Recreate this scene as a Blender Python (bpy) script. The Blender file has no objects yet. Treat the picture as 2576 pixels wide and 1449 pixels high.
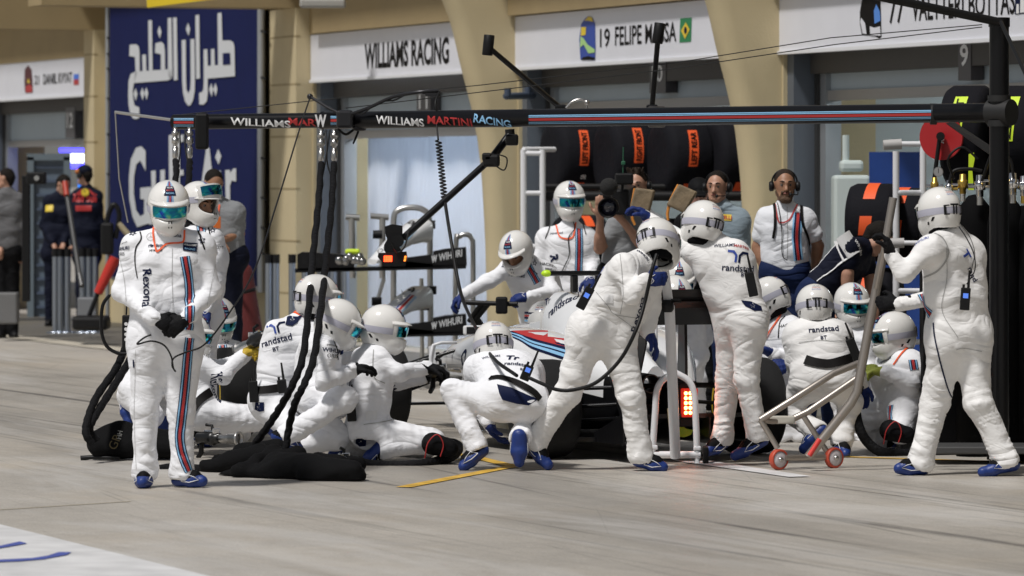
import bpy, bmesh, math, random
import numpy as np
from mathutils import Vector, Matrix, Euler, Quaternion
from mathutils.bvhtree import BVHTree
random.seed(5); RNG = np.random.default_rng(5)
S = bpy.context.scene
COL = S.collection
PI = math.pi
# ------------------------------------------------------------------ camera model
F = 12500.0; CX = 1288.0; HZ = 455.0; CH = 1.85
def P(x, y, Y):                      # photo measurement + distance -> world point
    return Vector(((x-CX)/F*Y, Y, CH-(y-HZ)/F*Y))
def G(x, y, z=0.0):                  # point on the ground seen at x, y
    return P(x, y, (CH-z)*F/(y-HZ))
def sc(Y): return F/Y
D = Vector((-0.345, 0.9386, 0)).normalized()      # along the garages, away
N = Vector((-D.y, D.x, 0))                        # towards the pit lane
WO = Vector((0.06, 50.6, 0))
def W(u, n, z): return WO + D*u + N*n + Vector((0, 0, z))
UP = Vector((0, 0, 1))
# ------------------------------------------------------------------ materials
MATS = {}
def M(name, col=(.5,.5,.5), rough=.5, metal=0, bump=0, bscale=20, mott=0, mscale=3, emit=None, es=0, coat=0, spec=.5, stretch=None):
    if name in MATS: return MATS[name]
    m = bpy.data.materials.new(name); m.use_nodes = True
    nt = m.node_tree; b = nt.nodes['Principled BSDF']
    b.inputs['Base Color'].default_value = (*col, 1)
    b.inputs['Roughness'].default_value = rough; b.inputs['Metallic'].default_value = metal
    b.inputs['Coat Weight'].default_value = coat; b.inputs['Specular IOR Level'].default_value = spec
    if emit: b.inputs['Emission Color'].default_value = (*emit, 1); b.inputs['Emission Strength'].default_value = es
    if bump or mott:
        tc = nt.nodes.new('ShaderNodeTexCoord'); mp = nt.nodes.new('ShaderNodeMapping')
        nt.links.new(tc.outputs['Object'], mp.inputs['Vector'])
        if stretch: mp.inputs['Scale'].default_value = stretch
    if bump:
        n = nt.nodes.new('ShaderNodeTexNoise'); n.inputs['Scale'].default_value = bscale; n.inputs['Detail'].default_value = 5
        nt.links.new(mp.outputs[0], n.inputs['Vector'])
        bp = nt.nodes.new('ShaderNodeBump'); bp.inputs['Strength'].default_value = bump; bp.inputs['Distance'].default_value = .02
        nt.links.new(n.outputs[0], bp.inputs['Height']); nt.links.new(bp.outputs[0], b.inputs['Normal'])
    if mott:
        n = nt.nodes.new('ShaderNodeTexNoise'); n.inputs['Scale'].default_value = mscale; n.inputs['Detail'].default_value = 6
        nt.links.new(mp.outputs[0], n.inputs['Vector'])
        r = nt.nodes.new('ShaderNodeValToRGB'); r.color_ramp.elements[0].position = .3; r.color_ramp.elements[1].position = .7
        r.color_ramp.elements[0].color = (*[c*(1-mott) for c in col], 1); r.color_ramp.elements[1].color = (*[min(1, c*(1+mott)) for c in col], 1)
        nt.links.new(n.outputs[0], r.inputs[0]); nt.links.new(r.outputs[0], b.inputs['Base Color'])
    MATS[name] = m; return m
# ------------------------------------------------------------------ object plumbing
def tag(o, label=None, cat=None, group=None, kind=None):
    if label: o['label'] = label
    if cat: o['category'] = cat
    if group: o['group'] = group
    if kind: o['kind'] = kind
    return o
def empty(name, loc, label, cat, group=None):
    o = bpy.data.objects.new(name, None); COL.objects.link(o); o.location = loc; o.empty_display_size = .1
    return tag(o, label, cat, group)
class MB:
    def __init__(s): s.v = []; s.f = []; s.m = []; s.smooth = []
    def add(s, vs, fs, mi=0, sm=False):
        k = len(s.v); s.v += [tuple(v) for v in vs]; s.f += [tuple(i+k for i in f) for f in fs]
        s.m += [mi]*len(fs); s.smooth += [sm]*len(fs); return s
    def box(s, c, size, ax=None, mi=0, bev=0):
        ax = ax or (Vector((1,0,0)), Vector((0,1,0)), UP)
        c = Vector(c); h = [x/2 for x in size]
        if bev and min(h) > bev:
            # chamfered box: 24 verts via bmesh
            bm = bmesh.new(); bmesh.ops.create_cube(bm, size=1)
            for v in bm.verts: v.co = Vector((v.co.x*size[0], v.co.y*size[1], v.co.z*size[2]))
            bmesh.ops.bevel(bm, geom=bm.edges[:], offset=bev, segments=2, affect='EDGES', profile=.5)
            vs = [c+ax[0]*v.co.x+ax[1]*v.co.y+ax[2]*v.co.z for v in bm.verts]
            bm.verts.index_update(); fs = [[v.index for v in f.verts] for f in bm.faces]; bm.free()
            return s.add(vs, fs, mi)
        vs = [c+ax[0]*(h[0]*i)+ax[1]*(h[1]*j)+ax[2]*(h[2]*k) for i in (-1,1) for j in (-1,1) for k in (-1,1)]
        return s.add(vs, [(0,1,3,2),(4,6,7,5),(0,4,5,1),(2,3,7,6),(0,2,6,4),(1,5,7,3)], mi)
    def wbox(s, u0, u1, n0, n1, z0, z1, mi=0):      # box in wall coordinates
        return s.box(W((u0+u1)/2, (n0+n1)/2, (z0+z1)/2), (abs(u1-u0), abs(n1-n0), abs(z1-z0)), (D, N, UP), mi)
    def tube(s, pts, r, seg=10, mi=0, cap=True, sm=True):
        pts = [Vector(p) for p in pts]; rs = r if isinstance(r, (list, tuple)) else [r]*len(pts)
        prev = None; rings = []
        for i, p in enumerate(pts):
            t = (pts[min(i+1, len(pts)-1)]-pts[max(i-1, 0)]).normalized()
            if prev is None:
                a = t.orthogonal().normalized()
            else:
                a = prev-t*prev.dot(t)
                a = a.normalized() if a.length > 1e-6 else t.orthogonal().normalized()
            prev = a; b = t.cross(a)
            rings.append([p+(a*math.cos(2*PI*k/seg)+b*math.sin(2*PI*k/seg))*rs[i] for k in range(seg)])
        vs = [v for rg in rings for v in rg]; fs = []
        for i in range(len(pts)-1):
            for k in range(seg):
                k2 = (k+1) % seg; fs.append((i*seg+k, i*seg+k2, (i+1)*seg+k2, (i+1)*seg+k))
        s.add(vs, fs, mi, sm)
        if cap: s.add(rings[0], [tuple(range(seg))[::-1]], mi); s.add(rings[-1], [tuple(range(seg))], mi)
        return s
    def cyl(s, a, b, r, seg=20, mi=0, r2=None): return s.tube([a, b], [r, r if r2 is None else r2], seg, mi)
    def lathe(s, c, axis, prof, seg=32, mi=0, sm=True):   # prof: list (along, radius)
        axis = Vector(axis).normalized(); a = axis.orthogonal().normalized(); b = axis.cross(a); c = Vector(c)
        vs = [c+axis*h+(a*math.cos(2*PI*k/seg)+b*math.sin(2*PI*k/seg))*r for h, r in prof for k in range(seg)]
        fs = [(i*seg+k, i*seg+(k+1) % seg, (i+1)*seg+(k+1) % seg, (i+1)*seg+k) for i in range(len(prof)-1) for k in range(seg)]
        return s.add(vs, fs, mi, sm)
    def loft(s, rings, mi=0, sm=True, closed=True, caps=True):
        n = len(rings[0]); vs = [v for r in rings for v in r]; fs = []
        for i in range(len(rings)-1):
            for k in range(n if closed else n-1):
                k2 = (k+1) % n; fs.append((i*n+k, i*n+k2, (i+1)*n+k2, (i+1)*n+k))
        s.add(vs, fs, mi, sm)
        if caps: s.add(rings[0], [tuple(range(n))[::-1]], mi); s.add(rings[-1], [tuple(range(n))], mi)
        return s
    def prism(s, poly, d, mi=0, sm=False):     # poly: list of world pts, extruded by vector d
        n = len(poly); poly = [Vector(p) for p in poly]; d = Vector(d)
        return s.add(poly+[p+d for p in poly], [tuple(range(n)), tuple(range(2*n-1, n-1, -1))]+[(i, (i+1) % n+0, (i+1) % n+n, i+n) for i in range(n)], mi, sm)
    def sphere(s, c, r, seg=16, mi=0, sc3=(1,1,1)):
        prof = [(-math.cos(PI*i/seg)*r, max(1e-4, math.sin(PI*i/seg)*r)) for i in range(seg+1)]
        k0 = len(s.v); s.lathe((0,0,0), UP, prof, seg*2, mi); c = Vector(c)
        for i in range(k0, len(s.v)):
            x, y, z = s.v[i]; s.v[i] = (c.x+x*sc3[0], c.y+y*sc3[1], c.z+z*sc3[2])
        return s
    def build(s, name, mat, parent=None, fixn=True):
        me = bpy.data.meshes.new(name)
        o = bpy.data.objects.new(name, me); COL.objects.link(o)
        org = Vector((0,0,0))
        if parent is not None:
            o.parent = parent; org = wloc(parent)
        elif s.v:
            a = np.array(s.v); org = Vector(((a[:,0].min()+a[:,0].max())/2, (a[:,1].min()+a[:,1].max())/2, a[:,2].min())); o.location = org
        me.from_pydata([(x-org.x, y-org.y, z-org.z) for x, y, z in s.v], [], s.f)
        mats = mat if isinstance(mat, (list, tuple)) else [mat]
        for m in mats: me.materials.append(m)
        me.polygons.foreach_set('material_index', s.m); me.polygons.foreach_set('use_smooth', s.smooth)
        if fixn:
            bm = bmesh.new(); bm.from_mesh(me); bmesh.ops.recalc_face_normals(bm, faces=bm.faces[:]); bm.to_mesh(me); bm.free()
        me.update(); return o
def wloc(o):
    v = Vector(o.location)
    while o.parent is not None: o = o.parent; v += Vector(o.location)
    return v
def curve_pts(pts, n=8):                         # Catmull-Rom through pts
    pts = [Vector(p) for p in pts]; q = [pts[0]*2-pts[1]]+pts+[pts[-1]*2-pts[-2]]; out = []
    for i in range(1, len(q)-2):
        for k in range(n):
            t = k/n; a, b, c, d = q[i-1:i+3]
            out.append(.5*((2*b)+(c-a)*t+(2*a-5*b+4*c-d)*t*t+(3*b-a-3*c+d)*t**3))
    out.append(pts[-1]); return out
# ------------------------------------------------------------------ lettering
_TX = {}
def text2d(txt, bold=0.0, spacing=1.0):          # (verts Nx2, faces), cap height normalised to 1, starts at x=0
    k = (txt, bold, spacing)
    if k in _TX: return _TX[k]
    cu = bpy.data.curves.new('t', 'FONT'); cu.body = txt; cu.offset = bold; cu.space_character = spacing; cu.resolution_u = 3
    ob = bpy.data.objects.new('t', cu); COL.objects.link(ob)
    dg = bpy.context.evaluated_depsgraph_get(); ev = ob.evaluated_get(dg); me = ev.to_mesh()
    v = np.array([(a.co.x, a.co.y) for a in me.vertices]); f = [tuple(p.vertices) for p in me.polygons]
    ev.to_mesh_clear(); bpy.data.objects.remove(ob); bpy.data.curves.remove(cu)
    v[:,0] -= v[:,0].min(); v /= .729
    _TX[k] = (v, f); return _TX[k]
def flat_text(mb, txt, org, ux, uy, h, width=None, bold=0.0, mi=0, center=False, nrm=None, th=0):
    v, f = text2d(txt, bold); w = v[:,0].max()
    sx = h if width is None else width/w
    off = -w*sx/2 if center else 0
    mb.add([org+ux*(a*sx+off)+uy*(b*h) for a, b in v], f, mi); return w*sx
# ------------------------------------------------------------------ implicit surfaces
def smin(a, b, k):
    h = np.clip(.5+.5*(b-a)/k, 0, 1); return b*(1-h)+a*h-k*h*(1-h)
def nets(f, lo, h):                              # naive surface nets -> verts, quads
    s = f < 0; nx, ny, nz = f.shape
    c = sum(s[i:nx-1+i, j:ny-1+j, k:nz-1+k].astype(np.int8) for i in (0,1) for j in (0,1) for k in (0,1))
    act = (c > 0) & (c < 8); idx = -np.ones(act.shape, np.int64); ijk = np.argwhere(act); idx[act] = np.arange(len(ijk))
    acc = np.zeros((len(ijk), 3)); cnt = np.zeros(len(ijk))
    cor = [(i,j,k) for i in (0,1) for j in (0,1) for k in (0,1)]
    for a in cor:
        for ax in range(3):
            if a[ax]: continue
            b = list(a); b[ax] = 1
            va = f[ijk[:,0]+a[0], ijk[:,1]+a[1], ijk[:,2]+a[2]]; vb = f[ijk[:,0]+b[0], ijk[:,1]+b[1], ijk[:,2]+b[2]]
            m = (va < 0) != (vb < 0); t = np.where(m, va/np.where(m, va-vb, 1), 0)
            p = np.tile(np.array(a, float), (len(ijk), 1)); p[:,ax] += t
            acc[m] += p[m]; cnt[m] += 1
    V = np.array(lo)+(ijk+acc/cnt[:,None])*h; Q = []
    for ax in range(3):
        sl = [slice(1, -1)]*3; a = [slice(1, nx-1), slice(1, ny-1), slice(1, nz-1)]; b = list(a)
        a[ax] = slice(0, f.shape[ax]-1); b[ax] = slice(1, f.shape[ax])
        sa = s[tuple(a)]; sb = s[tuple(b)]; e = np.argwhere(sa != sb)
        off = np.array([1, 1, 1]); off[ax] = 0; e = e+off
        u, v = [(1,2), (2,0), (0,1)][ax]
        du = np.zeros(3, int); du[u] = 1; dv = np.zeros(3, int); dv[v] = 1
        g = lambda q: idx[q[:,0], q[:,1], q[:,2]]
        q = np.stack([g(e-du-dv), g(e-dv), g(e), g(e-du)], 1)
        flip = ~s[e[:,0], e[:,1], e[:,2]]
        q[flip] = q[flip][:, ::-1]; Q.append(q)
    return V, np.concatenate(Q)
class SDF:
    """smooth union of round cones (a, b, ra, rb[, squash axis, factor])"""
    def __init__(s, k=.03): s.p = []; s.k = k
    def cone(s, a, b, ra, rb, k=None, mat=0, neg=False, fold=None): s.p.append((np.array(a, float), np.array(b, float), ra, rb, k or s.k, fold, neg, None)); return s
    def ell(s, c, axes, r, k=None, mat=0, neg=False):      # axes: 3x3 rows = unit axes, r: 3 radii
        s.p.append((np.array(c, float), np.array([list(a) for a in axes], float), np.array(r, float), None, k or s.k, mat, neg, 'e')); return s
    def mesh(s, h, disp=None):
        lo = np.full(3, 1e9); hi = -lo
        for p in s.p:
            if p[6]: continue
            if p[7] == 'e': lo = np.minimum(lo, p[0]-p[2].max()); hi = np.maximum(hi, p[0]+p[2].max())
            else: r = max(p[2], p[3]); lo = np.minimum(lo, np.minimum(p[0], p[1])-r); hi = np.maximum(hi, np.maximum(p[0], p[1])+r)
        lo -= 3*h+s.k*.3; hi += 3*h+s.k*.3
        n = np.ceil((hi-lo)/h).astype(int)+1
        ax = [lo[i]+np.arange(n[i])*h for i in range(3)]
        f = np.full(n, .3, np.float32)
        for a, b, ra, rb, k, mat, neg, t in s.p:
            R = ra.max() if t == 'e' else max(ra, rb)
            pl, ph = (a-R, a+R) if t == 'e' else (np.minimum(a, b)-R, np.maximum(a, b)+R)
            mg = k+3*h
            i0 = np.clip(np.floor((pl-mg-lo)/h).astype(int), 0, n-1); i1 = np.clip(np.ceil((ph+mg-lo)/h).astype(int)+1, 1, n)
            sl = tuple(slice(i0[i], i1[i]) for i in range(3))
            X, Y, Z = np.meshgrid(*[ax[i][sl[i]] for i in range(3)], indexing='ij', sparse=True)
            if t == 'e':
                q = [(X-a[0])*b[i][0]+(Y-a[1])*b[i][1]+(Z-a[2])*b[i][2] for i in range(3)]
                k0 = np.sqrt(sum((q[i]/ra[i])**2 for i in range(3))); k1 = np.sqrt(sum((q[i]/ra[i]**2)**2 for i in range(3)))+1e-9
                d = k0*(k0-1)/k1
            else:
                ba = b-a; L = max(ba@ba, 1e-9)
                tt = np.clip(((X-a[0])*ba[0]+(Y-a[1])*ba[1]+(Z-a[2])*ba[2])/L, 0, 1)
                d = np.sqrt((X-a[0]-ba[0]*tt)**2+(Y-a[1]-ba[1]*tt)**2+(Z-a[2]-ba[2]*tt)**2)-(ra+(rb-ra)*tt)
                if mat:            # cloth folds: (amplitude, weight at a, middle, b, phase)
                    am, w0, w1, w2, ph = mat; LL = math.sqrt(L); o = np.cross(ba/LL, (.3,.5,.8)); o = o/np.linalg.norm(o); o2 = np.cross(ba/LL, o)
                    q1 = ((X-a[0])*o[0]+(Y-a[1])*o[1]+(Z-a[2])*o[2])/ra; q2 = ((X-a[0])*o2[0]+(Y-a[1])*o2[1]+(Z-a[2])*o2[2])/ra
                    w = np.where(tt < .5, w0+(w1-w0)*tt*2, w1+(w2-w1)*(tt*2-1))
                    v = np.sin(tt*LL*2*PI/(.078+.02*math.sin(ph*3))+2.2*q1*math.sin(ph)+1.9*q2*math.cos(ph*2)+ph*2+1.3*np.sin(tt*6+ph+q1)); d = d-am*w*(1-np.abs(v))*np.clip(.75+.5*np.sin(q1*2+q2*1.5+ph*3+tt*5), 0, 1.2)
            d = d.astype(np.float32)
            f[sl] = -smin(-f[sl], d, k) if neg else smin(f[sl], d, k)
        if disp is not None:
            X, Y, Z = np.meshgrid(*ax, indexing='ij'); f = f+disp(X, Y, Z).astype(np.float32)
        V, Q = nets(f, lo, h)
        return V, Q
    def obj(s, name, mat, parent, h, disp=None, relax=1):
        V, Q = s.mesh(h, disp)
        for _ in range(relax):                 # laplacian relax
            acc = np.zeros_like(V); c = np.zeros(len(V))
            for i in range(4):
                a, b = Q[:, i], Q[:, (i+1) % 4]
                np.add.at(acc, a, V[b]); np.add.at(c, a, 1); np.add.at(acc, b, V[a]); np.add.at(c, b, 1)
            V = V*.5+acc/np.maximum(c, 1)[:,None]*.5
        return raw_obj(name, V, Q, mat, parent)
def raw_obj(name, V, Q, mat, parent, smooth=True):
    me = bpy.data.meshes.new(name); org = np.array(wloc(parent)) if parent is not None else np.zeros(3)
    Vl = V-org
    me.vertices.add(len(V)); me.vertices.foreach_set('co', Vl.astype(np.float32).ravel())
    me.loops.add(len(Q)*4); me.loops.foreach_set('vertex_index', Q.astype(np.int32).ravel())
    me.polygons.add(len(Q)); me.polygons.foreach_set('loop_start', np.arange(len(Q))*4)
    me.polygons.foreach_set('use_smooth', np.full(len(Q), smooth)); me.update(calc_edges=True); me.validate()
    for m in (mat if isinstance(mat, (list, tuple)) else [mat]): me.materials.append(m)
    o = bpy.data.objects.new(name, me); COL.objects.link(o)
    if parent is not None: o.parent = parent
    return o
# ------------------------------------------------------------------ decals wrapped onto a mesh
def bvh_of(*objs):
    vs = []; fs = []
    for o in objs:
        L = wloc(o); k = len(vs); vs += [v.co+L for v in o.data.vertices]; fs += [tuple(i+k for i in p.vertices) for p in o.data.polygons]
    return BVHTree.FromPolygons(vs, fs)
CAM = Vector((0, 0, CH))
def surf_frame(bvh, x, y, ang=0):
    """point and frame of the surface seen at photo position x, y; ang = rotation of the writing (deg, anticlockwise)"""
    d = (P(x, y, 30)-CAM).normalized(); loc, nr, i, dist = bvh.ray_cast(CAM, d)
    if loc is None: return None
    nr = Vector(nr)
    if nr.dot(d) > 0: nr = -nr
    nr = (nr*.6-d*.4).normalized()
    a = math.radians(ang); ux = Vector((math.cos(a), 0, math.sin(a))); ux = (ux-nr*ux.dot(nr)).normalized()
    return loc, ux, nr.cross(ux).normalized(), nr
def wrap(mb, bvh, fr, pts, faces, mi=0, off=.004):
    loc, ux, uy, nr = fr; out = []
    for a, b in pts:
        q = loc+ux*a+uy*b; h = bvh.ray_cast(q+nr*.12, -nr, .3)
        out.append(h[0]+nr*off if h[0] is not None else q)
    mb.add(out, faces, mi)
def wrap_text(mb, bvh, x, y, txt, h, ang=0, bold=.0, mi=0, width=None, off=.004, fr=None):
    fr = fr or surf_frame(bvh, x, y, ang)
    if fr is None: return
    v, f = text2d(txt, bold); w = v[:,0].max(); sx = h if width is None else width/w
    wrap(mb, bvh, fr, [((a-w/2)*sx, (b-.5)*h) for a, b in v], f, mi, off)
def grid_patch(w, h, nx=6, ny=6):
    pts = [(-w/2+w*i/nx, -h/2+h*j/ny) for j in range(ny+1) for i in range(nx+1)]
    return pts, [(j*(nx+1)+i, j*(nx+1)+i+1, (j+1)*(nx+1)+i+1, (j+1)*(nx+1)+i) for j in range(ny) for i in range(nx)]
def px_ribbon(mb, bvh, pts, w, mi=0, off=.004, steps=10, sub=1, lanes=None):
    """ribbon on the surface through photo points; lanes = list of (offset, width, mi)"""
    lanes = lanes or [(0, w, mi)]
    cp = curve_pts([Vector((a, b, 0)) for a, b in pts], steps); path = []
    for c in cp:
        d = (P(c.x, c.y, 30)-CAM).normalized(); loc, nr, i, dist = bvh.ray_cast(CAM, d)
        if loc is not None:
            nr = Vector(nr); nr = -nr if nr.dot(d) > 0 else nr; path.append((Vector(loc), (nr*.7-d*.3).normalized()))
    if len(path) < 2: return
    path = [p for i, p in enumerate(path) if i == 0 or (p[0]-path[i-1][0]).length < .15]
    for o_, w_, m_ in lanes:
        L = []; R = []
        for i, (p, n) in enumerate(path):
            t = path[min(i+1, len(path)-1)][0]-path[max(i-1, 0)][0]
            if t.length < 1e-6: t = Vector((0,0,1))
            sd = n.cross(t.normalized()).normalized()
            row = []
            for s_ in (-.5, .5):
                q = p+sd*(o_+w_*s_); h = bvh.ray_cast(q+n*.06, -n, .14)
                row.append((h[0] if h[0] is not None else q)+n*off)
            L.append(row[0]); R.append(row[1])
        n_ = len(L); mb.add(L+R, [(i, i+1, n_+i+1, n_+i) for i in range(n_-1)], m_, True)
# ================================================================== materials of the place
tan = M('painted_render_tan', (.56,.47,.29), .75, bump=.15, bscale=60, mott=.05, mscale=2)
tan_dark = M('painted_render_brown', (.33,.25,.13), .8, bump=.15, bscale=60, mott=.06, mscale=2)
white_panel = M('white_panel', (.72,.73,.78), .45, mott=.02)
black_ink = M('black_ink', (.008,.007,.007), .6, spec=.12)
navy_ink = M('navy_ink', (.006,.011,.045), .6, spec=.12)
white_ink = M('white_ink', (.8,.8,.8), .5)
red_ink = M('red_ink', (.45,.03,.03), .45)
lblue_ink = M('light_blue_ink', (.25,.5,.75), .45)
blue_ink = M('blue_ink', (.03,.07,.35), .5)
yellow_ink = M('yellow_ink', (.75,.55,.04), .5)
green_ink = M('green_ink', (.02,.22,.08), .5)
orange_ink = M('orange_cloth', (.85,.11,.02), .6)
lime = M('lime_ink', (.6,.8,.03), .5)
shutter_m = M('shutter_grey_blue', (.40,.47,.52), .5, mott=.03)
shade_m = M('recess_shade_dark', (.06,.055,.05), .6)
alu = M('aluminium_frame', (.42,.44,.46), .4, .6)
dark = M('dark_interior', (.02,.02,.022), .6)
steel = M('brushed_steel', (.55,.54,.52), .3, 1)
chrome = M('chrome', (.75,.75,.75), .12, 1)
black_pl = M('black_plastic', (.006,.006,.0065), .5, spec=.15)
carbon = M('black_carbon', (.006,.006,.007), .3, coat=.15, spec=.3)
rubber = M('rubber', (.012,.012,.0125), .8, spec=.15, bump=.1, bscale=40)
white_pt = M('white_powder_coat', (.75,.76,.78), .35)
def u_at(vx, n=0):                    # wall coordinate seen at photo column vx
    t = (vx-CX)/F; bx = WO.x+N.x*n; by = WO.y+N.y*n
    return (bx-t*by)/(t*D.y-D.x)
def zw(vx, vy, n=0):
    Y = (WO+D*u_at(vx, n)+N*n).y; return CH-(vy-HZ)/F*Y
# ------------------------------------------------------------------ ground
def concrete(name, base, streaks=True):
    m = bpy.data.materials.new(name); m.use_nodes = True; nt = m.node_tree; L = nt.links; b = nt.nodes['Principled BSDF']
    nd = lambda t: nt.nodes.new(t)
    g = nd('ShaderNodeNewGeometry')
    def noise(scale, vec, det=6, rough=.6, dist=0):
        n = nd('ShaderNodeTexNoise'); n.inputs['Scale'].default_value = scale; n.inputs['Detail'].default_value = det
        n.inputs['Roughness'].default_value = rough; n.inputs['Distortion'].default_value = dist; L.new(vec, n.inputs['Vector']); return n.outputs[0]
    def mp(rot, sc3):
        r = nd('ShaderNodeMapping'); r.vector_type = 'TEXTURE'; r.inputs['Rotation'].default_value = (0,0,rot); L.new(g.outputs['Position'], r.inputs['Vector'])
        q = nd('ShaderNodeMapping'); q.inputs['Scale'].default_value = sc3; L.new(r.outputs[0], q.inputs['Vector']); return q.outputs[0]
    def ramp(x, p0, p1, c0, c1):
        r = nd('ShaderNodeValToRGB'); e = r.color_ramp.elements; e[0].position = p0; e[1].position = p1; e[0].color = (*c0, 1); e[1].color = (*c1, 1); L.new(x, r.inputs[0]); return r.outputs[0]
    def mix(f, a, c, mode='MIX'):
        q = nd('ShaderNodeMix'); q.data_type = 'RGBA'; q.blend_type = mode
        if isinstance(f, float): q.inputs[0].default_value = f
        else: L.new(f, q.inputs[0])
        for s_, v in ((6, a), (7, c)):
            if isinstance(v, tuple): q.inputs[s_].default_value = (*v, 1)
            else: L.new(v, q.inputs[s_])
        return q.outputs[2]
    iso = mp(0, (1,1,1))
    c = ramp(noise(.6, iso, 8, .65), .25, .75, tuple(x*.82 for x in base), tuple(x*1.15 for x in base))
    c = mix(.35, c, ramp(noise(7, iso, 8, .7), .3, .7, (.5,.5,.5), (1,1,1)), 'MULTIPLY'); c = mix(.5, c, ramp(noise(55, iso, 3, .7), .35, .65, (.62,.61,.6), (1.2,1.2,1.2)), 'MULTIPLY')
    # warm stains, with warm reflected light put into the same colour
    c = mix(ramp(noise(.35, mp(.3, (1,1,1)), 4), .52, .72, (0,0,0), (.55,.55,.55)), c, tuple(x*y for x, y in zip(base, (1.02,.93,.79))))
    if streaks:
        a0 = math.atan2(D.y, D.x)
        # the driving line: rubber laid down in a band along the lane
        dt = nd('ShaderNodeVectorMath'); dt.operation = 'DOT_PRODUCT'; L.new(g.outputs['Position'], dt.inputs[0]); dt.inputs[1].default_value = tuple(N)
        wb = nd('ShaderNodeMath'); wb.operation = 'ADD'; wb.inputs[1].default_value = -WO.dot(N); L.new(dt.outputs['Value'], wb.inputs[0])
        bd = nd('ShaderNodeFloatCurve') if False else nd('ShaderNodeValToRGB'); mr = nd('ShaderNodeMapRange'); mr.inputs[1].default_value = 0; mr.inputs[2].default_value = 16; L.new(wb.outputs[0], mr.inputs[0])
        e = bd.color_ramp.elements; e[0].position = .26; e[0].color = (0,0,0,1); e[1].position = .62; e[1].color = (0,0,0,1)
        for p_, v_ in ((.34, 1), (.50, .8)): q_ = e.new(p_); q_.color = (v_, v_, v_, 1)
        L.new(mr.outputs[0], bd.inputs[0])
        def band(x):
            q = nd('ShaderNodeMath'); q.operation = 'MULTIPLY'; L.new(x, q.inputs[0]); L.new(bd.outputs[0], q.inputs[1]); return q.outputs[0]
        c = mix(band(ramp(noise(1, mp(a0-.04, (.10, .7, 1)), 4, .6, .4), .36, .70, (0,0,0), (.72,)*3)), c, (.17,.158,.14))
        c = mix(band(ramp(noise(1, mp(a0+.03, (.09, 7, 1)), 5, .65, .5), .56, .66, (0,0,0), (.85,)*3)), c, (.05,.047,.045))
        for rot, s1, s2, lo, hi, amt, colr in ((a0, .16, 4.5, .58, .74, .55, (.11,.10,.095)), (a0+.12, .14, 1.3, .55, .78, .5, (.19,.175,.155)), (a0-.09, .12, 11, .63, .70, .55, (.06,.055,.05)),
                                             (a0+.05, .16, .8, .52, .74, .6, (.66,.65,.63)), (a0-.35, .15, 7, .66, .74, .45, (.10,.095,.09))):
            f_ = ramp(noise(1, mp(rot, (s1, s2, 1)), 6, .68, .8), lo, hi, (0,0,0), (amt,)*3)
            c = mix(f_, c, colr)
        # small dark specks and crumbs of rubber
        v = nd('ShaderNodeTexVoronoi'); v.inputs['Scale'].default_value = 9; L.new(iso, v.inputs['Vector'])
        f_ = ramp(v.outputs['Distance'], .03, .06, (.7,.7,.7), (0,0,0)); c = mix(f_, c, (.09,.085,.08))
    L.new(c, b.inputs['Base Color'])
    rr = nd('ShaderNodeMapRange'); rr.inputs[3].default_value = .30; rr.inputs[4].default_value = .65; L.new(noise(1.3, iso), rr.inputs[0]); L.new(rr.outputs[0], b.inputs['Roughness'])
    bp = nd('ShaderNodeBump'); bp.inputs['Strength'].default_value = .25; bp.inputs['Distance'].default_value = .01; L.new(noise(45, iso, 4), bp.inputs['Height']); L.new(bp.outputs[0], b.inputs['Normal'])
    return m
conc = concrete('pit_lane_concrete', (.50,.465,.41))
def sheet(name, pts, z, mat, kind='structure', **k):
    mb = MB(); pts = [Vector((p[0], p[1], z)) for p in pts]; mb.add(pts, [tuple(range(len(pts)))])
    o = mb.build(name, mat); o['kind'] = kind; return o
sheet('ground', [(-600,-100),(600,-100),(600,1200),(-600,1200)], 0, conc)
apron = concrete('apron_concrete', (.155,.145,.125), False)
def W2(u, n): v = W(u, n, 0); return (v.x, v.y)
# apron in front of the garages and the pale strip that edges it
sheet('apron', [W2(-20,0), W2(-20,2.6), W2(60,2.6), W2(60,0)], .004, apron)
sheet('kerb_strip', [W2(2,2.6), W2(2,2.95), W2(60,2.95), W2(60,2.6)], .008, M('pale_strip', (.5,.46,.38), .6, mott=.15))
ylw = M('yellow_road_paint', (.66,.40,.05), .6, mott=.38, mscale=9)
def road_line(pts, w, mat, name='painted_line'):
    for (a, b) in zip(pts[:-1], pts[1:]):
        a, b = G(*a), G(*b); t = (b-a).normalized(); s_ = Vector((-t.y, t.x, 0))*w/2
        sheet(name, [(a-s_)[:2], (b-s_)[:2], (b+s_)[:2], (a+s_)[:2]], .005, mat)
road_line([(1015,1227),(1285,1175)], .10, ylw)
road_line([(1160,1143),(1290,1174)], .10, ylw)
road_line([(1150,1158),(1215,1152)], .06, ylw)
road_line([(2110,1150),(2600,1165)], .08, ylw)
wpaint = M('white_road_paint', (.68,.68,.68), .5, mott=.16, mscale=3)
a, b, c_, d_ = G(1690,1160), G(1760,1157), G(2040,1200), G(1985,1202)
sheet('painted_patch', [a[:2], b[:2], c_[:2], d_[:2]], .006, wpaint)
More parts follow.
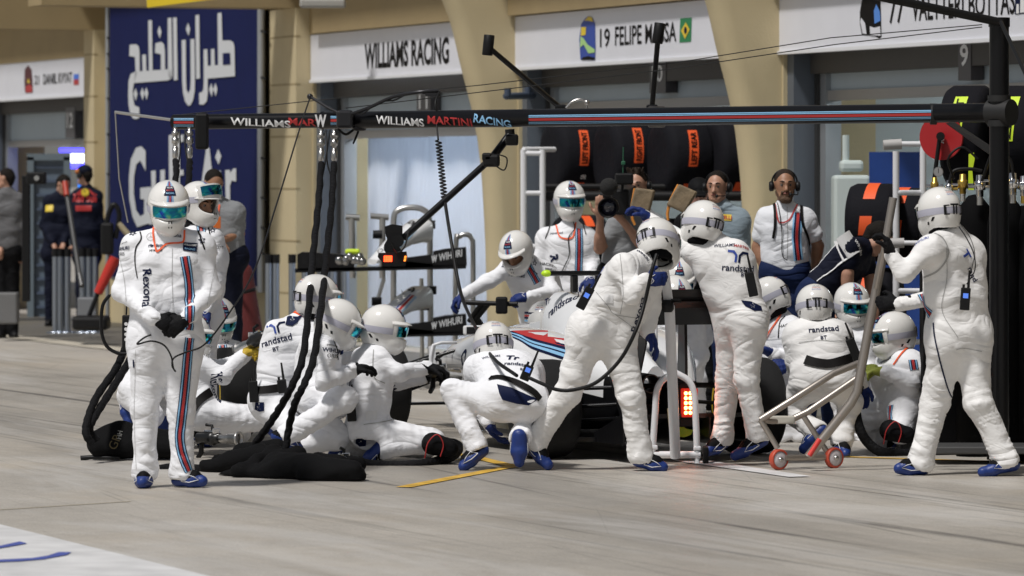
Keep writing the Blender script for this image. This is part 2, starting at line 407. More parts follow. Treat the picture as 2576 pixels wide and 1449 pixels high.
# big white painted logo at the lower left with blue strokes
a, b, c_, d_ = G(-700,1120), G(0,1321), G(560,1460), G(-900,2600)
sheet('painted_logo_ground', [a[:2], b[:2], c_[:2], G(700,1500)[:2], G(300,2400)[:2], d_[:2]], .005, wpaint)
bl = M('blue_road_paint', (.07,.10,.38), .55, mott=.12, mscale=5)
sheet('painted_logo_stroke', [G(*q)[:2] for q in ((-200,1386),(0,1377),(50,1366),(68,1371),(30,1378),(0,1383),(-60,1396),(-200,1410))], .009, bl)
sheet('painted_logo_stroke', [G(*q)[:2] for q in ((-200,1420),(0,1412),(80,1408),(120,1402),(148,1393),(180,1393),(168,1400),(110,1411),(50,1416),(0,1418),(-200,1436))], .009, bl)
# slab joints in the concrete
jm = M('joint_filler', (.16,.15,.13), .8)
for y0, y1 in ((1290,1262),):
    a, b = G(-150, 1293), G(330, 1262); t = (b-a).normalized(); s_ = Vector((-t.y, t.x, 0))*.012
    sheet('slab_joint', [(a-s_)[:2], (b-s_)[:2], (b+s_)[:2], (a+s_)[:2]], .003, M('joint_ochre', (.35,.30,.2), .8))
# ------------------------------------------------------------------ garage building (one thing, with parts)
bld = empty('garage_building', W(0, 0, 0), 'tan pit garage building with white name boards and rolling shutters behind the crew', 'building')
wall = MB()
BAYS = (-27.2, -20.4, -13.6, -6.8, 0, 6.8)
piers = [u for u in BAYS]
# wall above the doors
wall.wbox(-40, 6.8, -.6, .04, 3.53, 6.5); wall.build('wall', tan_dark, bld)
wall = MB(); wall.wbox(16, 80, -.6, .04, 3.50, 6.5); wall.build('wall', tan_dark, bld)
wall = MB(); wall.wbox(7.8, 15.5, -.6, .0, 0, 6.5); wall.build('wall', tan, bld)
for q in ((6.8, 7.8, -.9, .2), (15.5, 16.0, -.9, .2), (22.2, 23.3, -.9, .1)):
    pr = MB(); pr.wbox(*q, 0, 3.83); pr.build('pier', tan, bld)
gr = MB()
for z in (.55, 1.15, 1.75, 2.35, 2.95, 3.5):
    gr.wbox(6.797, 7.803, .15, .203, z, z+.02); gr.wbox(15.497, 16.003, .15, .203, z, z+.02)
gr.build('joint_groove', M('groove_brown', (.34,.27,.15), .8), bld)  # course joints in a browner tone than the pier
# cross beams and roof overhang
for u in (-20.4, -13.6, -6.8, 0, 6.8, 15.5, 22.2):
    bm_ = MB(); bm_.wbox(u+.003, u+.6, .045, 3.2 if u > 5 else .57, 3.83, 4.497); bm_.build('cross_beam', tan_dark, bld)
bm_ = MB()
bm_.wbox(-40, 80, -.5, .57, 4.5, 4.9)
bm_.build('roof_overhang', tan, bld)
for a_, b_ in ((.62,6.45),(-6.18,-.02),(-12.98,-6.82)):
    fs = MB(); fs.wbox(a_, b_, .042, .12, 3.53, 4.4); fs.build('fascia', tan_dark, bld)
# flaring fins between the bays: depth grows with height, rounded nose
for u in (-13.6, -6.8, 0):
    fin = MB(); rings = []
    for z in np.linspace(0, 3.82, 26):
        dep = float(np.interp(z, (0,1.3,1.9,2.3,2.65,3.0,3.46,3.82), (.30,.34,.375,.425,.50,.60,.71,.86)))-.06
        th = .34; r = .15; ring = []
        for k in range(9):
            a_ = PI/2*k/8; ring.append(W(u+r-r*math.sin(PI/2-a_)*1.0, dep-r+r*math.sin(a_), z))
        for k in range(9):
            a_ = PI/2*k/8; ring.append(W(u+th-r+r*math.sin(a_), dep-r+r*math.cos(a_), z))
        ring += [W(u+th, -.9, z), W(u, -.9, z)]; rings.append(ring)
    fin.loft(rings); o = fin.build('column', tan, bld)
    for p_ in o.data.polygons: p_.use_smooth = True
    mod = o.modifiers.new('e', 'EDGE_SPLIT'); mod.split_angle = math.radians(40)
# yellow board and lamp under the roof
def thing_mesh(mb, name, mat, label, cat, group=None):
    o = mb.build(name, mat); return tag(o, label, cat, group)
yb = MB(); q = [P(370,19,55.5), P(366,-60,55.5), P(560,-60,55.5), P(517,0,55.5)]; q[3] = P(690,-30,55.5); q.insert(3, P(690,-60,55.5))
yb.prism([P(370,19,55.2), P(365,-70,55.2), P(700,-70,55.2), P(700,-24,55.2), P(520,0,55.2)], (0,.12,0))
thing_mesh(yb, 'sign_board', M('yellow_board', (.85,.62,.03), .4), 'bright yellow board hanging under the roof above the blue airline banner', 'sign')
lf = MB(); lf.box(P(812,9,54.5), (.50,.25,.09), bev=.02); lf.box(P(812,2,54.5), (.38,.2,.08), bev=.02)
thing_mesh(lf, 'light_fixture', M('grey_lamp_body', (.34,.33,.30), .5), 'grey box shaped light fixture under the roof edge left of the name boards', 'lamp')
# ---- shutters, frames, interior of each bay
def bay(u0, u1, zb, num, px):
    for q, m_ in (((u1-.16, u1-.02, -.24, -.04), M('slate_frame', (.13,.15,.18), .5, .3)), ((u0+.58, u0+.72, -.62, -.1), alu), ((u1-.34, u1-.22, -.42, -.27), alu)):
        fr = MB(); fr.wbox(*q, 0, 3.0); fr.build('door_frame', m_, bld)
    tr = MB(); tr.wbox(u1-.22, u1-.16, -.33, -.24, 0, 3.0); tr.build('door_track', M('track_dark', (.03,.03,.03), .5), bld)
    tr = MB(); tr.wbox(u1-.02, u1, -.9, -.0, 0, 3.0); tr.build('jamb', tan, bld)
    sh = MB(); sh.wbox(u0+.7, u1-.2, -.36, -.32, zb+.08, 2.97)
    o = sh.build('shutter', shutter_m, bld)
    rl = MB(); rl.wbox(u0+.7, u1-.2, -.39, -.29, zb, zb+.09); rl.build('shutter_rail', M('rail_grey', (.36,.35,.34), .4, .3), o)
    hd = MB(); hd.wbox(u0+.6, u1-.02, -.31, -.20, 2.80, 3.02); hd.build('recess_shade_strip', shade_m, bld)  # dark strip painting in the shade of the name board and recess
    x0, x1, y0, y1 = px; ua_, ub_ = u_at(x0, -.3), u_at(x1, -.3); za, zb_ = zw(x0, y1, -.3), zw(x0, y0, -.3); upos = (ua_+ub_)/2; k_ = .04 if zb_ > 2.8 else 0
    pl = MB(); pl.wbox(ub_, ua_, -.31-k_*0, -.296+k_*2.6, za, zb_); po = pl.build('number_plate', M('plate_dark', (.07,.065,.07), .4), bld)
    tx = MB(); flat_text(tx, num, W(upos, -.292+k_*2.6, za+(zb_-za)*.35), -D, UP, (zb_-za)*.5, center=True, bold=.02, width=(ua_-ub_)*.66); tx.build('number', white_ink, po, fixn=False)
bay(0, 6.8, 2.33, '11', (1072,1106,226,300)); bay(-6.8, 0, 2.55, '10', (1660,1701,151,235)); bay(-13.6, -6.8, 2.56, '9', (2440,2472,95,203))
bay(16.0, 22.2, 2.33, '12', (184,207,271,348))
# name boards
def board(u0, u1, z0=2.985, z1=3.52):
    mb = MB(); mb.wbox(u0, u1, -.04, .03, z0, z1); o = mb.build('name_board', white_panel, bld)
    lp = MB(); lp.wbox(u0, u1, -.04, .05, z0-.012, z0+.02); lp.build('board_lip', white_pt, o); return o
NB = .034
def glyph(mb, txt, u, z, h, w, mi=0, bold=.0): flat_text(mb, txt, W(u, NB, z), -D, UP, h, width=w, bold=bold, mi=mi)
def wtext(mb, txt, vx0, vy0, vx1, vy1, hpx, mi=0, bold=.012):   # baseline from (vx0,vy0) to (vx1,..)
    u0 = u_at(vx0, NB); u1 = u_at(vx1, NB); z0 = zw(vx0, vy0, NB)
    Y = (WO+D*u0).y; flat_text(mb, txt, W(u0, NB, z0), -D, UP, hpx/F*Y, width=u0-u1, bold=bold, mi=mi)
def wpoly(mb, pts, mi=0, n=NB):
    mb.add([W(u_at(x, n), n, zw(x, y, n)) for x, y in pts], [tuple(range(len(pts)))], mi)
b1 = board(.5, 6.78)
mb = MB(); WRT = 1; mb_ = mb; wtext(mb, 'WILLIAMS RACING', 917, 171, 1129, 171, 62, bold=.03); mb.build('lettering', black_ink, b1, fixn=False)
b2 = board(-6.28, -.0)
mb = MB(); wtext(mb, '19', 1509, 118, 1534, 118, 47); wtext(mb, 'FELIPE MASSA', 1547, 114, 1701, 114, 49)
mb.build('lettering', black_ink, b2, fixn=False)
# racing helmet picture: generic swirl of yellow, blue and green
mb = MB(); wpoly(mb, [(1460,150),(1457,100),(1462,60),(1472,46),(1480,40),(1490,44),(1497,60),(1498,120),(1497,152)], 0)
wpoly(mb, [(1470,52),(1480,41),(1489,44),(1492,55),(1480,52)], 1, NB+.004); wpoly(mb, [(1461,90),(1462,68),(1474,68),(1473,88)], 1, NB+.004)
wpoly(mb, [(1459,120),(1460,92),(1468,96),(1478,112),(1496,124),(1496,132),(1480,134),(1468,112)], 2, NB+.005)
wpoly(mb, [(1462,151),(1466,144),(1480,141),(1496,145),(1496,151)], 3, NB+.004)
mb.build('helmet_picture', [blue_ink, yellow_ink, M('pale_green_ink', (.4,.65,.25), .5), black_ink], b2, fixn=False)
mb = MB(); wpoly(mb, [(1709,107),(1711,46),(1740,44),(1738,105)]); wpoly(mb, [(1713,77),(1725,56),(1735,74),(1723,98)], 1, NB+.004)
wpoly(mb, [(1724+3.5*math.cos(t), 76+9*math.sin(t)) for t in np.linspace(0, 6.28, 15)[:-1]], 2, NB+.007)
mb.build('flag', [green_ink, yellow_ink, navy_ink], b2, fixn=False)
b3 = board(-13.08, -6.8)
mb = MB(); wtext(mb, '77', 2236, 58, 2274, 58, 66); wtext(mb, 'VALTTERI BOTTAS', 2293, 52, 2553, 52, 64)
mb.build('lettering', black_ink, b3, fixn=False)
mb = MB(); wpoly(mb, [(2553,36),(2554,-15),(2590,-18),(2590,33)], 0)
wpoly(mb, [(2556,34),(2557,10),(2563,10),(2563,34)], 1, NB+.004); wpoly(mb, [(2566,32),(2567,-10),(2590,-12),(2590,30)], 1, NB+.004)
mb.build('flag', [navy_ink, white_ink], b3, fixn=False)
mb = MB(); wpoly(mb, [(2168,88),(2163,60),(2163,30),(2170,-10),(2214,-14),(2216,50),(2217,92),(2212,97),(2200,90)], 0)
wpoly(mb, [(2200,60),(2198,28),(2204,10),(2213,28),(2215,52)], 1, NB+.004); wpoly(mb, [(2170,84),(2164,55),(2166,44),(2176,58),(2180,86)], 2, NB+.004)
wpoly(mb, [(2189,88),(2188,66),(2200,70),(2214,66),(2215,90)], 2, NB+.005)
mb.build('helmet_picture', [black_ink, M('mid_blue_ink', (.08,.25,.7), .4), white_panel], b3, fixn=False)
b4 = board(16.02, 24)
mb = MB(); wtext(mb, '21', 87, 213, 98, 213, 24); wtext(mb, 'DANIIL KVYAT', 109, 212, 181, 212, 26, bold=.02)
mb.build('lettering', black_ink, b4, fixn=False)
mb = MB(); wpoly(mb, [(63,234),(61,205),(62,175),(70,164),(79,175),(82,205),(82,233)], 0); wpoly(mb, [(65,233),(64,218),(74,212),(81,218),(81,232)], 1, NB+.004)
wpoly(mb, [(68,208),(71,196),(75,209)], 2, NB+.004)
mb.build('helmet_picture', [M('maroon_ink', (.09,.015,.02), .5), red_ink, yellow_ink], b4, fixn=False)
mb = MB(); wpoly(mb, [(185,187),(185,179),(198,178),(198,186)], 0); wpoly(mb, [(185,200),(185,187),(198,186),(198,199)], 1); wpoly(mb, [(185,214),(185,200),(198,199),(198,213)], 2)
mb.build('flag', [white_panel, M('flag_blue', (.05,.18,.7), .5), red_ink], b4, fixn=False)
# interiors
inn = MB(); inn.wbox(-40, 6.8, -7.6, -7.5, 0, 3.4); inn.build('back_wall', M('garage_back', (.42,.46,.47), .6), bld)
for u in (-13.35, -6.55, .25, 6.85, 15.85):
    sd = MB(); sd.wbox(u, u+.1, -7.5, -.92, 0, 3.4); sd.build('side_wall', M('garage_side', (.5,.55,.56), .6), bld)
ce = MB(); ce.wbox(-40, 40, -7.6, -.6, 3.41, 3.5); ce.build('ceiling', M('garage_ceiling', (.5,.5,.5), .7), bld)
bw = MB(); bw.wbox(16, 24, -5.1, -5, 0, 3.4); bw.build('back_wall', M('garage_blue_back', (.05,.06,.16), .6), bld)
curtain_m = M('white_curtain', (.66,.69,.74), .7); _nt = curtain_m.node_tree; _b = _nt.nodes['Principled BSDF']; _t = _nt.nodes.new('ShaderNodeBsdfTranslucent'); _t.inputs[0].default_value = (.74,.80,.9,1)
_x = _nt.nodes.new('ShaderNodeMixShader'); _x.inputs[0].default_value = .5; _nt.links.new(_b.outputs[0], _x.inputs[1]); _nt.links.new(_t.outputs[0], _x.inputs[2]); _nt.links.new(_x.outputs[0], _nt.nodes['Material Output'].inputs[0])
# white curtain wall in bay 11
cur = MB(); us = np.linspace(.6, 6.15, 190); 
pts = [(u, -.44+.014*math.sin(u*9)+.008*math.sin(u*43)) for u in us]
vs = [W(u, n, .02) for u, n in pts]+[W(u, n, 2.38) for u, n in pts]+[W(u, n-.02, .02) for u, n in pts]+[W(u, n-.02, 2.38) for u, n in pts]; k = len(pts)
cur.add(vs, [(i, i+1, k+i+1, k+i) for i in range(k-1)]+[(2*k+i, 3*k+i, 3*k+i+1, 2*k+i+1) for i in range(k-1)]+[(k+i, k+i+1, 3*k+i+1, 3*k+i) for i in range(k-1)], 0, True)
cu = thing_mesh(cur, 'curtain', curtain_m, 'white pleated curtain closing the garage under number 11', 'curtain')
cb = MB(); cb.cyl(W(.6,-.44,2.40), W(6.15,-.44,2.40), .025); cb.build('rail', alu, cu)
# interior lamps (the lit tubes of the garages)
tube = M('lamp_tube', (1,1,1), .5, emit=(.85,.95,1), es=13)
tubeb = M('lamp_tube_blue', (.1,.1,1), .5, emit=(.06,.05,1), es=3)
def strip_lamp(u0, u1, n, z, mat, label, h=.08, w=.2):
    mb = MB(); mb.wbox(u0, u1, n-w/2, n+w/2, z-h/2, z+h/2); return thing_mesh(mb, 'ceiling_lamp', mat, label, 'lamp', 'lamps inside the garages')
strip_lamp(-12.4, -7.6, -3.0, 3.3, tube, 'long white tube lamp inside the right garage')
strip_lamp(-5.8, -.6, -3.0, 3.3, tube, 'long white tube lamp inside the garage numbered 10')
strip_lamp(.8, 6, -1.7, 3.2, M('lamp_tube_bright', (1,1,1), .5, emit=(.85,.93,1), es=22), 'long white tube lamp behind the white curtain')
mb = MB(); mb.box(P(218,398,69), (.78,.05,.12)); thing_mesh(mb, 'ceiling_lamp', M('lamp_bar', (1,1,1), .5, emit=(.9,.97,1), es=4), 'bright white lamp bar glowing in the left garage over two men', 'lamp', 'lamps inside the garages')
mb = MB(); mb.box(P(214,416,69.3), (.8,.05,.09)); mb.box(P(212,378,69.3), (.7,.05,.06)); thing_mesh(mb, 'ceiling_lamp', tubeb, 'blue glowing light strips round the white lamp bar in the left garage', 'lamp', 'lamps inside the garages')
# left garage: glazed partition door with grey blinds
gp = empty('partition', P(130,780,68), 'grey slatted glass partition door inside the left garage', 'partition')
mb = MB(); c0 = P(78,395,67.5); c1 = P(170,800,67.5); w_ = c1.x-c0.x; h_ = c0.z-c1.z
mb.box((c0.x+w_/2, 67.5, c1.z+h_/2), (w_, .03, h_)); mb.build('pane', M('pane_grey', (.13,.17,.22), .3), gp)
mb = MB()
for x_ in (c0.x, c1.x): mb.box((x_, 67.45, c1.z+h_/2), (.09, .08, h_))
mb.box((c0.x+w_/2, 67.45, c0.z), (w_+.09, .08, .09)); mb.build('frame', M('pane_frame', (.16,.20,.23), .4), gp)
mb = MB()
for i in range(11): mb.box((c0.x+w_/2, 67.47, c1.z+.15+i*.19), (w_-.1, .04, .035))
mb.build('slat', M('slat_blue', (.09,.12,.18), .4), gp)
mb = MB(); mb.box(P(226,488,69.6), (.33,.04,.42)); o = thing_mesh(mb, 'display_screen', M('screen_glow', (.02,.1,.4), .4, emit=(.03,.25,.9), es=1.2), 'blue lit screen at the right side of the left garage', 'screen')
mb = MB(); mb.box(P(226,480,69.57), (.3,.02,.05)); mb.build('stripe', M('screen_green', (.1,.6,.2), .4, emit=(.1,.8,.2), es=.8), o)
# ------------------------------------------------------------------ blue banner
bn = empty('banner', W(12, .26, 0), 'tall dark blue banner with white Arabic and Latin airline lettering on a metal frame', 'banner')
n_ = .30
def bpoly(mb, pts, mi=0, n=n_+.012): mb.add([W(u_at(x, n), n, zw(x, y, n)) for x, y in pts], [tuple(range(len(pts)))], mi)
mb = MB(); ua, ub = u_at(276, n_), u_at(649, n_); mb.wbox(ub, ua, n_-.02, n_, 0.62, 4.6); mb.build('cloth', M('banner_blue', (.010,.015,.075), .7, spec=.1, mott=.05), bn)
fr = MB()
for x_, r_ in ((271, .03), (657, .045)): u_ = u_at(x_, n_-.03); fr.cyl(W(u_, n_-.03, .55 if r_ > .04 else 0), W(u_, n_-.03, 4.6), r_)
fr.cyl(W(ua, n_-.05, .6), W(ub, n_-.05, .6), .03); fr.build('frame', alu, bn)
tie = MB()
for x_, yy in ((271, (97,138,175,250,340,440,540,640)), (657, (80,197,290,400,500,575,640))):
    for y_ in yy:
        u_ = u_at(x_, n_); z_ = zw(x_, y_, n_); tie.cyl(W(u_+.12, n_-.02, z_+.02), W(u_-.12, n_-.02, z_-.01), .014, 8)
tie.build('tie', black_pl, bn)
def R1(pts): return [(x/2.862*.7594, y/2.862*.7594) for x, y in pts]      # measured in an enlarged view
ar = MB(); A_ = lambda *p: bpoly(ar, R1(p))
A_((1225,530),(1230,425),(1290,420),(1315,440),(1322,480),(1325,680),(1285,680),(1280,540))
A_((1215,900),(1220,760),(1240,700),(1280,680),(1310,675),(1270,785),(1258,860),(1262,930),(1275,1000),(1320,1018),(1322,1115),(1290,1130),(1260,1122),(1235,1080),(1220,1000))
A_((1280,680),(1620,655),(1640,700),(1625,745),(1590,762),(1270,787))
A_((1348,520),(1383,516),(1387,676),(1352,678)); A_((1405,195),(1440,190),(1447,672),(1412,674))
A_((1468,500),(1475,410),(1530,396),(1555,420),(1563,480),(1565,668),(1525,670),(1525,515))
A_((1590,172),(1625,168),(1635,690),(1630,740),(1610,755),(1592,690)); A_((1640,168),(1675,164),(1684,757),(1648,762))
A_((1723,380),(1760,376),(1764,770),(1768,850),(1785,885),(1803,850),(1808,770),(1806,372),(1842,368),(1848,700),(1846,860),(1830,950),(1805,998),(1780,1000),(1755,960),(1735,880),(1727,760))
A_((1852,145),(1888,140),(1896,743),(1860,748)); A_((1492,300),(1511,243),(1531,300),(1515,365)); A_((1762,275),(1783,215),(1803,275),(1787,340))
A_((1888,880),(1912,875),(1928,850),(1932,770),(1930,470),(1965,465),(1970,625),(2000,622),(2000,465),(2032,462),(2036,620),(2068,615),(2062,125),(2100,120),(2108,385),(2180,382),(2210,400),(2222,440),(2228,722),(1968,745),(1970,880),(1960,960),(1930,992),(1890,990))
A_((1265,890),(1285,835),(1303,890),(1288,955)); A_((1330,885),(1350,830),(1368,885),(1353,950)); A_((1368,880),(1387,826),(1406,880),(1390,948))
A_((1982,850),(2002,788),(2022,850),(2006,915)); A_((2022,845),(2042,785),(2061,845),(2045,912))
def R5(pts): return [(x/2.862*.7594, (y/2.862+500)*.7594) for x, y in pts]
B_ = lambda *p: bpoly(ar, R5(p))
B_((1380,190),(1330,90),(1290,130),(1270,250),(1268,400),(1290,560),(1330,620),(1365,600),(1368,460),(1330,455),(1330,350),(1440,340),(1445,700),(1400,690),(1300,722),(1255,620),(1225,450),(1222,250),(1240,80),(1290,-30),(1340,-45),(1380,0))
B_((1432,190),(1475,185),(1478,420),(1520,440),(1520,182),(1563,178),(1566,500),(1470,520),(1440,460))
B_((1600,-150),(1640,-155),(1645,520),(1605,520)); B_((1660,-90),(1690,-150),(1740,-155),(1738,-90),(1705,-80),(1705,180),(1740,178),(1740,230),(1705,232),(1706,520),(1665,520),(1664,10))
B_((1900,380),(1955,-30),(1985,-30),(2030,375),(1990,378),(1972,180),(1945,380)); B_((2040,60),(2068,-20),(2098,50),(2072,130))
B_((2050,190),(2092,186),(2096,500),(2054,500)); B_((2135,182),(2178,178),(2182,210),(2210,168),(2238,165),(2238,290),(2195,280),(2180,330),(2182,500),(2140,500))
ar.build('lettering', M('banner_white', (.62,.64,.66), .6), bn, fixn=False)
hid = ar
# dark square behind the hole of the letter
ho = MB(); bpoly(ho, R1([(2110,505),(2180,500),(2183,610),(2112,615)]), 0, n_+.018); ho.build('lettering_gap', MATS['banner_blue'], bn, fixn=False)
# ------------------------------------------------------------------ world, sun, camera
wd = bpy.data.worlds.new('World'); S.world = wd; wd.use_nodes = True; nt = wd.node_tree
bg = nt.nodes['Background']; sky = nt.nodes.new('ShaderNodeTexSky'); sky.sky_type = 'NISHITA'; sky.sun_disc = False
TOS = (N*.90+(-D)*.44).normalized(); EL = math.radians(60)
sky.sun_elevation = EL; sky.sun_rotation = math.atan2(TOS.x, TOS.y)
hs = nt.nodes.new('ShaderNodeHueSaturation'); hs.inputs['Saturation'].default_value = .35
nt.links.new(sky.outputs[0], hs.inputs['Color']); nt.links.new(hs.outputs[0], bg.inputs[0]); bg.inputs[1].default_value = .05
sd_ = (TOS*math.cos(EL)+UP*math.sin(EL)).normalized()
ld = bpy.data.lights.new('Sun', 'SUN'); ld.energy = 3.1; ld.angle = math.radians(7); ld.color = (1, .965, .93)
lo = bpy.data.objects.new('Sun', ld); COL.objects.link(lo); lo.rotation_euler = sd_.to_track_quat('Z', 'Y').to_euler(); lo.location = (0, 0, 30)
cd = bpy.data.cameras.new('Camera'); co = bpy.data.objects.new('Camera', cd); COL.objects.link(co)
co.location = CAM; co.rotation_euler = (PI/2, 0, 0); cd.sensor_width = 36; cd.lens = 36*F/2576; cd.shift_y = -(724.5-HZ)/2576
cd.clip_start = .5; cd.clip_end = 3000; S.camera = co
cd.dof.use_dof = True; cd.dof.focus_distance = 32.5; cd.dof.aperture_fstop = 4.5
S.view_settings.view_transform = 'Standard'; S.view_settings.look = 'None'; S.view_settings.exposure = 0; S.view_settings.gamma = 1
S.cycles.use_denoising = True
# ================================================================== people: library
def suit_mat(name, col, patch=None):
    m = bpy.data.materials.new(name); m.use_nodes = True; nt = m.node_tree; L = nt.links; b = nt.nodes['Principled BSDF']
    b.inputs['Roughness'].default_value = .72; b.inputs['Sheen Weight'].default_value = .15; b.inputs['Specular IOR Level'].default_value = .3 if sum(col) > .3 else .12
    if sum(col) < .3: b.inputs['Sheen Weight'].default_value = 0
    tc = nt.nodes.new('ShaderNodeNewGeometry')
    def noi(scale, det, dist, st=(1,1,1)):
        mp = nt.nodes.new('ShaderNodeMapping'); mp.inputs['Scale'].default_value = st; L.new(tc.outputs['Position'], mp.inputs['Vector'])
        n = nt.nodes.new('ShaderNodeTexNoise'); n.inputs['Scale'].default_value = scale; n.inputs['Detail'].default_value = det; n.inputs['Distortion'].default_value = dist
        L.new(mp.outputs[0], n.inputs['Vector']); return n.outputs[0]
    # creases: ridged noise (abs(n-.5)) at two sizes plus fabric grain
    def ridge(x):
        a = nt.nodes.new('ShaderNodeMath'); a.operation = 'SUBTRACT'; L.new(x, a.inputs[0]); a.inputs[1].default_value = .5
        c = nt.nodes.new('ShaderNodeMath'); c.operation = 'ABSOLUTE'; L.new(a.outputs[0], c.inputs[0]); return c.outputs[0]
    def mul(x, k):
        a = nt.nodes.new('ShaderNodeMath'); a.operation = 'MULTIPLY'; L.new(x, a.inputs[0]); a.inputs[1].default_value = k; return a.outputs[0]
    def add(x, y):
        a = nt.nodes.new('ShaderNodeMath'); a.operation = 'ADD'; L.new(x, a.inputs[0]); L.new(y, a.inputs[1]); return a.outputs[0]
    h = add(add(mul(ridge(noi(2.6, 1.2, 1.6, (1,1,1.7))), 2.6), mul(ridge(noi(7, 1, 1.4, (1,1,2.2))), .40)), mul(noi(60, 2, 0), .02))
    bp = nt.nodes.new('ShaderNodeBump'); bp.inputs['Strength'].default_value = .42; bp.inputs['Distance'].default_value = .04
    L.new(h, bp.inputs['Height']); L.new(bp.outputs[0], b.inputs['Normal'])
    r = nt.nodes.new('ShaderNodeValToRGB'); r.color_ramp.elements[0].position = .35; r.color_ramp.elements[1].position = .65
    r.color_ramp.elements[0].color = (*[c*.96 for c in col], 1); r.color_ramp.elements[1].color = (*col, 1)
    L.new(noi(4, 5, .5), r.inputs[0]); L.new(r.outputs[0], b.inputs['Base Color'])
    MATS[name] = m; return m
suit_w = suit_mat('white_race_suit', (.87,.88,.91)); suit_w2 = suit_mat('cream_race_suit', (.86,.855,.845))
shirt_w = suit_mat('white_shirt_cloth', (.78,.80,.84)); shirt_g = suit_mat('grey_shirt_cloth', (.24,.25,.26)); shirt_b = suit_mat('blue_grey_shirt_cloth', (.27,.34,.39))
for _n in ('black_plastic','rubber','black_carbon'): MATS[_n].node_tree.nodes['Principled BSDF'].inputs['Specular IOR Level'].default_value = .3
navy_c = suit_mat('navy_cloth', (.012,.022,.07)); navy_d = suit_mat('dark_navy_cloth', (.008,.01,.022)); black_c = suit_mat('black_cloth', (.006,.006,.007))
panel_g = suit_mat('grey_stretch_panel', (.42,.42,.41))
skin = M('skin', (.46,.25,.17), .5, mott=.08, mscale=30); skin_d = M('skin_tanned', (.33,.17,.10), .5, mott=.08, mscale=30)
hair_m = M('dark_hair', (.010,.007,.005), .7, spec=.2, bump=.6, bscale=120); hair_b = M('brown_grey_hair', (.030,.020,.014), .7, spec=.2, bump=.6, bscale=120)
helm_m = M('white_gloss_helmet', (.80,.79,.76), .16, coat=.5); strap_m = M('grey_goggle_strap', (.46,.46,.54), .6)
pad_m = M('helmet_padding', (.006,.006,.007), .9, spec=.1)
glove_b = M('blue_glove', (.012,.028,.14), .6, spec=.25, bump=.3, bscale=70); glove_k = M('black_glove', (.006,.006,.007), .7, spec=.15, bump=.3, bscale=70); glove_y = M('yellow_glove', (.50,.34,.02), .6, bump=.3, bscale=70)
glove_l = M('lime_glove', (.30,.34,.05), .6, bump=.3, bscale=70)
shoe_b = M('blue_shoe', (.010,.035,.19), .45, bump=.15, bscale=50)
lm = bpy.data.materials.new('mirror_lens'); lm.use_nodes = True; nt = lm.node_tree; b = nt.nodes['Principled BSDF']
b.inputs['Metallic'].default_value = 1; b.inputs['Roughness'].default_value = .08
tc = nt.nodes.new('ShaderNodeTexCoord'); nn = nt.nodes.new('ShaderNodeTexNoise'); nn.inputs['Scale'].default_value = 9; nn.inputs['Distortion'].default_value = 2; nt.links.new(tc.outputs['Object'], nn.inputs['Vector'])
rr = nt.nodes.new('ShaderNodeValToRGB'); e = rr.color_ramp.elements; e[0].position = .3; e[0].color = (.02,.03,.30,1); e[1].position = .7; e[1].color = (.30,.55,.20,1)
q = rr.color_ramp.elements.new(.5); q.color = (.02,.35,.38,1); nt.links.new(nn.outputs[0], rr.inputs[0]); nt.links.new(rr.outputs[0], b.inputs['Base Color'])
lens_m = lm; MATS['mirror_lens'] = lm
smoke_lens = M('smoke_lens', (.05,.05,.06), .1, .6)
# ---- helmet prototype at the origin: x right, y forward, z up
def _proto_helmet():
    I = [(1,0,0),(0,1,0),(0,0,1)]
    s = SDF(.03); s.ell((0,-.012,.02), I, (.127,.150,.134)); s.ell((0,.055,-.075), I, (.082,.098,.078), k=.05); s.cone((0,-.05,-.06), (0,.05,-.09), .098, .085, k=.05)
    s.ell((0,-.012,.012), I, (.108,.132,.114), k=.004, neg=True)
    s.ell((0,.15,-.012), I, (.112,.115,.052), k=.008, neg=True)
    s.cone((0,-.04,-.10), (0,-.05,-.30), .080, .10, k=.01, neg=True); s.cone((0,.02,-.12), (0,0,-.3), .06, .09, k=.01, neg=True)
    s.ell((0,.02,-.06), I, (.07,.085,.07), k=.004, neg=True)
    V, Q = s.mesh(.0058)
    o = raw_obj('helmet', V, Q, helm_m, None)
    return o
H0 = _proto_helmet(); HB = BVHTree.FromPolygons([v.co.copy() for v in H0.data.vertices], [tuple(p.vertices) for p in H0.data.polygons])
def hp(az, el, off=.003):         # point on the shell; az 0 = front, degrees, positive = wearer's right
    a, e_ = math.radians(az), math.radians(el); d = Vector((math.sin(a)*math.cos(e_), math.cos(a)*math.cos(e_), math.sin(e_)))
    c = Vector((0, -.01, 0)); h = HB.ray_cast(c+d*.5, -d, .5)
    q = h[0] if h[0] is not None and (h[0]-c).length > .10 else c+Vector((d.x*.127, d.y*.152, d.z*.134))
    return q+d*off
def hpatch(mb, az0, az1, e0, e1, nx, ny, off, mi=0, both=False):
    el = (lambda t, a0, a1: a0+(a1-a0)*t)
    vs = [hp(el(i/nx, az0, az1), el(j/ny, e0, e1), off) for j in range(ny+1) for i in range(nx+1)]
    mb.add(vs, [(j*(nx+1)+i, j*(nx+1)+i+1, (j+1)*(nx+1)+i+1, (j+1)*(nx+1)+i) for j in range(ny) for i in range(nx)], mi, True)
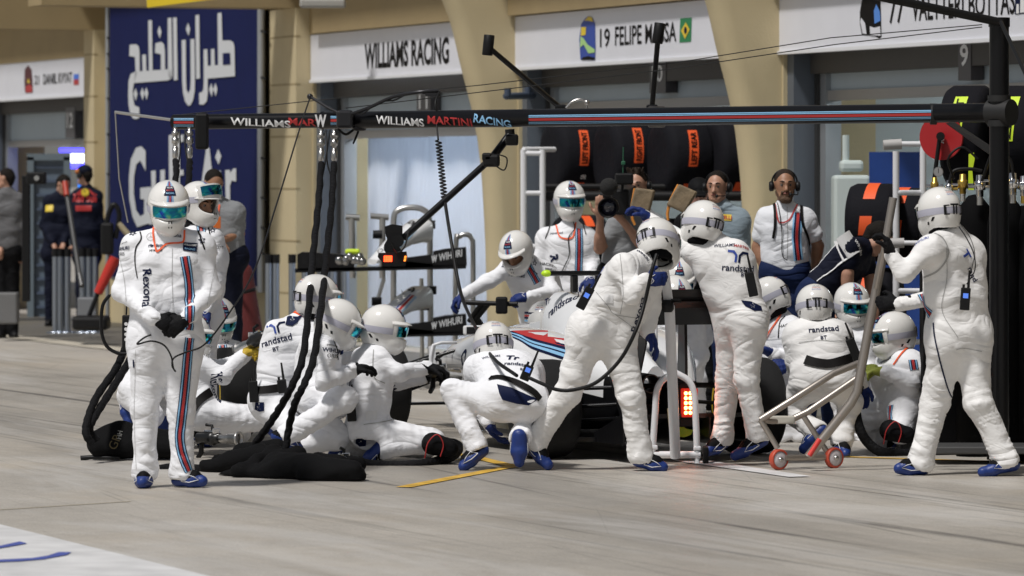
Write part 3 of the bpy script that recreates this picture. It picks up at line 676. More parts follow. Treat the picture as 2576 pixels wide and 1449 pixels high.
def ering(az0, az1, zc, hh, r, nx, off=0, mi=0, mb=None, ny=4):   # band on an ellipse at height zc
    vs = []
    for j in range(ny+1):
        for i in range(nx+1):
            a = math.radians(az0+(az1-az0)*i/nx); z = zc+hh*(j/ny-.5)*2
            bul = math.sqrt(max(.05, 1-((z-.01)/.16)**2))
            vs.append(Vector((math.sin(a)*(r[0]+off)*bul, -.012+math.cos(a)*(r[1]+off)*bul, z)))
    mb.add(vs, [(j*(nx+1)+i, j*(nx+1)+i+1, (j+1)*(nx+1)+i+1, (j+1)*(nx+1)+i) for j in range(ny) for i in range(nx)], mi, True)
PROTO = {}
def _mesh(key, fn, mats):
    mb = MB(); fn(mb); o = mb.build(key, mats, fixn=True); o.location = (0,0,0)
    me = o.data; org = Vector(((min(v[0] for v in mb.v)+max(v[0] for v in mb.v))/2, (min(v[1] for v in mb.v)+max(v[1] for v in mb.v))/2, min(v[2] for v in mb.v)))
    for v in me.vertices: v.co += org
    bpy.data.objects.remove(o); PROTO[key] = me
def _strap(mb):
    ering(52, 308, -.012, .021, (.129,.152), 40, .003, 0, mb)
_mesh('goggle_strap', _strap, strap_m)
def _clip(mb):
    for a0, a1, e0, e1 in ((152,158,-14,7),(174,178,-14,7),(182,186,-14,7),(202,208,-14,7),(168,192,6,10),(152,166,-15,-12),(194,208,-15,-12),(152,166,5,8),(194,208,5,8)): hpatch(mb, a0, a1, e0, e1, 3, 3, .009)
_mesh('buckle', _clip, black_pl)
def _gframe(mb):
    ering(-58, 58, -.010, .050, (.128,.156), 26, .006, 0, mb)
_mesh('goggle_frame', _gframe, helm_m)
def _glens(mb):
    for k in (1,):
        ering(-47, 47, -.008, .034, (.128,.156), 26, .013, 0, mb)
_mesh('goggle_lens', _glens, lens_m)
def _patch(mb):
    hpatch(mb, -17, 17, 36, 62, 6, 6, .002, 0)
    for a, w_, c_ in ((-7,3,2),(-3.5,2,1),(0,3.4,3),(3.5,2,1),(7,3,2)):
        hpatch(mb, a-w_/2, a+w_/2, 20, 35.5, 2, 6, .002, c_); hpatch(mb, (a-w_/2)*1.8, (a+w_/2)*1.8, 62.5, 86, 2, 5, .002, c_); 
    for k, (tx, c_) in enumerate((('WILLIAMS', 4), ('MARTINI', 3), ('RACING', 2))):
        v, f = text2d(tx, .02); w_ = v[:,0].max()
        mb.add([hp(-(a/w_-.5)*24, 55-k*7.5+b*4.6, .004) for a, b in v], f, c_)
_mesh('helmet_badge', _patch, [navy_ink, blue_ink, lblue_ink, red_ink, white_ink])
def _backtxt(mb):
    for k, (tx, c_) in enumerate((('WILLIAMS', 0), ('MARTINI', 1), ('RACING', 2))):
        v, f = text2d(tx, .0); w_ = v[:,0].max()
        mb.add([hp(180-(a/w_-.5)*26, 46-k*6.5+b*4.2, .003) for a, b in v], f, c_)
_mesh('helmet_lettering', _backtxt, [navy_ink, red_ink, blue_ink])
def _vents(mb):
    for s_ in (1, -1):
        for a0, a1, e0, e1 in ((112,128,-30,-19),(92,104,-40,-32)):
            mb.add([hp(s_*a0, e0, .002), hp(s_*(a0+8), e0, .002), hp(s_*a1, e1, .002), hp(s_*(a1-8), e1, .002)], [(0,1,2,3)])
    for x_ in (-.012, .004):
        mb.add([(x_, .156, -.10), (x_+.007, .156, -.10), (x_+.007, .1575, -.055), (x_, .1575, -.055)], [(0,1,2,3)])
_mesh('vent', _vents, black_pl)
def _peak(mb):
    rings = []
    for i in range(15):
        a = math.radians(-62+124*i/14); k = math.cos((a)*1.25)
        b_ = Vector((math.sin(a)*.126, -.012+math.cos(a)*.150, .046)); o_ = Vector((math.sin(a)*(.130+.012*k), -.012+math.cos(a)*(.154+.034*max(k, 0)), .036+.006*k))
        rings.append([b_+Vector((0,0,.012)), o_, o_-Vector((0,0,.004)), b_-Vector((0,0,.004))])
    mb.loft(rings)
_mesh('peak', _peak, helm_m)
def _pad(mb):
    mb.lathe((0,-.005,0), (0,0,-1), [(.06,.098),(.10,.092),(.135,.082),(.15,.07),(.15,.05)], 28)
_mesh('neck_padding', _pad, pad_m)
me_h = H0.data; bpy.data.objects.remove(H0)
def link_mesh(name, me, parent, loc=(0,0,0), rot=None):
    o = bpy.data.objects.new(name, me); COL.objects.link(o); o.parent = parent; o.location = loc
    if rot is not None: o.rotation_euler = rot
    return o
def head_matrix(yaw, pitch=0, roll=0):
    y, p = math.radians(yaw), math.radians(pitch)
    f = Vector((math.sin(y)*math.cos(p), -math.cos(y)*math.cos(p), -math.sin(p)))
    r = f.cross(UP).normalized(); u = r.cross(f)
    m = Matrix((r, f, u)).transposed()
    return (m @ Matrix.Rotation(math.radians(roll), 3, 'Y'))
def helmet(root, pos, yaw, pitch=0, roll=0, goggles='on', s=1.0, lens=None):
    o = link_mesh('helmet', me_h, root, pos-wloc(root)); o.rotation_euler = head_matrix(yaw, pitch, roll).to_euler(); o.scale = (s, s, s)
    for k in ('helmet_badge', 'helmet_lettering', 'vent', 'peak', 'neck_padding'): link_mesh(k, PROTO[k], o)
    if goggles:
        up = goggles == 'up'
        st = link_mesh('goggle_strap', PROTO['goggle_strap'], o); link_mesh('buckle', PROTO['buckle'], o)
        for k in ('goggle_frame', 'goggle_lens'):
            q = link_mesh(k, PROTO[k], o)
            if up: q.location = (0, .012, .062); q.rotation_euler = (.35, 0, 0); st.location = (0,0,.03); st.rotation_euler = (.15,0,0)
    return o
# ---- gloves / hands
def hand_prims(s, w, d, n, side, curl, r=1.0, fr=.0115):
    d = d.normalized(); n = (n-d*n.dot(d)).normalized(); l = d.cross(n)*side
    s.cone(w, w+d*.055+l*.012, .027*r, .026*r, k=.015); s.cone(w, w+d*.06-l*.018, .026*r, .024*r, k=.015); s.cone(w+d*.05+l*.024, w+d*.085+l*.026, .020*r, .016*r, k=.014)
    s.cone(w+d*.05-l*.02, w+d*.08-l*.026, .020*r, .015*r, k=.014); s.cone(w+d*.04, w+d*.085, .022*r, .017*r, k=.014)
    ln = (.95, 1.05, 1.0, .82)
    for i in range(4):
        b = w+d*(.088-.004*abs(i-1.2))+l*(.032-.0215*i); ang = 0
        for j, (sl, ca) in enumerate(((.040, .55), (.027, .75), (.022, .5))):
            ang += ca*curl*(1+.12*i); e = b+(d*math.cos(ang)+n*math.sin(ang))*sl*ln[i]*r
            s.cone(b, e, fr*(1-.05*j), fr*(1-.05*j-.08), k=.006); b = e
    b = w+d*.028+l*.030; t = (l*.80+d*.62+n*.35).normalized()
    e = b+t*.042; s.cone(b, e, fr*1.35, fr*1.15, k=.012); t2 = (t*.6+d*.5+n*.45*curl).normalized(); e2 = e+t2*.034; s.cone(e, e2, fr*1.1, fr*1.0, k=.006)
    t3 = (t2*.7+n*.5*curl-l*.25*curl).normalized(); s.cone(e2, e2+t3*.024, fr*1.0, fr*.9, k=.006)
def glove(root, w, el, mat, dirv=None, n=None, side=1, curl=.8, cuff=.07, piping=True):
    a = (w-el).normalized(); d = (dirv or a).normalized(); n = n or Vector((0,0,-1))
    if abs(n.normalized().dot(d)) > .9: n = Vector((0,1,0))
    s = SDF(.012); hand_prims(s, w+d*.01, d, n, side, curl, 1.1, .0135); s.cone(w-a*cuff, w+d*.02, .046, .033, k=.02)
    o = s.obj('glove', mat, root, .0065); 
    if mat is glove_b and piping:
        mb = MB(); nn = (n-d*n.dot(d)).normalized(); l = d.cross(nn)*side; bv = bvh_of(o)
        for path in ([(-.055,-.025),(-.02,.0),(-.05,.028)], [(.03,-.028),(.05,-.01),(.035,.012),(.065,.028)]):
            pts = []
            for u_, v_ in path:
                q = w+d*u_+l*v_-nn*.15; h = bv.ray_cast(q, nn, .3)
                if h[0] is not None: pts.append(h[0]-nn*.002)
            if len(pts) > 1: mb.tube(curve_pts(pts, 3), .0022, 5)
        if mb.v: mb.build('piping', white_ink, o)
    return o
def shoe(root, a, toe, shin, mat=None, logo=True):
    mat = mat or shoe_b; heel = a+shin*.072; f = (toe-heel); L = max(f.length, .1); f = f.normalized(); L = min(max(L, .17), .245)
    upv = (-shin - f*(-shin).dot(f)).normalized(); lat = f.cross(upv).normalized()
    s = SDF(.03); hb = heel-f*.03
    for k in (-1, 1):
        s.cone(hb+lat*.010*k+upv*.012, heel+f*(L-.10)+lat*.022*k+upv*.004, .036, .034, k=.02)
    s.cone(heel+f*(L-.10)+lat*.012, heel+f*(L-.035)+upv*.0, .036, .030, k=.02); s.cone(heel+f*(L-.10)-lat*.012, heel+f*(L-.035), .036, .030, k=.02)
    s.cone(heel+upv*.03, heel+f*.09+upv*.035, .038, .034, k=.03)
    o = s.obj('shoe', [mat, black_c], root, .008); L0 = wloc(root)
    for p_ in o.data.polygons:
        c_ = p_.center+L0-heel; a_ = c_.dot(f)
        if c_.dot(upv) > .012+.22*max(0, a_-.02) and a_ < .14: p_.material_index = 1
    t = SDF(.02); t.cone(a+upv*.02, heel+upv*.035, .046, .043, k=.02); t.cone(heel+upv*.055, heel+f*.085+upv*.045, .032, .024, k=.02); c = t.obj('ankle_cuff', black_c, o, .009)
    if logo:
        bv = bvh_of(o); mb = MB()
        for sd in (1, -1):
            pts = []
            for u_, v_ in ((.02,.005),(.05,.045),(.10,.030),(.13,.010),(.075,-.002),(.02,.005)):
                q = heel+f*u_+upv*v_+lat*sd*.12; h = bv.ray_cast(q, -lat*sd, .2)
                if h[0] is not None: pts.append(h[0]+lat*sd*.002)
            if len(pts) > 2: mb.tube(pts, .0028, 5)
        if mb.v: mb.build('piping', white_ink, o)
    return o
# ---- joints
LEN = dict(neck=.50, head=.21, shA=.19, shB=.19, elA=.29, elB=.29, wrA=.26, wrB=.26, hipA=.10, hipB=.10, knA=.44, knB=.44, anA=.42, anB=.42, toA=.18, toB=.18)
PAR = dict(neck='pel', head='neck', shA='neck', shB='neck', elA='shA', elB='shB', wrA='elA', wrB='elB', hipA='pel', hipB='pel', knA='hipA', knB='hipB', anA='knA', anB='knB', toA='anA', toB='anB')
def joints(Y0, J, sz=1.0):
    R = {'pel': P(J['pel'][0], J['pel'][1], Y0+(J['pel'][2] if len(J['pel']) > 2 else 0))}
    for k in ('neck','head','shA','shB','elA','elB','wrA','wrB','hipA','hipB','knA','knB','anA','anB','toA','toB'):
        if k not in J: continue
        v = J[k]; pa = R[PAR[k]]
        if len(v) == 2: R[k] = P(v[0], v[1], pa.y)
        elif isinstance(v[2], str):
            q = P(v[0], v[1], pa.y); d2 = (q-pa).length; L = LEN[k]*sz; dz = math.sqrt(max(0, L*L-d2*d2))
            R[k] = P(v[0], v[1], pa.y+(dz if v[2] == '+' else -dz))
        else: R[k] = P(v[0], v[1], Y0+v[2])
    return R
def torso_prims(s, R, g, e=0.0, low=True):
    lat = (R['shB']-R['shA']).normalized(); hl = (R['hipB']-R['hipA']).normalized() if 'hipA' in R else lat
    up = (R['neck']-R['pel']).normalized(); nk, pl = R['neck'], R['pel']
    ch = nk.lerp(pl, .30); mi = nk.lerp(pl, .62)
    s.cone(R['shA']-up*.02, R['shB']-up*.02, .072*g+e, .072*g+e, k=.05)
    s.cone(R['shA']-up*.015, nk-up*.02, .068*g+e, .075*g+e, k=.05); s.cone(R['shB']-up*.015, nk-up*.02, .068*g+e, .075*g+e, k=.05)
    s.cone(ch-lat*.085*g, ch+lat*.085*g, .122*g+e, .122*g+e, k=.06); s.cone(mi-lat*.06*g, mi+lat*.06*g, .122*g+e, .122*g+e, k=.06)
    s.cone(ch-lat*.07*g, mi-hl*.06*g, .115*g+e, .115*g+e); s.cone(ch+lat*.07*g, mi+hl*.06*g, .115*g+e, .115*g+e)
    if not low: s.cone(mi, pl.lerp(nk, .16), .122*g+e, .125*g+e); w_ = pl.lerp(nk, .16); s.cone(w_-hl*.055*g, w_+hl*.055*g, .122*g+e, .122*g+e, k=.05)
    if 'hipA' in R and low:
        for h_, sg in (('hipA', -1), ('hipB', 1)): s.cone(ch+lat*.06*g*sg, R[h_], .118*g+e, .112*g+e, k=.05)
    if low: s.cone(mi, pl, .125*g+e, .13*g+e); s.cone(pl-hl*.075*g, pl+hl*.075*g, .125*g+e, .125*g+e, k=.05)
WR = [0.0]
def wrinkle(seed, amp=.006):
    a, b, c = seed*1.7, seed*.9, seed*2.3
    def f(X, Y, Z):
        w = np.sin(6*X+4*Z+a)+np.sin(7*Y+3*X+b)
        t = np.sin(30*(Z*.85+X*.35+Y*.2)+2.6*w+c)
        m = .5+.5*np.sin(4.5*X+5.5*Z+b)*np.sin(5*Y+3.7*Z+a)
        u = np.sin(52*(X*.5-Z*.6+Y*.4)+3.1*np.sin(8*Z+5*X+c))
        return amp*(t*np.abs(t)*m+.35*u*(1-m))
    return f
def crew(name_label, Y0, J, hy=None, mat=None, g=1.0, gl=glove_b, hands=None, cat='person', group=None, legs=True, helm=True, gog='on', sz=1.0, lr=1.0, fing=None, seed=None, trouser=1.0, h=.0115, shoes=True):
    """white-suited crew member; J = joints; hy = (yaw, pitch, roll) of the helmet"""
    R = joints(Y0, J, sz); gx = R['pel']
    seed = seed if seed is not None else len(bpy.data.objects) % 97
    root = empty('person', (gx.x, gx.y, 0), name_label, cat, group)
    s = SDF(.045); torso_prims(s, R, g)
    nk = R['neck']; s.cone(nk, nk.lerp(R['head'], .42), .062, .060, k=.03)
    for a in 'AB':
        if 'el'+a in R:
            s.cone(R['sh'+a], R['el'+a], .062*g, .054, k=.04, fold=(.0105,.5,.3,1,seed+1)); s.cone(R['el'+a], R['wr'+a], .054, .045, k=.03, fold=(.0105,1,.5,1,seed+2))
        if legs and 'kn'+a in R:
            t = trouser; hp_ = R['hip'+a]; kn = R['kn'+a]; an = R['an'+a]
            dn = (an-kn).normalized(); s.cone(hp_, kn, .106*g, .080*t, k=.05, fold=(.011,1,.25,1,seed+3)); s.cone(kn, an, .077*t, .067*t, k=.03, fold=(.0125,.9,.35,1.1,seed+4)); s.cone(an.lerp(kn, .12), an+dn*.02, .070*t, .078*t, k=.012, fold=(.008,1,1,1,seed+5)); s.cone(an+dn*.125, an+dn*.16, .09, .09, k=.008, neg=True)
    body = s.obj('body', mat or suit_w, root, h, wrinkle(seed, .007), relax=1)
    if helm: 
        hy = hy or (0, 0, 0); helmet(root, R['head'], hy[0], hy[1] if len(hy) > 1 else 0, hy[2] if len(hy) > 2 else 0, gog)
    for a in 'AB':
        if 'wr'+a in R and gl is not None:
            hn = (hands or {}).get(a)
            if hn is False: continue
            side = 1 if a == 'A' else -1; kw = dict(side=side)
            if hn: kw.update(hn)
            gm = kw.pop('mat', gl); glove(root, R['wr'+a], R['el'+a], gm, **kw)
        if legs and shoes and 'to'+a in R: shoe(root, R['an'+a], R['to'+a], (R['an'+a]-R['kn'+a]).normalized())
    return root, body, R
def sub(root, name, mat, mb, parent=None, label=None):
    o = mb.build(name, mat, parent or root, fixn=False)
    if label: o['label'] = label
    return o
def radio(root, x, y, Y, ang=10, hh=.13, screen=True):
    c = P(x, y, Y); a = math.radians(ang); ux = Vector((math.cos(a),0,math.sin(a))); uz = Vector((-math.sin(a),0,math.cos(a))); uy = Vector((0,1,0))
    mb = MB(); mb.box(c, (.06,.035,hh), (ux,uy,uz), bev=.006); mb.tube([c+uz*hh*.5+ux*.015, c+uz*(hh*.5+.11)+ux*.015], [.009,.006], 8); mb.tube([c+uz*hh*.5-ux*.015, c+uz*(hh*.5+.02)-ux*.015], .008, 8)
    o = mb.build('radio', black_pl, root)
    if screen:
        m2 = MB(); m2.box(c+uz*.02-uy*.019, (.032,.003,.03), (ux,uy,uz)); m2.build('radio_screen', M('radio_screen', (.05,.08,.3), .3, emit=(.12,.3,1), es=.7), o)
    return o
# ---- bare-headed people: one continuous body (head, neck, arms) with clothes over it
def head_prims(s, c, Mh, jaw=1.0):
    A = [Mh @ Vector(v) for v in ((1,0,0),(0,1,0),(0,0,1))]; q = lambda x, y, z: c+A[0]*x+A[1]*y+A[2]*z
    s.ell(q(0,-.012,.03), A, (.074,.094,.088), k=.02); s.ell(q(0,.022,-.02), A, (.060,.066,.085), k=.03)
    s.cone(q(-.018,.062,-.088), q(.018,.062,-.088), .024*jaw, .024*jaw, k=.03); s.cone(q(-.05,.01,-.06), q(-.02,.06,-.085), .02, .02, k=.03); s.cone(q(.05,.01,-.06), q(.02,.06,-.085), .02, .02, k=.03)
    s.cone(q(0,.085,.012), q(0,.108,-.028), .009, .014, k=.012); s.cone(q(-.013,.096,-.032), q(.013,.096,-.032), .008, .008, k=.008)
    s.cone(q(-.036,.078,.028), q(-.008,.087,.024), .010, .010, k=.012); s.cone(q(.036,.078,.028), q(.008,.087,.024), .010, .010, k=.012)
    s.cone(q(-.018,.085,-.055), q(.018,.085,-.055), .010, .010, k=.010)
    for d in (-1, 1):
        s.ell(q(.030*d,.094,.008), A, (.016,.012,.010), k=.008, neg=True); s.ell(q(.076*d,-.01,.0), A, (.012,.022,.032), k=.008)
    return q, A
def face_parts(root, body, q, A, hair=hair_m, style='short', beard=None, brows=True):
    mb = MB()
    for d in (-1, 1): mb.sphere(q(.030*d,.0745,.008), .0118, 8)
    e = mb.build('eye', M('eye_white', (.16,.14,.13), .4), body)
    mb = MB()
    for d in (-1, 1): mb.sphere(q(.030*d,.0818,.008), .0066, 6)
    mb.build('iris', M('iris', (.02,.015,.01), .2), e)
    mb = MB(); mb.tube([q(-.022,.090,-.056), q(-.008,.097,-.053), q(.008,.097,-.053), q(.022,.090,-.056)], [.003,.006,.006,.003], 8); mb.build('lips', M('lips', (.30,.10,.08), .5), body)
    if brows:
        mb = MB()
        for d in (-1, 1): mb.tube([q(.014*d,.094,.031), q(.030*d,.089,.037), q(.046*d,.076,.032)], [.0045,.005,.003], 6)
        mb.build('eyebrow', hair, body)
    if style:
        s = SDF(.02); s.ell(q(0,-.020,.040), A, (.078,.095,.086)); s.cone(q(0,-.06,.0), q(0,-.05,-.05), .065, .05)
        if style == 'spiky':
            for i in range(16):
                a = random.uniform(-1, 1); b_ = random.uniform(-.3, 1); s.cone(q(.05*a,.05*b_,.10), q(.065*a,.06*b_+.01,.135+.01*random.random()), .014, .006, k=.01)
        s.ell(q(0,.115,-.002), A, (.088,.100,.108), k=.012, neg=True); s.ell(q(0,.02,-.085), A, (.12,.07,.085), k=.012, neg=True)
        s.obj('hair', hair, root, .0075)
    if beard:
        s = SDF(.02); s.cone(q(-.050,.015,-.045), q(-.018,.068,-.098), .024, .028); s.cone(q(.050,.015,-.045), q(.018,.068,-.098), .024, .028); s.cone(q(-.015,.072,-.10), q(.015,.072,-.10), .026, .026)
        s.cone(q(-.03,.088,-.045), q(.03,.088,-.045), .009, .009, k=.008); s.cone(q(-.03,.088,-.045), q(-.03,.075,-.08), .010, .012, k=.01); s.cone(q(.03,.088,-.045), q(.03,.075,-.08), .010, .012, k=.01)
        s.ell(q(0,.10,-.056), A, (.024,.014,.009), k=.004, neg=True); s.ell(q(0,.05,.03), A, (.09,.09,.062), k=.01, neg=True)
        s.obj('beard', beard, root, .007)
def headset(root, q, A, mic=1, band=True):
    mb = MB(); mb.tube([q(math.sin(t)*.094, -.01, .02+math.cos(t)*.098) for t in np.linspace(-1.75, 1.75, 16)], .007, 8)
    for d in (-1, 1): mb.lathe(q(.080*d,-.008,-.005), A[0]*d, [(0,.022),(.004,.036),(.026,.038),(.034,.030),(.036,.001)], 18)
    if mic: mb.tube([q(.10*mic,.0,-.03), q(.09*mic,.06,-.065), q(.04*mic,.115,-.062)], .004, 6); mb.sphere(q(.03*mic,.118,-.062), .013, 8)
    return mb.build('headset', black_pl, root)
def civ(label, Y0, J, hy, shirt, trousers, sk=skin, sleeve=.62, legs=True, group=None, g=.93, face=True, **fk):
    R = joints(Y0, J); gx = R['pel']; root = empty('person', (gx.x, gx.y, 0), label, 'person', group)
    for a in 'AB':                     # stand on the ground
        if 'an'+a in R:
            dz = R['an'+a].z-.085; R['an'+a].z -= dz; R['kn'+a].z -= dz*.5
            if 'to'+a in R: R['to'+a].z = .03
    Mh = head_matrix(*hy); s = SDF(.03); q, A = head_prims(s, R['head'], Mh)
    s.cone(R['head']-A[2]*.06-A[1]*.01, R['neck'], .052, .056, k=.02); torso_prims(s, R, g*.86, -.01)
    for a in 'AB':
        if 'wr'+a in R:
            el, w, sh = R['el'+a], R['wr'+a], R['sh'+a]
            s.cone(sh, el, .050, .042, k=.02); s.cone(el, w, .042, .027, k=.02); s.cone(el.lerp(w, .2), el.lerp(w, .35), .044, .042, k=.02)
            d = (w-el).normalized(); hand_prims(s, w, d, fk.get('palm', Vector((0,-.3,-1))), 1 if a == 'A' else -1, fk.get('curl', .7))
    body = s.obj('body', sk, root, .0085)
    s = SDF(.045); torso_prims(s, R, g, .008, low=False)
    for a in 'AB':
        if 'el'+a in R: s.cone(R['sh'+a], R['sh'+a].lerp(R['el'+a], sleeve), .066*g, .070, k=.03)
        if 'wr'+a in R and sleeve >= 1: s.cone(R['el'+a], R['el'+a].lerp(R['wr'+a], .92), .062, .048, k=.03)
    s.cone(R['neck']-UP*.01, R['neck'].lerp(R['head'], .22), .064, .060, k=.02)
    sh = s.obj('shirt', shirt, root, .012, wrinkle(len(bpy.data.objects) % 51, .006))
    if legs:
        s = SDF(.04); pl = R['pel']; hl = (R['hipB']-R['hipA']).normalized(); s.cone(pl-hl*.075*g, pl+hl*.075*g, .138*g, .138*g); w_ = pl.lerp(R['neck'], .10); s.cone(w_-hl*.06, w_+hl*.06, .132*g, .132*g)
        for a in 'AB': s.cone(R['hip'+a], R['kn'+a], .105*g, .078); s.cone(R['kn'+a], R['an'+a], .078, .066)
        s.obj('trousers', trousers, root, .014, wrinkle(len(bpy.data.objects) % 43, .005))
        for a in 'AB':
            if 'to'+a in R: shoe(root, R['an'+a], R['to'+a], Vector((0,0,-1)), black_pl, False)
    if face: face_parts(root, body, q, A, **{k: v for k, v in fk.items() if k in ('hair','style','beard','brows')})
    return root, body, sh, R, q, A
cA = lambda x, y, *z: (151.9+.3669*x, 721.4+.3669*y, *z)
cB = lambda x, y, *z: (607.5+.4193*x, 645.5+.4193*y, *z)
cC = lambda x, y, *z: (1063.2+.4193*x, 645.5+.4193*y, *z)
cD = lambda x, y, *z: (1518.8+.4193*x, 645.5+.4193*y, *z)
cE = lambda x, y, *z: (1968.4+.4193*x, 645.5+.4193*y, *z)
r5 = lambda x, y, *z: (.2653*x, 379.7+.2653*y, *z)
r6 = lambda x, y, *z: (645.5+.2653*x, 379.7+.2653*y, *z)
r7 = lambda x, y, *z: (1253+.2653*x, 379.7+.2653*y, *z)
r8 = lambda x, y, *z: (1892.4+.2653*x, 379.7+.2653*y, *z)
# ================================================================== the crew, one by one
PG = 'pit crew in white race suits'
PE = {}
def C(key, *a, **k):
    k.setdefault('group', PG); PE[key] = crew(*a, **k); return PE[key]
V3 = Vector
C('front', 'standing crew member in white suit with black gloves clasped, nearest at the left', 30.0,
  dict(pel=(415,845), neck=(424,590), head=(424,518,-.05), shA=(340,618), shB=(505,614), elA=(306,733,-.03), elB=(532,733,-.03), wrA=(388,800,-.235), wrB=(470,800,-.235),
       hipA=(375,880), hipB=(458,880), knA=(365,1035), knB=(456,1035), anA=(365,1182), anB=(458,1182), toA=(356,1214,-.17), toB=(515,1210,-.06)),
  hy=(8,14), g=1.13, gl=glove_k, hands=dict(A=dict(dirv=V3((.9,-.3,-.45)), n=V3((.2,1,-.3)), curl=.8), B=dict(dirv=V3((-.75,-.35,-.6)), n=V3((-.2,1,-.3)), curl=.8)), trouser=1.0)
C('behind', 'crew member behind the front standing man with goggles pushed up on the helmet', 34.6,
  dict(pel=(492,800), neck=(505,585), head=(503,511), shA=(455,600), shB=(535,600,-.05), elA=(445,690), elB=(541,700), wrA=(455,770,'-'), wrB=(520,780,'-'), hipA=(470,820), hipB=(512,820), knA=(470,950), knB=(512,950), anA=(470,1090), anB=(512,1090), toA=(470,1115,-.15), toB=(520,1112,-.1)),
  hy=(48,4), gog='up')
C('tyre_back', 'crouching crew member mostly hidden behind the front man legs with blue shoes showing', 34.2,
  dict(pel=(352,975), neck=(405,890,.05), head=(425,845), shA=(380,885,-.1), shB=(420,900,.15), elA=(395,975), elB=(440,950), wrA=(430,985,'+'), wrB=(455,960), hipA=(345,985,-.1), hipB=(360,985,.1), knA=(380,1045,-.3), knB=(430,1000,.3), anA=(325,1000,-.05), anB=(414,1048,.1), toA=(327,1080,-.1), toB=(404,1093,0)), hy=(80,20))
C('gun_left', 'kneeling crew member with yellow gloves working a wheel gun beside the loose tyre', 33.6,
  dict(pel=(490,1030), neck=(482,900,.05), head=(478,842,.05), shA=(450,905,.25), shB=(502,915,-.12), elA=(545,930,.25), elB=(560,945,-.15), wrA=(600,905,.15), wrB=(615,893,.0), hipA=(480,1040,.12), hipB=(505,1040,-.12), knA=(600,1085,.15), knB=(650,1052,-.1), anA=(480,1090,.2), anB=(545,1082,-.05), toA=(450,1095,.2), toB=(505,1090,-.05)),
  hy=(85,8), gl=glove_y, hands=dict(A=dict(dirv=V3((.8,0,.5)), n=V3((.3,0,-1)), curl=1.0), B=dict(dirv=V3((.75,0,.6)), n=V3((.4,0,-1)), curl=1.0)))
C('tyre_carrier', 'helmeted crew member in mirrored goggles crouching behind the loose tyre', 36.1,
  dict(pel=(552,990,.1), neck=(556,868), head=(550,802), shA=(515,885), shB=(592,885), elA=(505,950), elB=(610,960,-.05), wrA=(530,985,'-'), wrB=(600,1000,'-'), hipA=(530,1000,.1), hipB=(575,1000,.1), knA=(520,1040,-.2), knB=(590,1040,-.2), anA=(520,1085,.1), anB=(590,1085,.1)), hy=(22,22), shoes=False)
C('kneel_back', 'kneeling crew member with back to camera, black belt, left of the two hanging hoses', 32.9,
  dict(pel=(697,1005), neck=(752,812,.05), head=(800,748,.05), shA=(700,830,-.02), shB=(795,835,.0), elA=(690,915,'+'), elB=(835,915,.2), wrA=(740,935,'+'), wrB=(880,900,.25), hipA=(680,1020,-.02), hipB=(725,1015,.06), knA=(745,1085,-.30), knB=(850,1020,.1), anA=(690,1052,-.02), anB=(740,1090,.1), toA=(700,1112,-.08), toB=(770,1120,.1)),
  hy=(112,6), g=1.02)
C('gun_mid', 'crew member in helmet kneeling beside the man with the belt, head bowed right', 32.3,
  dict(pel=(778,990,.22), neck=(812,852), head=(854,812), shA=(782,862,.17), shB=(828,880,-.10), elA=(850,950,.2), elB=(815,962,-.15), wrA=(890,930,.2), wrB=(885,935,-.05), hipA=(775,1000,.30), hipB=(790,1000,.10), knA=(850,1100,.25), knB=(868,1005,-.05), anA=(760,1120,.2), anB=(728,1092,-.12), toA=(730,1130,.2), toB=(752,1130,-.12)),
  hy=(95,26), gl=glove_k, g=.88)
C('gun_front', 'kneeling crew member seen from the side holding a wheel gun to the front wheel', 32.6,
  dict(pel=(922,1075), neck=(938,882), head=(968,825), shA=(915,900,.20), shB=(950,900,-.10), elA=(1000,960,.22), elB=(1000,938,-.16), wrA=(1065,950,.18), wrB=(1075,926,.0), hipA=(918,1085,.12), hipB=(930,1085,-.12), knA=(1070,1120,.25), knB=(1090,1110,-.1), anA=(885,1125,.2), anB=(975,1125,-.15), toA=(845,1140,.2), toB=(930,1150,-.15)),
  hy=(84,8), gl=glove_k, g=1.02, hands=dict(B=dict(dirv=V3((1,0,-.1)), curl=.9)))
C('crouch_rear', 'crouching crew member with back to camera between front and rear tyres of the car', 31.8,
  dict(pel=(1292,1000), neck=(1263,905,'+'), head=(1240,868,.42), shA=(1198,925,.38), shB=(1335,930,.34), elA=(1185,1000,.42), elB=(1358,1000,.25), wrA=(1228,1062,.30), wrB=(1345,1055,.4), hipA=(1262,1012), hipB=(1325,1012,-.02), knA=(1138,985,.1), knB=(1335,1050,.35), anA=(1197,1118,.0), anB=(1310,1098,-.05), toA=(1168,1172,-.05), toB=(1306,1176,-.1)),
  hy=(192,18), g=1.06, hands=dict(A=dict(dirv=V3((.45,0,-.9)), n=V3((1,0,.3)), curl=.5)), trouser=.95)
C('front_jack', 'crew member with open faced helmet leaning over the nose gripping the front jack bar', 38.2,
  dict(pel=(1375,795,.2), neck=(1325,660,-.1), head=(1298,632,-.22), shA=(1285,672,-.1), shB=(1365,680,0), elA=(1225,710,-.15), elB=(1392,735,-.2), wrA=(1170,742,-.3), wrB=(1330,748,-.35), hipA=(1350,815,.2), hipB=(1400,815,.2), knA=(1335,930,.1), knB=(1400,935,.2), anA=(1345,1045,.2), anB=(1410,1045,.3), toA=(1340,1065,.1), toB=(1405,1065,.1)),
  hy=(-24,32,4), gog=None, hands=dict(A=dict(dirv=V3((-.85,-.1,-.55)), n=V3((.4,0,-1)), curl=1.0), B=dict(dirv=V3((-1,0,-.05)), n=V3((0,.6,-1)), curl=1.1, cuff=.11)))
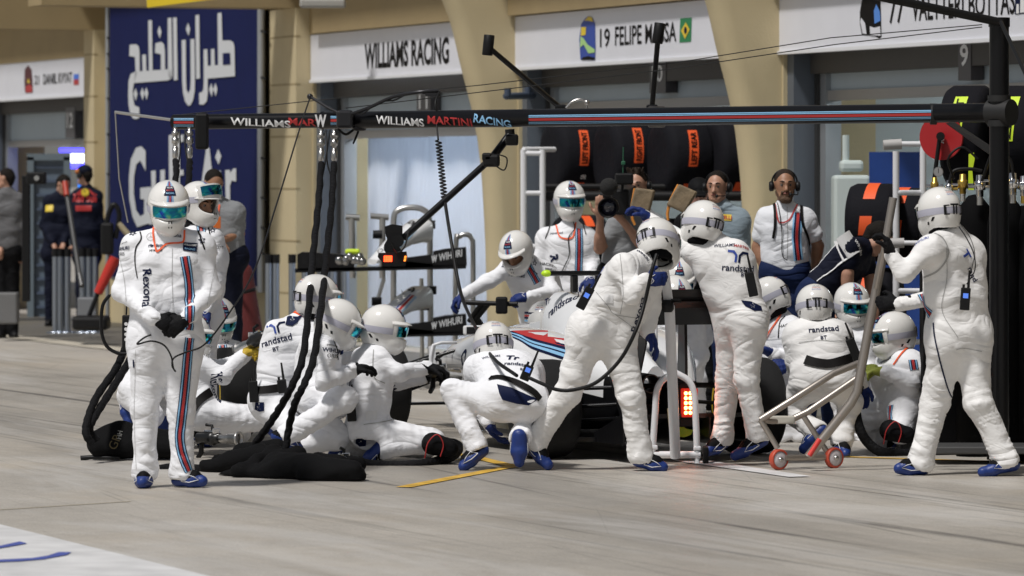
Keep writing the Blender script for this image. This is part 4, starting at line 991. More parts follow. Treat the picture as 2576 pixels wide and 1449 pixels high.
C('standby', 'standing crew member in mirrored goggles and orange lanyard beside the white rack', 40.0,
  dict(pel=(1437,735), neck=(1435,572), head=(1433,503), shA=(1374,594), shB=(1472,594), elA=(1352,672,-.03), elB=(1490,660,-.05), wrA=(1385,735,-.15), wrB=(1485,700,-.22), hipA=(1410,755), hipB=(1465,755), knA=(1410,890), knB=(1468,890), anA=(1410,1015), anB=(1470,1015), toA=(1405,1032,-.15), toB=(1475,1032,-.15)), hy=(10,6), g=1.05)
C('rear_jack', 'large crew member striding with the white rear jack pole, seen from behind', 31.7,
  dict(pel=(1512,830), neck=(1618,655,.03), head=(1658,608,.08), shA=(1572,668,-.16), shB=(1640,690,.16), elA=(1590,745,-.26), elB=(1640,775,.18), wrA=(1622,706,-.28), wrB=(1628,835,.1), hipA=(1478,850), hipB=(1548,850), knA=(1430,985,.02), knB=(1588,995,-.03), anA=(1350,1105,.12), anB=(1611,1138,0), toA=(1388,1178,.05), toB=(1668,1175,-.02)),
  hy=(140,20,-22), g=1.12, mat=suit_w2, hands=dict(A=dict(dirv=V3((.85,.2,.1)), n=V3((.1,1,-.1)), curl=.7), B=dict(dirv=V3((.55,0,-.85)), n=V3((-.5,0,-.6)), curl=.5)), trouser=1.06)
C('reaching', 'crew member reaching an arm up to the left above the rear wing, seen from behind', 32.4,
  dict(pel=(1868,800), neck=(1802,612,.03), head=(1765,562,.05), shA=(1745,628,.05), shB=(1848,632,-.05), elA=(1690,592,.12), elB=(1850,710,.25), wrA=(1634,553,.2), wrB=(1810,760,.4), hipA=(1842,825,.1), hipB=(1884,825,-.06), knA=(1832,955,.18), knB=(1878,955,-.04), anA=(1818,1092,.25), anB=(1905,1090,0), toA=(1792,1130,.2), toB=(1838,1152,-.05)),
  hy=(215,2,14), mat=suit_w2, g=1.03, hands=dict(A=dict(dirv=V3((-.7,0,.7)), n=V3((.3,0,-1)), curl=.9)), trouser=.98)
C('behind_wing', 'helmeted crew member crouching behind the rear wing with a badge on top of the helmet', 36.6,
  dict(pel=(1712,880,.2), neck=(1710,755), head=(1708,702,-.05), shA=(1668,775), shB=(1755,775), elA=(1650,850), elB=(1775,850), wrA=(1685,885,'-'), wrB=(1740,885,'-'), hipA=(1690,900,.2), hipB=(1735,900,.2), knA=(1680,960,-.1), knB=(1750,960,-.1), anA=(1680,1060,.2), anB=(1750,1060,.2)), hy=(0,28), shoes=False)
C('behind_wing2', 'white helmet just showing over the rear wing below a second helmet', 35.75,
  dict(pel=(1700,930,.15), neck=(1700,790), head=(1698,748,-.05), shA=(1665,810), shB=(1740,810), elA=(1640,880), elB=(1765,890), wrA=(1690,925,'-'), wrB=(1735,930,'-'), hipA=(1680,940,.15), hipB=(1725,940,.15), knA=(1660,1010), knB=(1745,1010), anA=(1670,1080), anB=(1740,1080)), hy=(20,30), shoes=False)
C('rear_right', 'crew member with head bowed left and orange lanyard, beside the right rear tyre', 35.4,
  dict(pel=(1985,955), neck=(1960,800), head=(1932,752), shA=(1935,828,.1), shB=(1995,830,-.1), elA=(1925,890,.1), elB=(1990,910,-.15), wrA=(1950,905,'-'), wrB=(1945,890,-.2), hipA=(1970,965), hipB=(2000,965), knA=(1940,1010,-.2), knB=(1985,1020,-.2), anA=(1970,1090), anB=(2010,1090)), hy=(-115,28), shoes=False)
C('squat_right', 'squatting crew member with back to camera behind the trolley, black belt', 33.4,
  dict(pel=(2070,950), neck=(2052,818,.15), head=(2049,772,.18), shA=(2002,840,.12), shB=(2112,840,.12), elA=(1998,910,.1), elB=(2150,905,.1), wrA=(2010,970,.3), wrB=(2165,965,.2), hipA=(2040,960), hipB=(2105,960), knA=(1975,1030,.15), knB=(2140,1010,.05), anA=(2046,1080,-.05), anB=(2118,1105,0), toA=(2012,1138,-.1), toB=(2124,1140,-.12)), hy=(183,14), g=1.08, mat=suit_w2)
C('goggles_right', 'crew member in mirrored goggles facing camera behind the squatting man', 35.6,
  dict(pel=(2150,960), neck=(2150,825), head=(2144,765), shA=(2108,845), shB=(2192,845), elA=(2100,915), elB=(2200,915), wrA=(2125,940,'-'), wrB=(2175,940,'-'), hipA=(2130,970), hipB=(2175,970), knA=(2120,1010,-.2), knB=(2185,1010,-.2), anA=(2125,1090), anB=(2180,1090)), hy=(16,10), shoes=False)
C('sit_right', 'seated crew member facing left with yellow glove and orange lanyard', 34.0,
  dict(pel=(2262,1020), neck=(2270,895), head=(2246,840), shA=(2235,912,.16), shB=(2295,915,-.08), elA=(2215,975,.1), elB=(2290,965,-.2), wrA=(2200,940,-.05), wrB=(2228,936,-.22), hipA=(2240,1030,.1), hipB=(2280,1030,-.1), knA=(2168,1060,.1), knB=(2262,1085,-.3), anA=(2210,1118,.2), anB=(2320,1112,.05), toA=(2240,1128,.2), toB=(2350,1120,.1)), hy=(-78,8), gl=glove_l, g=1.06, hands=dict(B=dict(dirv=V3((-1,0,.1)), curl=.8)))
C('trolley_man', 'tall crew member at far right pushing the silver wheeled trolley, seen from behind', 31.2,
  dict(pel=(2412,840), neck=(2392,588,.05), head=(2360,532,.05), shA=(2340,622,-.16), shB=(2440,626,.10), elA=(2276,688,-.22), elB=(2372,745,.24), wrA=(2240,640,-.20), wrB=(2262,765,.22), hipA=(2385,865,-.02), hipB=(2440,865,.02), knA=(2352,1010,.06), knB=(2462,1015,-.02), anA=(2318,1155,.05), anB=(2528,1150,-.03), toA=(2252,1178,0), toB=(2460,1190,-.1)),
  hy=(214,8), mat=suit_w2, g=1.13, gl=glove_k, hands=dict(A=dict(dirv=V3((-.25,0,1)), n=V3((-1,.2,0)), curl=1.0), B=dict(dirv=V3((-1,0,.1)), n=V3((0,1,-.2)), curl=1.0)), trouser=1.1)
# ---- people without helmets
shirt_d = suit_mat('dark_grey_shirt_cloth', (.12,.12,.125))
BG = 'onlookers in shirts around the garages'
def VV(key, *a, **k): k.setdefault('group', BG); PE[key] = civ(*a, **k); return PE[key]
VV('grey_shirt', 'man in grey short sleeved shirt with orange pass in front of the blue banner', 42.6,
  dict(pel=(570,650), neck=(547,512), head=(538,463,-.03), shA=(520,528), shB=(592,528), elA=(520,590,-.05), elB=(603,588,0), wrA=(548,608,-.22), wrB=(560,605,-.22), hipA=(555,665), hipB=(585,665), knA=(553,790), knB=(586,790), anA=(555,925), anB=(590,925), toA=(550,940,-.15), toB=(595,940,-.15)), (22,24), shirt_g, navy_d, sk=skin_d)
VV('dark_team', 'man in dark navy team clothes and cap with back turned, left garage', 62.5,
  dict(pel=(218,642), neck=(217,476), head=(212,441), shA=(192,492), shB=(243,492), elA=(186,560), elB=(249,560), wrA=(186,615), wrB=(246,620), hipA=(207,655), hipB=(229,655), knA=(206,745), knB=(230,745), anA=(206,828), anB=(232,828), toA=(200,838,-.1), toB=(235,838,-.1)), (-130,5), navy_d, navy_d, sleeve=1)
VV('dark_team2', 'man in dark navy clothes bending his head, left of the capped man', 63.2,
  dict(pel=(140,640), neck=(150,492), head=(160,464,-.05), shA=(124,504), shB=(170,504), elA=(112,565), elB=(176,562), wrA=(135,615,-.15), wrB=(160,612,-.15), hipA=(130,655), hipB=(152,655), knA=(128,745), knB=(152,745), anA=(126,825), anB=(155,825), toA=(122,835,-.1), toB=(160,835,-.1)), (50,35), navy_d, navy_d, sleeve=1)
VV('edge_man', 'dark haired man in grey shirt cut off by the left edge', 58.5,
  dict(pel=(18,640), neck=(18,482), head=(14,449), shA=(-12,500), shB=(46,500), elA=(-18,570), elB=(58,570), wrA=(0,620,-.1), wrB=(50,630), hipA=(8,655), hipB=(30,655), knA=(6,745), knB=(32,745), anA=(5,838), anB=(32,838), toA=(0,852,-.1), toB=(36,852,-.1)), (-110,5), shirt_d, black_c, sleeve=1)
VV('camera_man', 'cameraman in grey shirt and headset with a television camera on his shoulder', 38.6,
  dict(pel=(1560,700), neck=(1604,524), head=(1602,466,-.02), shA=(1562,560,-.05), shB=(1648,560), elA=(1508,625,-.12), elB=(1622,625,-.22), wrA=(1510,545,-.28), wrB=(1560,548,-.3), hipA=(1540,715), hipB=(1588,715), knA=(1540,850), knB=(1590,850), anA=(1540,990), anB=(1592,990), toA=(1535,1005,-.1), toB=(1597,1005,-.1)), (-14,6), shirt_g, black_c, hair=hair_b, style='spiky', palm=Vector((0,1,0)), curl=.4)
VV('young_man', 'young dark haired man in blue grey shirt and headset beside the tan column', 38.2,
  dict(pel=(1838,700), neck=(1815,524), head=(1804,470,-.02), shA=(1780,550), shB=(1858,545), elA=(1775,625), elB=(1868,625), wrA=(1790,690), wrB=(1868,695), hipA=(1820,715), hipB=(1858,715), knA=(1818,850), knB=(1860,850), anA=(1818,990), anB=(1860,990), toA=(1812,1005,-.1), toB=(1865,1005,-.1)), (-18,4), shirt_b, navy_c, hair=hair_m)
VV('cap_man', 'man in black cap half hidden behind the brown leather pad', 39.5,
  dict(pel=(1765,700), neck=(1760,535), head=(1758,488,-.02), shA=(1725,555), shB=(1798,555), elA=(1715,625), elB=(1805,625), wrA=(1725,690), wrB=(1800,690), hipA=(1748,715), hipB=(1785,715), knA=(1745,850), knB=(1785,850), anA=(1745,980), anB=(1785,980)), (5,22), black_c, black_c, hair=hair_m, sk=M('skin_pink', (.50,.26,.20), .5))
VV('chief', 'bearded man in white short sleeved shirt and headset, one hand in his pocket', 36.8,
  dict(pel=(1974,690), neck=(1974,524), head=(1974,467,-.03), shA=(1928,545), shB=(2026,545), elA=(1906,622,.03), elB=(2058,618,.03), wrA=(1925,690,-.02), wrB=(2046,690,.15), hipA=(1950,705), hipB=(1998,705), knA=(1945,850), knB=(2000,850), anA=(1942,1000), anB=(2005,1000), toA=(1935,1030,-.15), toB=(2010,1030,-.15)), (4,2), shirt_w, navy_c, hair=hair_b, beard=M('beard_brown', (.10,.055,.03), .7, bump=.5, bscale=100), sk=skin_d)
VV('bent_man', 'man in navy and white team shirt bending over the covered tyres', 36.3,
  dict(pel=(2052,745), neck=(2170,622,-.02), head=(2210,600,.0), shA=(2140,618,-.16), shB=(2175,640,.16), elA=(2132,690,-.18), elB=(2190,705,.1), wrA=(2130,765,-.15), wrB=(2195,765,0), hipA=(2040,765,-.1), hipB=(2070,765,.1), knA=(2040,890,-.15), knB=(2085,890,.1), anA=(2030,1020,-.1), anB=(2090,1020,.1), toA=(2050,1050,-.1), toB=(2110,1050,.1)), (95,50), navy_d, navy_c, sleeve=.55, hair=hair_m)
# ================================================================== racing car
CC = Vector((.91, 33.4, 0)); DZ = .09
def K(f, l, z): return CC+D*f+N*l+UP*z
car = empty('racing_car', K(1.7, 0, 0), 'white open wheel racing car with red and blue stripes in the middle of the crew', 'racing car')
cw = M('car_white_paint', (.80,.81,.82), .18, coat=.7)
def ring(f, w, zb, zt, top=.5, sq=2.6, n=22, l0=0):
    out = []
    for k in range(n):
        a = 2*PI*k/n; ca, sa = math.cos(a), math.sin(a)
        x = abs(ca)**(2/sq)*(1 if ca >= 0 else -1); y = abs(sa)**(2/sq)*(1 if sa >= 0 else -1)
        ww = w*(1-(1-top)*max(0, y)*.9); out.append(K(f, l0+x*ww, DZ+(zb+zt)/2+y*(zt-zb)/2))
    return out
def nose_rings(sec, fn=ring): return [fn(*s_) for s_ in sec]
mb = MB(); mb.loft(nose_rings([(4.62,.045,.20,.26),(4.55,.07,.17,.29),(4.35,.09,.19,.34),(4.1,.12,.25,.44),(3.8,.16,.30,.54),(3.5,.20,.33,.62,.7),(3.1,.235,.31,.655,.75),(2.7,.26,.28,.66,.8),(2.35,.29,.22,.64,.85)]))
mb.loft(nose_rings([(2.35,.29,.2,.46,1),(1.7,.33,.15,.46,1),(1.55,.33,.15,.60,.9)]))
car_body = mb.build('chassis', cw, car)
mb = MB()
for s_ in (1, -1):     # cockpit sides
    mb.loft([[K(f, s_*a_, DZ+z) for a_, z in ((w-.05, .40), (w, .40), (w+.01, zt), (w-.07, zt+.02))] for f, w, zt in ((2.5,.27,.64),(2.2,.30,.69),(1.85,.31,.73),(1.5,.28,.76))], sm=False)
mb.build('cockpit_side', cw, car)
# engine cover with airbox and fin
mb = MB(); mb.loft(nose_rings([(1.62,.15,.55,.985,.75),(1.45,.17,.45,.985,.7),(1.1,.20,.35,.93,.5),(.7,.19,.3,.84,.35),(.3,.16,.25,.72,.3),(-.15,.11,.22,.52,.4)]))
mb.box(K(.45,0,DZ+.80), (1.25,.012,.26), (D,N,UP)); ec = mb.build('engine_cover', cw, car)
mb = MB(); mb.loft([[K(1.632, .105*math.cos(t), DZ+.84+.105*math.sin(t)) for t in np.linspace(0, 2*PI, 19)[:-1]], [K(1.64, .08*math.cos(t), DZ+.84+.08*math.sin(t)) for t in np.linspace(0, 2*PI, 19)[:-1]]]); mb.build('air_intake', black_pl, ec)
# side pods
def pod(s_):
    sec = [(1.52,.36,.60,.14,.67),(1.42,.30,.67,.09,.745),(1.1,.22,.69,.07,.75),(.75,.15,.64,.07,.73),(.35,.1,.50,.08,.66),(-.05,.06,.34,.10,.52),(-.4,.04,.20,.14,.40)]
    mb = MB(); rings = []
    for f, li, lo_, zb, zt in sec:
        n = 20; r = []
        for k in range(n):
            a = 2*PI*k/n; ca, sa = math.cos(a), math.sin(a); x = abs(ca)**(.62)*(1 if ca >= 0 else -1); y = abs(sa)**(.62)*(1 if sa >= 0 else -1)
            r.append(K(f, s_*((li+lo_)/2+x*(lo_-li)/2), DZ+(zb+zt)/2+y*(zt-zb)/2))
        rings.append(r)
    mb.loft(rings); o = mb.build('sidepod', [cw, carbon], car); L0 = wloc(car)
    for p_ in o.data.polygons:
        c_ = p_.center+L0-CC; f_ = c_.dot(D)
        if c_.z < .50-.1*max(0,f_) and f_ < .62: p_.material_index = 1
    return o
podL = pod(1); podR = pod(-1)
mb = MB()
for s_ in (1,-1): mb.loft([[K(1.523, s_*(.48+.10*math.cos(t)), DZ+.42+.17*math.sin(t)) for t in np.linspace(0,2*PI,17)[:-1]], [K(1.53, s_*(.48+.07*math.cos(t)), DZ+.42+.13*math.sin(t)) for t in np.linspace(0,2*PI,17)[:-1]]])
mb.build('radiator_inlet', black_pl, podL)
# floor, diffuser, gearbox, suspension
mb = MB(); mb.prism([K(f, l, DZ+.03) for f, l in ((2.6,.25),(1.6,.68),(-.2,.66),(-.3,.5),(-.3,-.5),(-.2,-.66),(1.6,-.68),(2.6,-.25))], UP*.03); mb.build('floor', carbon, car)
mb = MB(); mb.loft([[K(-.2,.45,DZ+.05),K(-.2,.45,DZ+.09),K(-.2,-.45,DZ+.09),K(-.2,-.45,DZ+.05)],[K(-.75,.48,DZ+.20),K(-.75,.48,DZ+.23),K(-.75,-.48,DZ+.23),K(-.75,-.48,DZ+.20)]], sm=False)
for l in (-.47,-.3,-.14,.14,.3,.47): mb.prism([K(-.25,l,DZ+.03),K(-.78,l,DZ+.03),K(-.78,l,DZ+.21),K(-.25,l,DZ+.09)], N*.012)
mb.build('diffuser', carbon, car)
mb = MB(); mb.loft(nose_rings([(-.1,.15,.12,.42),(-.45,.11,.16,.40),(-.68,.07,.20,.36)])); mb.box(K(-.70,0,DZ+.29), (.06,.13,.30), (D,N,UP), bev=.01); mb.build('gearbox', black_pl, car)
mb = MB(); mb.lathe(K(-.35,.20,DZ+.42), -D, [(0,.07),(.22,.065),(.22,.052),(.05,.05)], 24); mb.lathe(K(-.35,.06,DZ+.42), -D, [(0,.04),(.2,.035),(.2,.025),(.05,.02)], 20); mb.build('exhaust_pipe', M('exhaust_metal', (.12,.10,.09), .35, 1), car)
sus = MB()
for s_ in (1,-1):
    for a_, b_ in (((.35,.16,.40),(0,.62,.44)),((-.45,.10,.40),(-.02,.62,.44)),((.3,.2,.16),(0,.62,.20)),((-.4,.12,.2),(-.02,.62,.22)),((-.5,.1,.3),(-.08,.62,.32))):
        sus.cyl(K(a_[0], s_*a_[1], DZ+a_[2]), K(b_[0], s_*b_[1], b_[2]+.02), .013, 8)
    for a_, b_ in (((3.3,.19,.52),(3.5,.70,.42)),((3.75,.17,.48),(3.52,.70,.42)),((3.25,.21,.36),(3.5,.70,.22)),((3.8,.15,.36),(3.52,.70,.22)),((3.5,.2,.5),(3.5,.68,.24))):
        sus.cyl(K(a_[0], s_*a_[1], DZ+a_[2]), K(b_[0], s_*b_[1], b_[2]+.02), .013, 8)
sus.build('suspension_arm', carbon, car)
# rear wing
rw = empty('rear_wing', (0,0,0), None, None); rw.parent = car; rw.location = K(-.75,0,DZ)-wloc(car)
def foil(mb, f0, f1, z0, z1, hw, th):
    pr = [(0,0),(.25,.9),(.6,.8),(1,.15),(.6,-.2),(.25,-.6)]
    r = lambda l: [K(f0+(f1-f0)*a, l, DZ+z0+(z1-z0)*a*a+b*th) for a, b in pr]
    mb.loft([r(-hw), r(hw)], sm=False)
mb = MB(); foil(mb, -.45, -.78, .86, .90, .40, .02); foil(mb, -.74, -.92, .86, .97, .40, .012); foil(mb, -.86, -.96, .95, 1.05, .40, .010); mb.prism([K(-.965,-.40,DZ+.82),K(-.965,.40,DZ+.82),K(-.965,.40,DZ+.93),K(-.965,-.40,DZ+.93)], D*.008); mb.build('flap', carbon, rw)
mb = MB(); foil(mb, -.55, -.75, .40, .43, .40, .012); mb.build('beam_wing', carbon, rw)
for s_ in (1,-1):
    mb = MB(); mb.prism([K(f, s_*.40, DZ+z) for f, z in ((-.35,.45),(-.35,.75),(-.42,1.02),(-.98,1.04),(-1.0,.70),(-.85,.42),(-.7,.2),(-.55,.2))], N*(.012*s_)); mb.build('endplate', carbon, rw)
mb = MB(); mb.prism([K(-.55,.01,DZ+.38),K(-.70,.01,DZ+.38),K(-.68,.01,DZ+.86),K(-.58,.01,DZ+.86)], -N*.02); mb.build('pylon', carbon, rw)
# rain light: fifteen lamps
lt = empty('rear_light', (0,0,0), None, None); lt.parent = car; lt.location = K(-.75,0,.3)-wloc(car)
mb = MB(); mb.box(K(-.745,0,DZ+.30), (.03,.115,.19), (D,N,UP), bev=.008); mb.build('housing', M('light_housing', (.10,.01,.008), .3, emit=(1,.03,.01), es=.5), lt)
mb = MB()
for i in range(3):
    for j in range(5): mb.lathe(K(-.761, (i-1)*.031, DZ+.235+j*.032), -D, [(0,.0125),(.004,.011),(.007,.0005)], 12)
mb.build('lamp', M('led_red', (1,.3,.1), .3, emit=(1,.22,.05), es=22), lt)
# camera pod on top
mb = MB(); mb.box(K(1.38,0,DZ+1.04), (.07,.04,.12), (D,N,UP), bev=.01); mb.box(K(1.38,.0,DZ+1.115), (.055,.40,.035), (D,N,UP), bev=.012); tc_ = mb.build('roll_hoop_camera', carbon, car)
mb = MB(); mb.sphere(K(1.38,.205,DZ+1.115), .033, 8, 0, (1.2,.9,.75)); mb.build('end_cap', M('lime_paint', (.55,.85,.03), .35), tc_)
# mirrors and small vane
for s_ in (1,-1):
    mb = MB(); mb.box(K(2.15, s_*.47, DZ+.70), (.05,.15,.07), (D,N,UP), bev=.014); mb.cyl(K(2.15,s_*.28,DZ+.62), K(2.15,s_*.42,DZ+.69), .010, 8); mo = mb.build('mirror', cw, car)
    mb = MB(); mb.box(K(2.120, s_*.47, DZ+.70), (.004,.125,.05), (D,N,UP)); mb.build('mirror_glass', carbon, mo)
mb = MB(); mb.tube([P(1086,968,35.9),P(1084,900,35.9),P(1090,868,35.9),P(1110,862,35.9),P(1148,862,36.0)], [.012]*5, 8); mb.prism([P(1078,872,35.9),P(1096,866,35.9),P(1096,930,35.9),P(1080,930,35.9)], (0,.015,0)); mb.build('turning_vane', white_pt, car)
# front wing
fw = empty('front_wing', (0,0,0), None, None); fw.parent = car; fw.location = K(4.4,0,.1)-wloc(car)
mb = MB()
for s_ in (1,-1):
    mb.loft([[K(4.62,s_*.25,DZ+.06),K(4.62,s_*.25,DZ+.08),K(4.35,s_*.25,DZ+.10),K(4.35,s_*.25,DZ+.08)],[K(4.66,s_*.88,DZ+.06),K(4.66,s_*.88,DZ+.08),K(4.22,s_*.88,DZ+.22),K(4.22,s_*.88,DZ+.20)]], sm=False)
    mb.loft([[K(4.4,s_*.4,DZ+.12),K(4.4,s_*.4,DZ+.13),K(4.2,s_*.4,DZ+.18),K(4.2,s_*.4,DZ+.17)],[K(4.4,s_*.88,DZ+.15),K(4.4,s_*.88,DZ+.16),K(4.12,s_*.88,DZ+.29),K(4.12,s_*.88,DZ+.28)]], sm=False)
mb.box(K(4.62,0,DZ+.07), (.1,.52,.02), (D,N,UP)); mb.build('flap', carbon, fw)
for s_ in (1,-1):
    mb = MB(); mb.prism([K(4.72,s_*.88,DZ+.05),K(4.72,s_*.88,DZ+.18),K(4.4,s_*.88,DZ+.30),K(4.08,s_*.88,DZ+.31),K(4.08,s_*.88,DZ+.05)], N*(.012*s_)); mb.build('endplate', cw, fw)
# wheels
def wheel_parts(c, axis, w, name, parent, r=.33, band=M('tyre_marking_yellow', (.62,.42,.03), .5), blanket=False):
    root = empty(name, (0,0,0), None, None)
    if parent is not None: root.parent = parent; root.location = Vector(c)-wloc(parent)
    else: root.location = (c[0], c[1], c[2]-r)
    h = w/2; mb = MB(); mb.lathe(c, axis, [(-h*.78,.175),(-h*.98,.20),(-h,.26),(-h*.93,.305),(-h*.75,r-.008),(-h*.4,r),(h*.4,r),(h*.75,r-.008),(h*.93,.305),(h,.26),(h*.98,.20),(h*.78,.175)], 48); ty = mb.build('tyre', rubber, root)
    mb = MB()
    for s_ in (-1,1):
        a = Vector(axis).normalized()*s_
        for q0, q1 in ((.15,1.15),(PI+.15,PI+1.15)):
            e1 = a.orthogonal().normalized(); e2 = a.cross(e1)
            pts = [[Vector(c)+a*(h*1.004+.001)+(e1*math.cos(t)+e2*math.sin(t))*rr_ for rr_ in (.235,.258)] for t in np.linspace(q0,q1,12)]
            mb.add([p for q in pts for p in q], [(2*i,2*i+2,2*i+3,2*i+1) for i in range(11)])
    mb.build('marking', band, ty)
    mb = MB(); mb.lathe(c, axis, [(-h*.80,.178),(-h*.5,.165),(h*.3,.15),(h*.55,.05),(h*.62,.045),(h*.62,.001)], 32); mb.lathe(c, axis, [(h*.80,.178),(h*.5,.168),(h*.3,.15)], 32); rm = mb.build('rim', M('rim_dark', (.03,.03,.032), .35, .7), root)
    mb = MB(); a = Vector(axis).normalized(); e1 = a.orthogonal().normalized(); e2 = a.cross(e1)
    for k in range(10):
        t = 2*PI*k/10; d_ = e1*math.cos(t)+e2*math.sin(t); mb.cyl(Vector(c)+a*h*.55+d_*.04, Vector(c)+a*h*.55+d_*.165, .011, 6)
    mb.build('spoke', MATS['rim_dark'], rm); return root
tag(wheel_parts(K(0,.74,.33), N, .33, 'rear_wheel', car)); wheel_parts(K(0,-.74,.33), -N, .33, 'rear_wheel', car)
wheel_parts(K(3.35,.74,.33), N, .25, 'front_wheel', car); wheel_parts(K(3.35,-.74,.33), -N, .25, 'front_wheel', car)
# livery wrapped on the body
bv = bvh_of(podL, ec, car_body)
LV = [white_ink, navy_ink, lblue_ink, red_ink, blue_ink, black_ink]
mb = MB()
def band(top, bot, mi):        # filled band between two photo polylines
    n = 14; T = curve_pts([Vector((a, b, 0)) for a, b in top], 6); B = curve_pts([Vector((a, b, 0)) for a, b in bot], 6); vs = []; m_ = min(len(T), len(B))
    rows = []
    for i in range(m_):
        for t in (0, .5, 1):
            x = T[i].x*(1-t)+B[i].x*t; y = T[i].y*(1-t)+B[i].y*t
            h = bv.ray_cast(CAM, (P(x, y, 30)-CAM).normalized()); rows.append((h[0], h[1]) if h[0] is not None else None)
    base = len(mb.v); vs = []; ok = []
    for q in rows:
        if q is None: vs.append((0,0,0)); ok.append(False)
        else:
            nr = Vector(q[1]); nr = -nr if nr.dot(q[0]-CAM) > 0 else nr; vs.append(q[0]+nr*(.003+.0005*mi)); ok.append(True)
    fs = []
    for i in range(m_-1):
        for j in range(2):
            f = (3*i+j, 3*i+j+1, 3*i+3+j+1, 3*i+3+j)
            if all(ok[k] for k in f) and max((Vector(vs[f[a]])-Vector(vs[f[b]])).length for a, b in ((0,1),(1,2),(2,3))) < .2: fs.append(f)
    mb.add(vs, fs, mi, True)
band([(1288,833),(1340,832),(1400,833),(1480,832)], [(1288,834),(1340,852),(1400,868),(1480,885)], 3)
band([(1283,833),(1310,838),(1340,850),(1400,862),(1480,880)], [(1283,836),(1310,844),(1340,858),(1400,874),(1480,897)], 1)
band([(1281,836),(1310,844),(1340,858),(1400,874),(1480,897)], [(1281,838),(1310,848),(1340,863),(1400,880),(1480,906)], 2)
band([(1280,838),(1310,848),(1340,863),(1400,880),(1480,906)], [(1280,840),(1310,851),(1340,866),(1400,884),(1480,910)], 1)
band([(1279,840),(1310,851),(1340,866),(1400,884),(1480,910)], [(1279,842),(1310,855),(1340,872),(1400,892),(1480,918)], 2)
band([(1278,842),(1310,855),(1340,872),(1400,892),(1480,918)], [(1278,844),(1310,859),(1340,878),(1400,899),(1480,926)], 1)
wrap_text(mb, bv, 1282, 846, 'HACKETT', .045, -2, .0, 5, width=.26)
wrap_text(mb, bv, 1412, 763, 'randstad', .075, 6, .012, 1, width=.30)
wrap_text(mb, bv, 1379, 758, 'Tr', .06, 6, .02, 1, width=.06)
wrap_text(mb, bv, 1166, 900, 'O', .13, -8, .03, 1, width=.10); wrap_text(mb, bv, 1202, 906, 'RIS', .10, -8, .02, 1)
mb.build('livery', LV, car, fixn=False)
# the driver in the seat
drv = empty('person', K(2.0,0,.1), 'racing driver sitting low in the cockpit of the white car, striped helmet', 'person')
s = SDF(.04); s.cone(K(1.85,.12,DZ+.58), K(1.85,-.12,DZ+.58), .09, .09); s.cone(K(1.85,0,DZ+.55), K(2.0,0,DZ+.25), .14, .14); s.cone(K(1.9,.17,DZ+.56), K(2.25,.16,DZ+.45), .06, .05); s.cone(K(1.9,-.17,DZ+.56), K(2.25,-.16,DZ+.45), .06, .05); s.cone(K(1.86,0,DZ+.6), K(1.9,0,DZ+.7), .06, .06)
s.obj('body', suit_w, drv, .014); helmet(drv, K(1.95,0,DZ+.76), 180-20, 0, 0, None)
mb = MB()
for k, (o_, m_) in enumerate(((.04,1),(.055,3),(.075,1),(.02,2))):
    mb.lathe(K(1.95,0,DZ+.76)-UP*.01, UP, [(o_-.006,.150),(o_+.006,.1495)], 30, m_)
mb.build('helmet_stripe', LV, drv)
# ================================================================== gantry, hoses, racks, tools
GL = V3
def thing(mb, name, mat, label, cat, group=None): return tag(mb.build(name, mat), label, cat, group)
# ---- overhead boom
gan = empty('overhead_gantry', P(2515, 1180, 31.9), 'black overhead gantry of two striped beams on a tall black post above the car', 'gantry')
A2, B2 = P(815,303,35.7), P(2500,283,32.0); A1 = P(437,307,36.9)
mb = MB(); R_ = .062
mb.cyl(A2, B2, R_, 32); b2o = mb.build('beam', M('beam_black_gloss', (.004,.004,.005), .28, coat=.1, spec=.25), gan)
mb = MB(); B1 = P(1700,292,35.2); mb.cyl(A1, B1, .056, 32); b1o = mb.build('beam', MATS['beam_black_gloss'], gan)
bb2 = bvh_of(b2o); bb1 = bvh_of(b1o)
def beam_text(mb, bv, x, y, txt, h, mi, w): wrap_text(mb, bv, x, y, txt, h, .7, .02, mi, width=w*1.27, off=.010)
mb = MB()
for x, t, mi, w in ((1006,'WILLIAMS',0,.34),(1131,'MARTINI',3,.305),(1238,'RACING',2,.25)): beam_text(mb, bb2, x, 304, t, .058, mi, w)
def lanes(mb, bv, x0, x1, yc0, yc1, k=1.0):
    for dy, w, mi in ((-10,2.2,2),(-6.5,2.2,2),(0,6.5,3),(6.5,2.2,2),(10,2.2,2)):
        px_ribbon(mb, bv, [(x0, yc0+dy*k), ((x0+x1)/2, (yc0+yc1)/2+dy*k), (x1, yc1+dy*k)], w*k*35/F, mi, off=.002, steps=14)
lanes(mb, bb2, 1330, 2345, 301, 288); lanes(mb, bb2, 832, 862, 303, 303)
mb.build('lettering', LV, b2o, fixn=False)
mb = MB(); 
for x, t, mi, w in ((655,'WILLIAMS',0,.385),(791,'MARTINI',3,.33)): beam_text(mb, bb1, x, 308, t, .055, mi, w)
lanes(mb, bb1, 437, 487, 308, 308, .95); mb.build('lettering', LV, b1o, fixn=False)
dirb = (A2-B2).normalized(); mb = MB(); mb.lathe(A2, dirb, [(0,R_+.002),(.012,R_+.002),(.014,.05),(.015,.001)], 28); cap = mb.build('end_cap', black_pl, gan)
mb = MB(); vv, ff = text2d('W', .04); fx = (Vector((1,-.7,0))-dirb*Vector((1,-.7,0)).dot(dirb)).normalized(); fy = dirb.cross(fx); fy = fy if fy.z > 0 else -fy
c_ = P(801,303,35.55); mb.add([c_+Vector((1,0,0))*((a-.5)*.052)+UP*((b-.5)*.085) for a, b in vv], ff); mb.build('lettering', white_ink, cap, fixn=False)
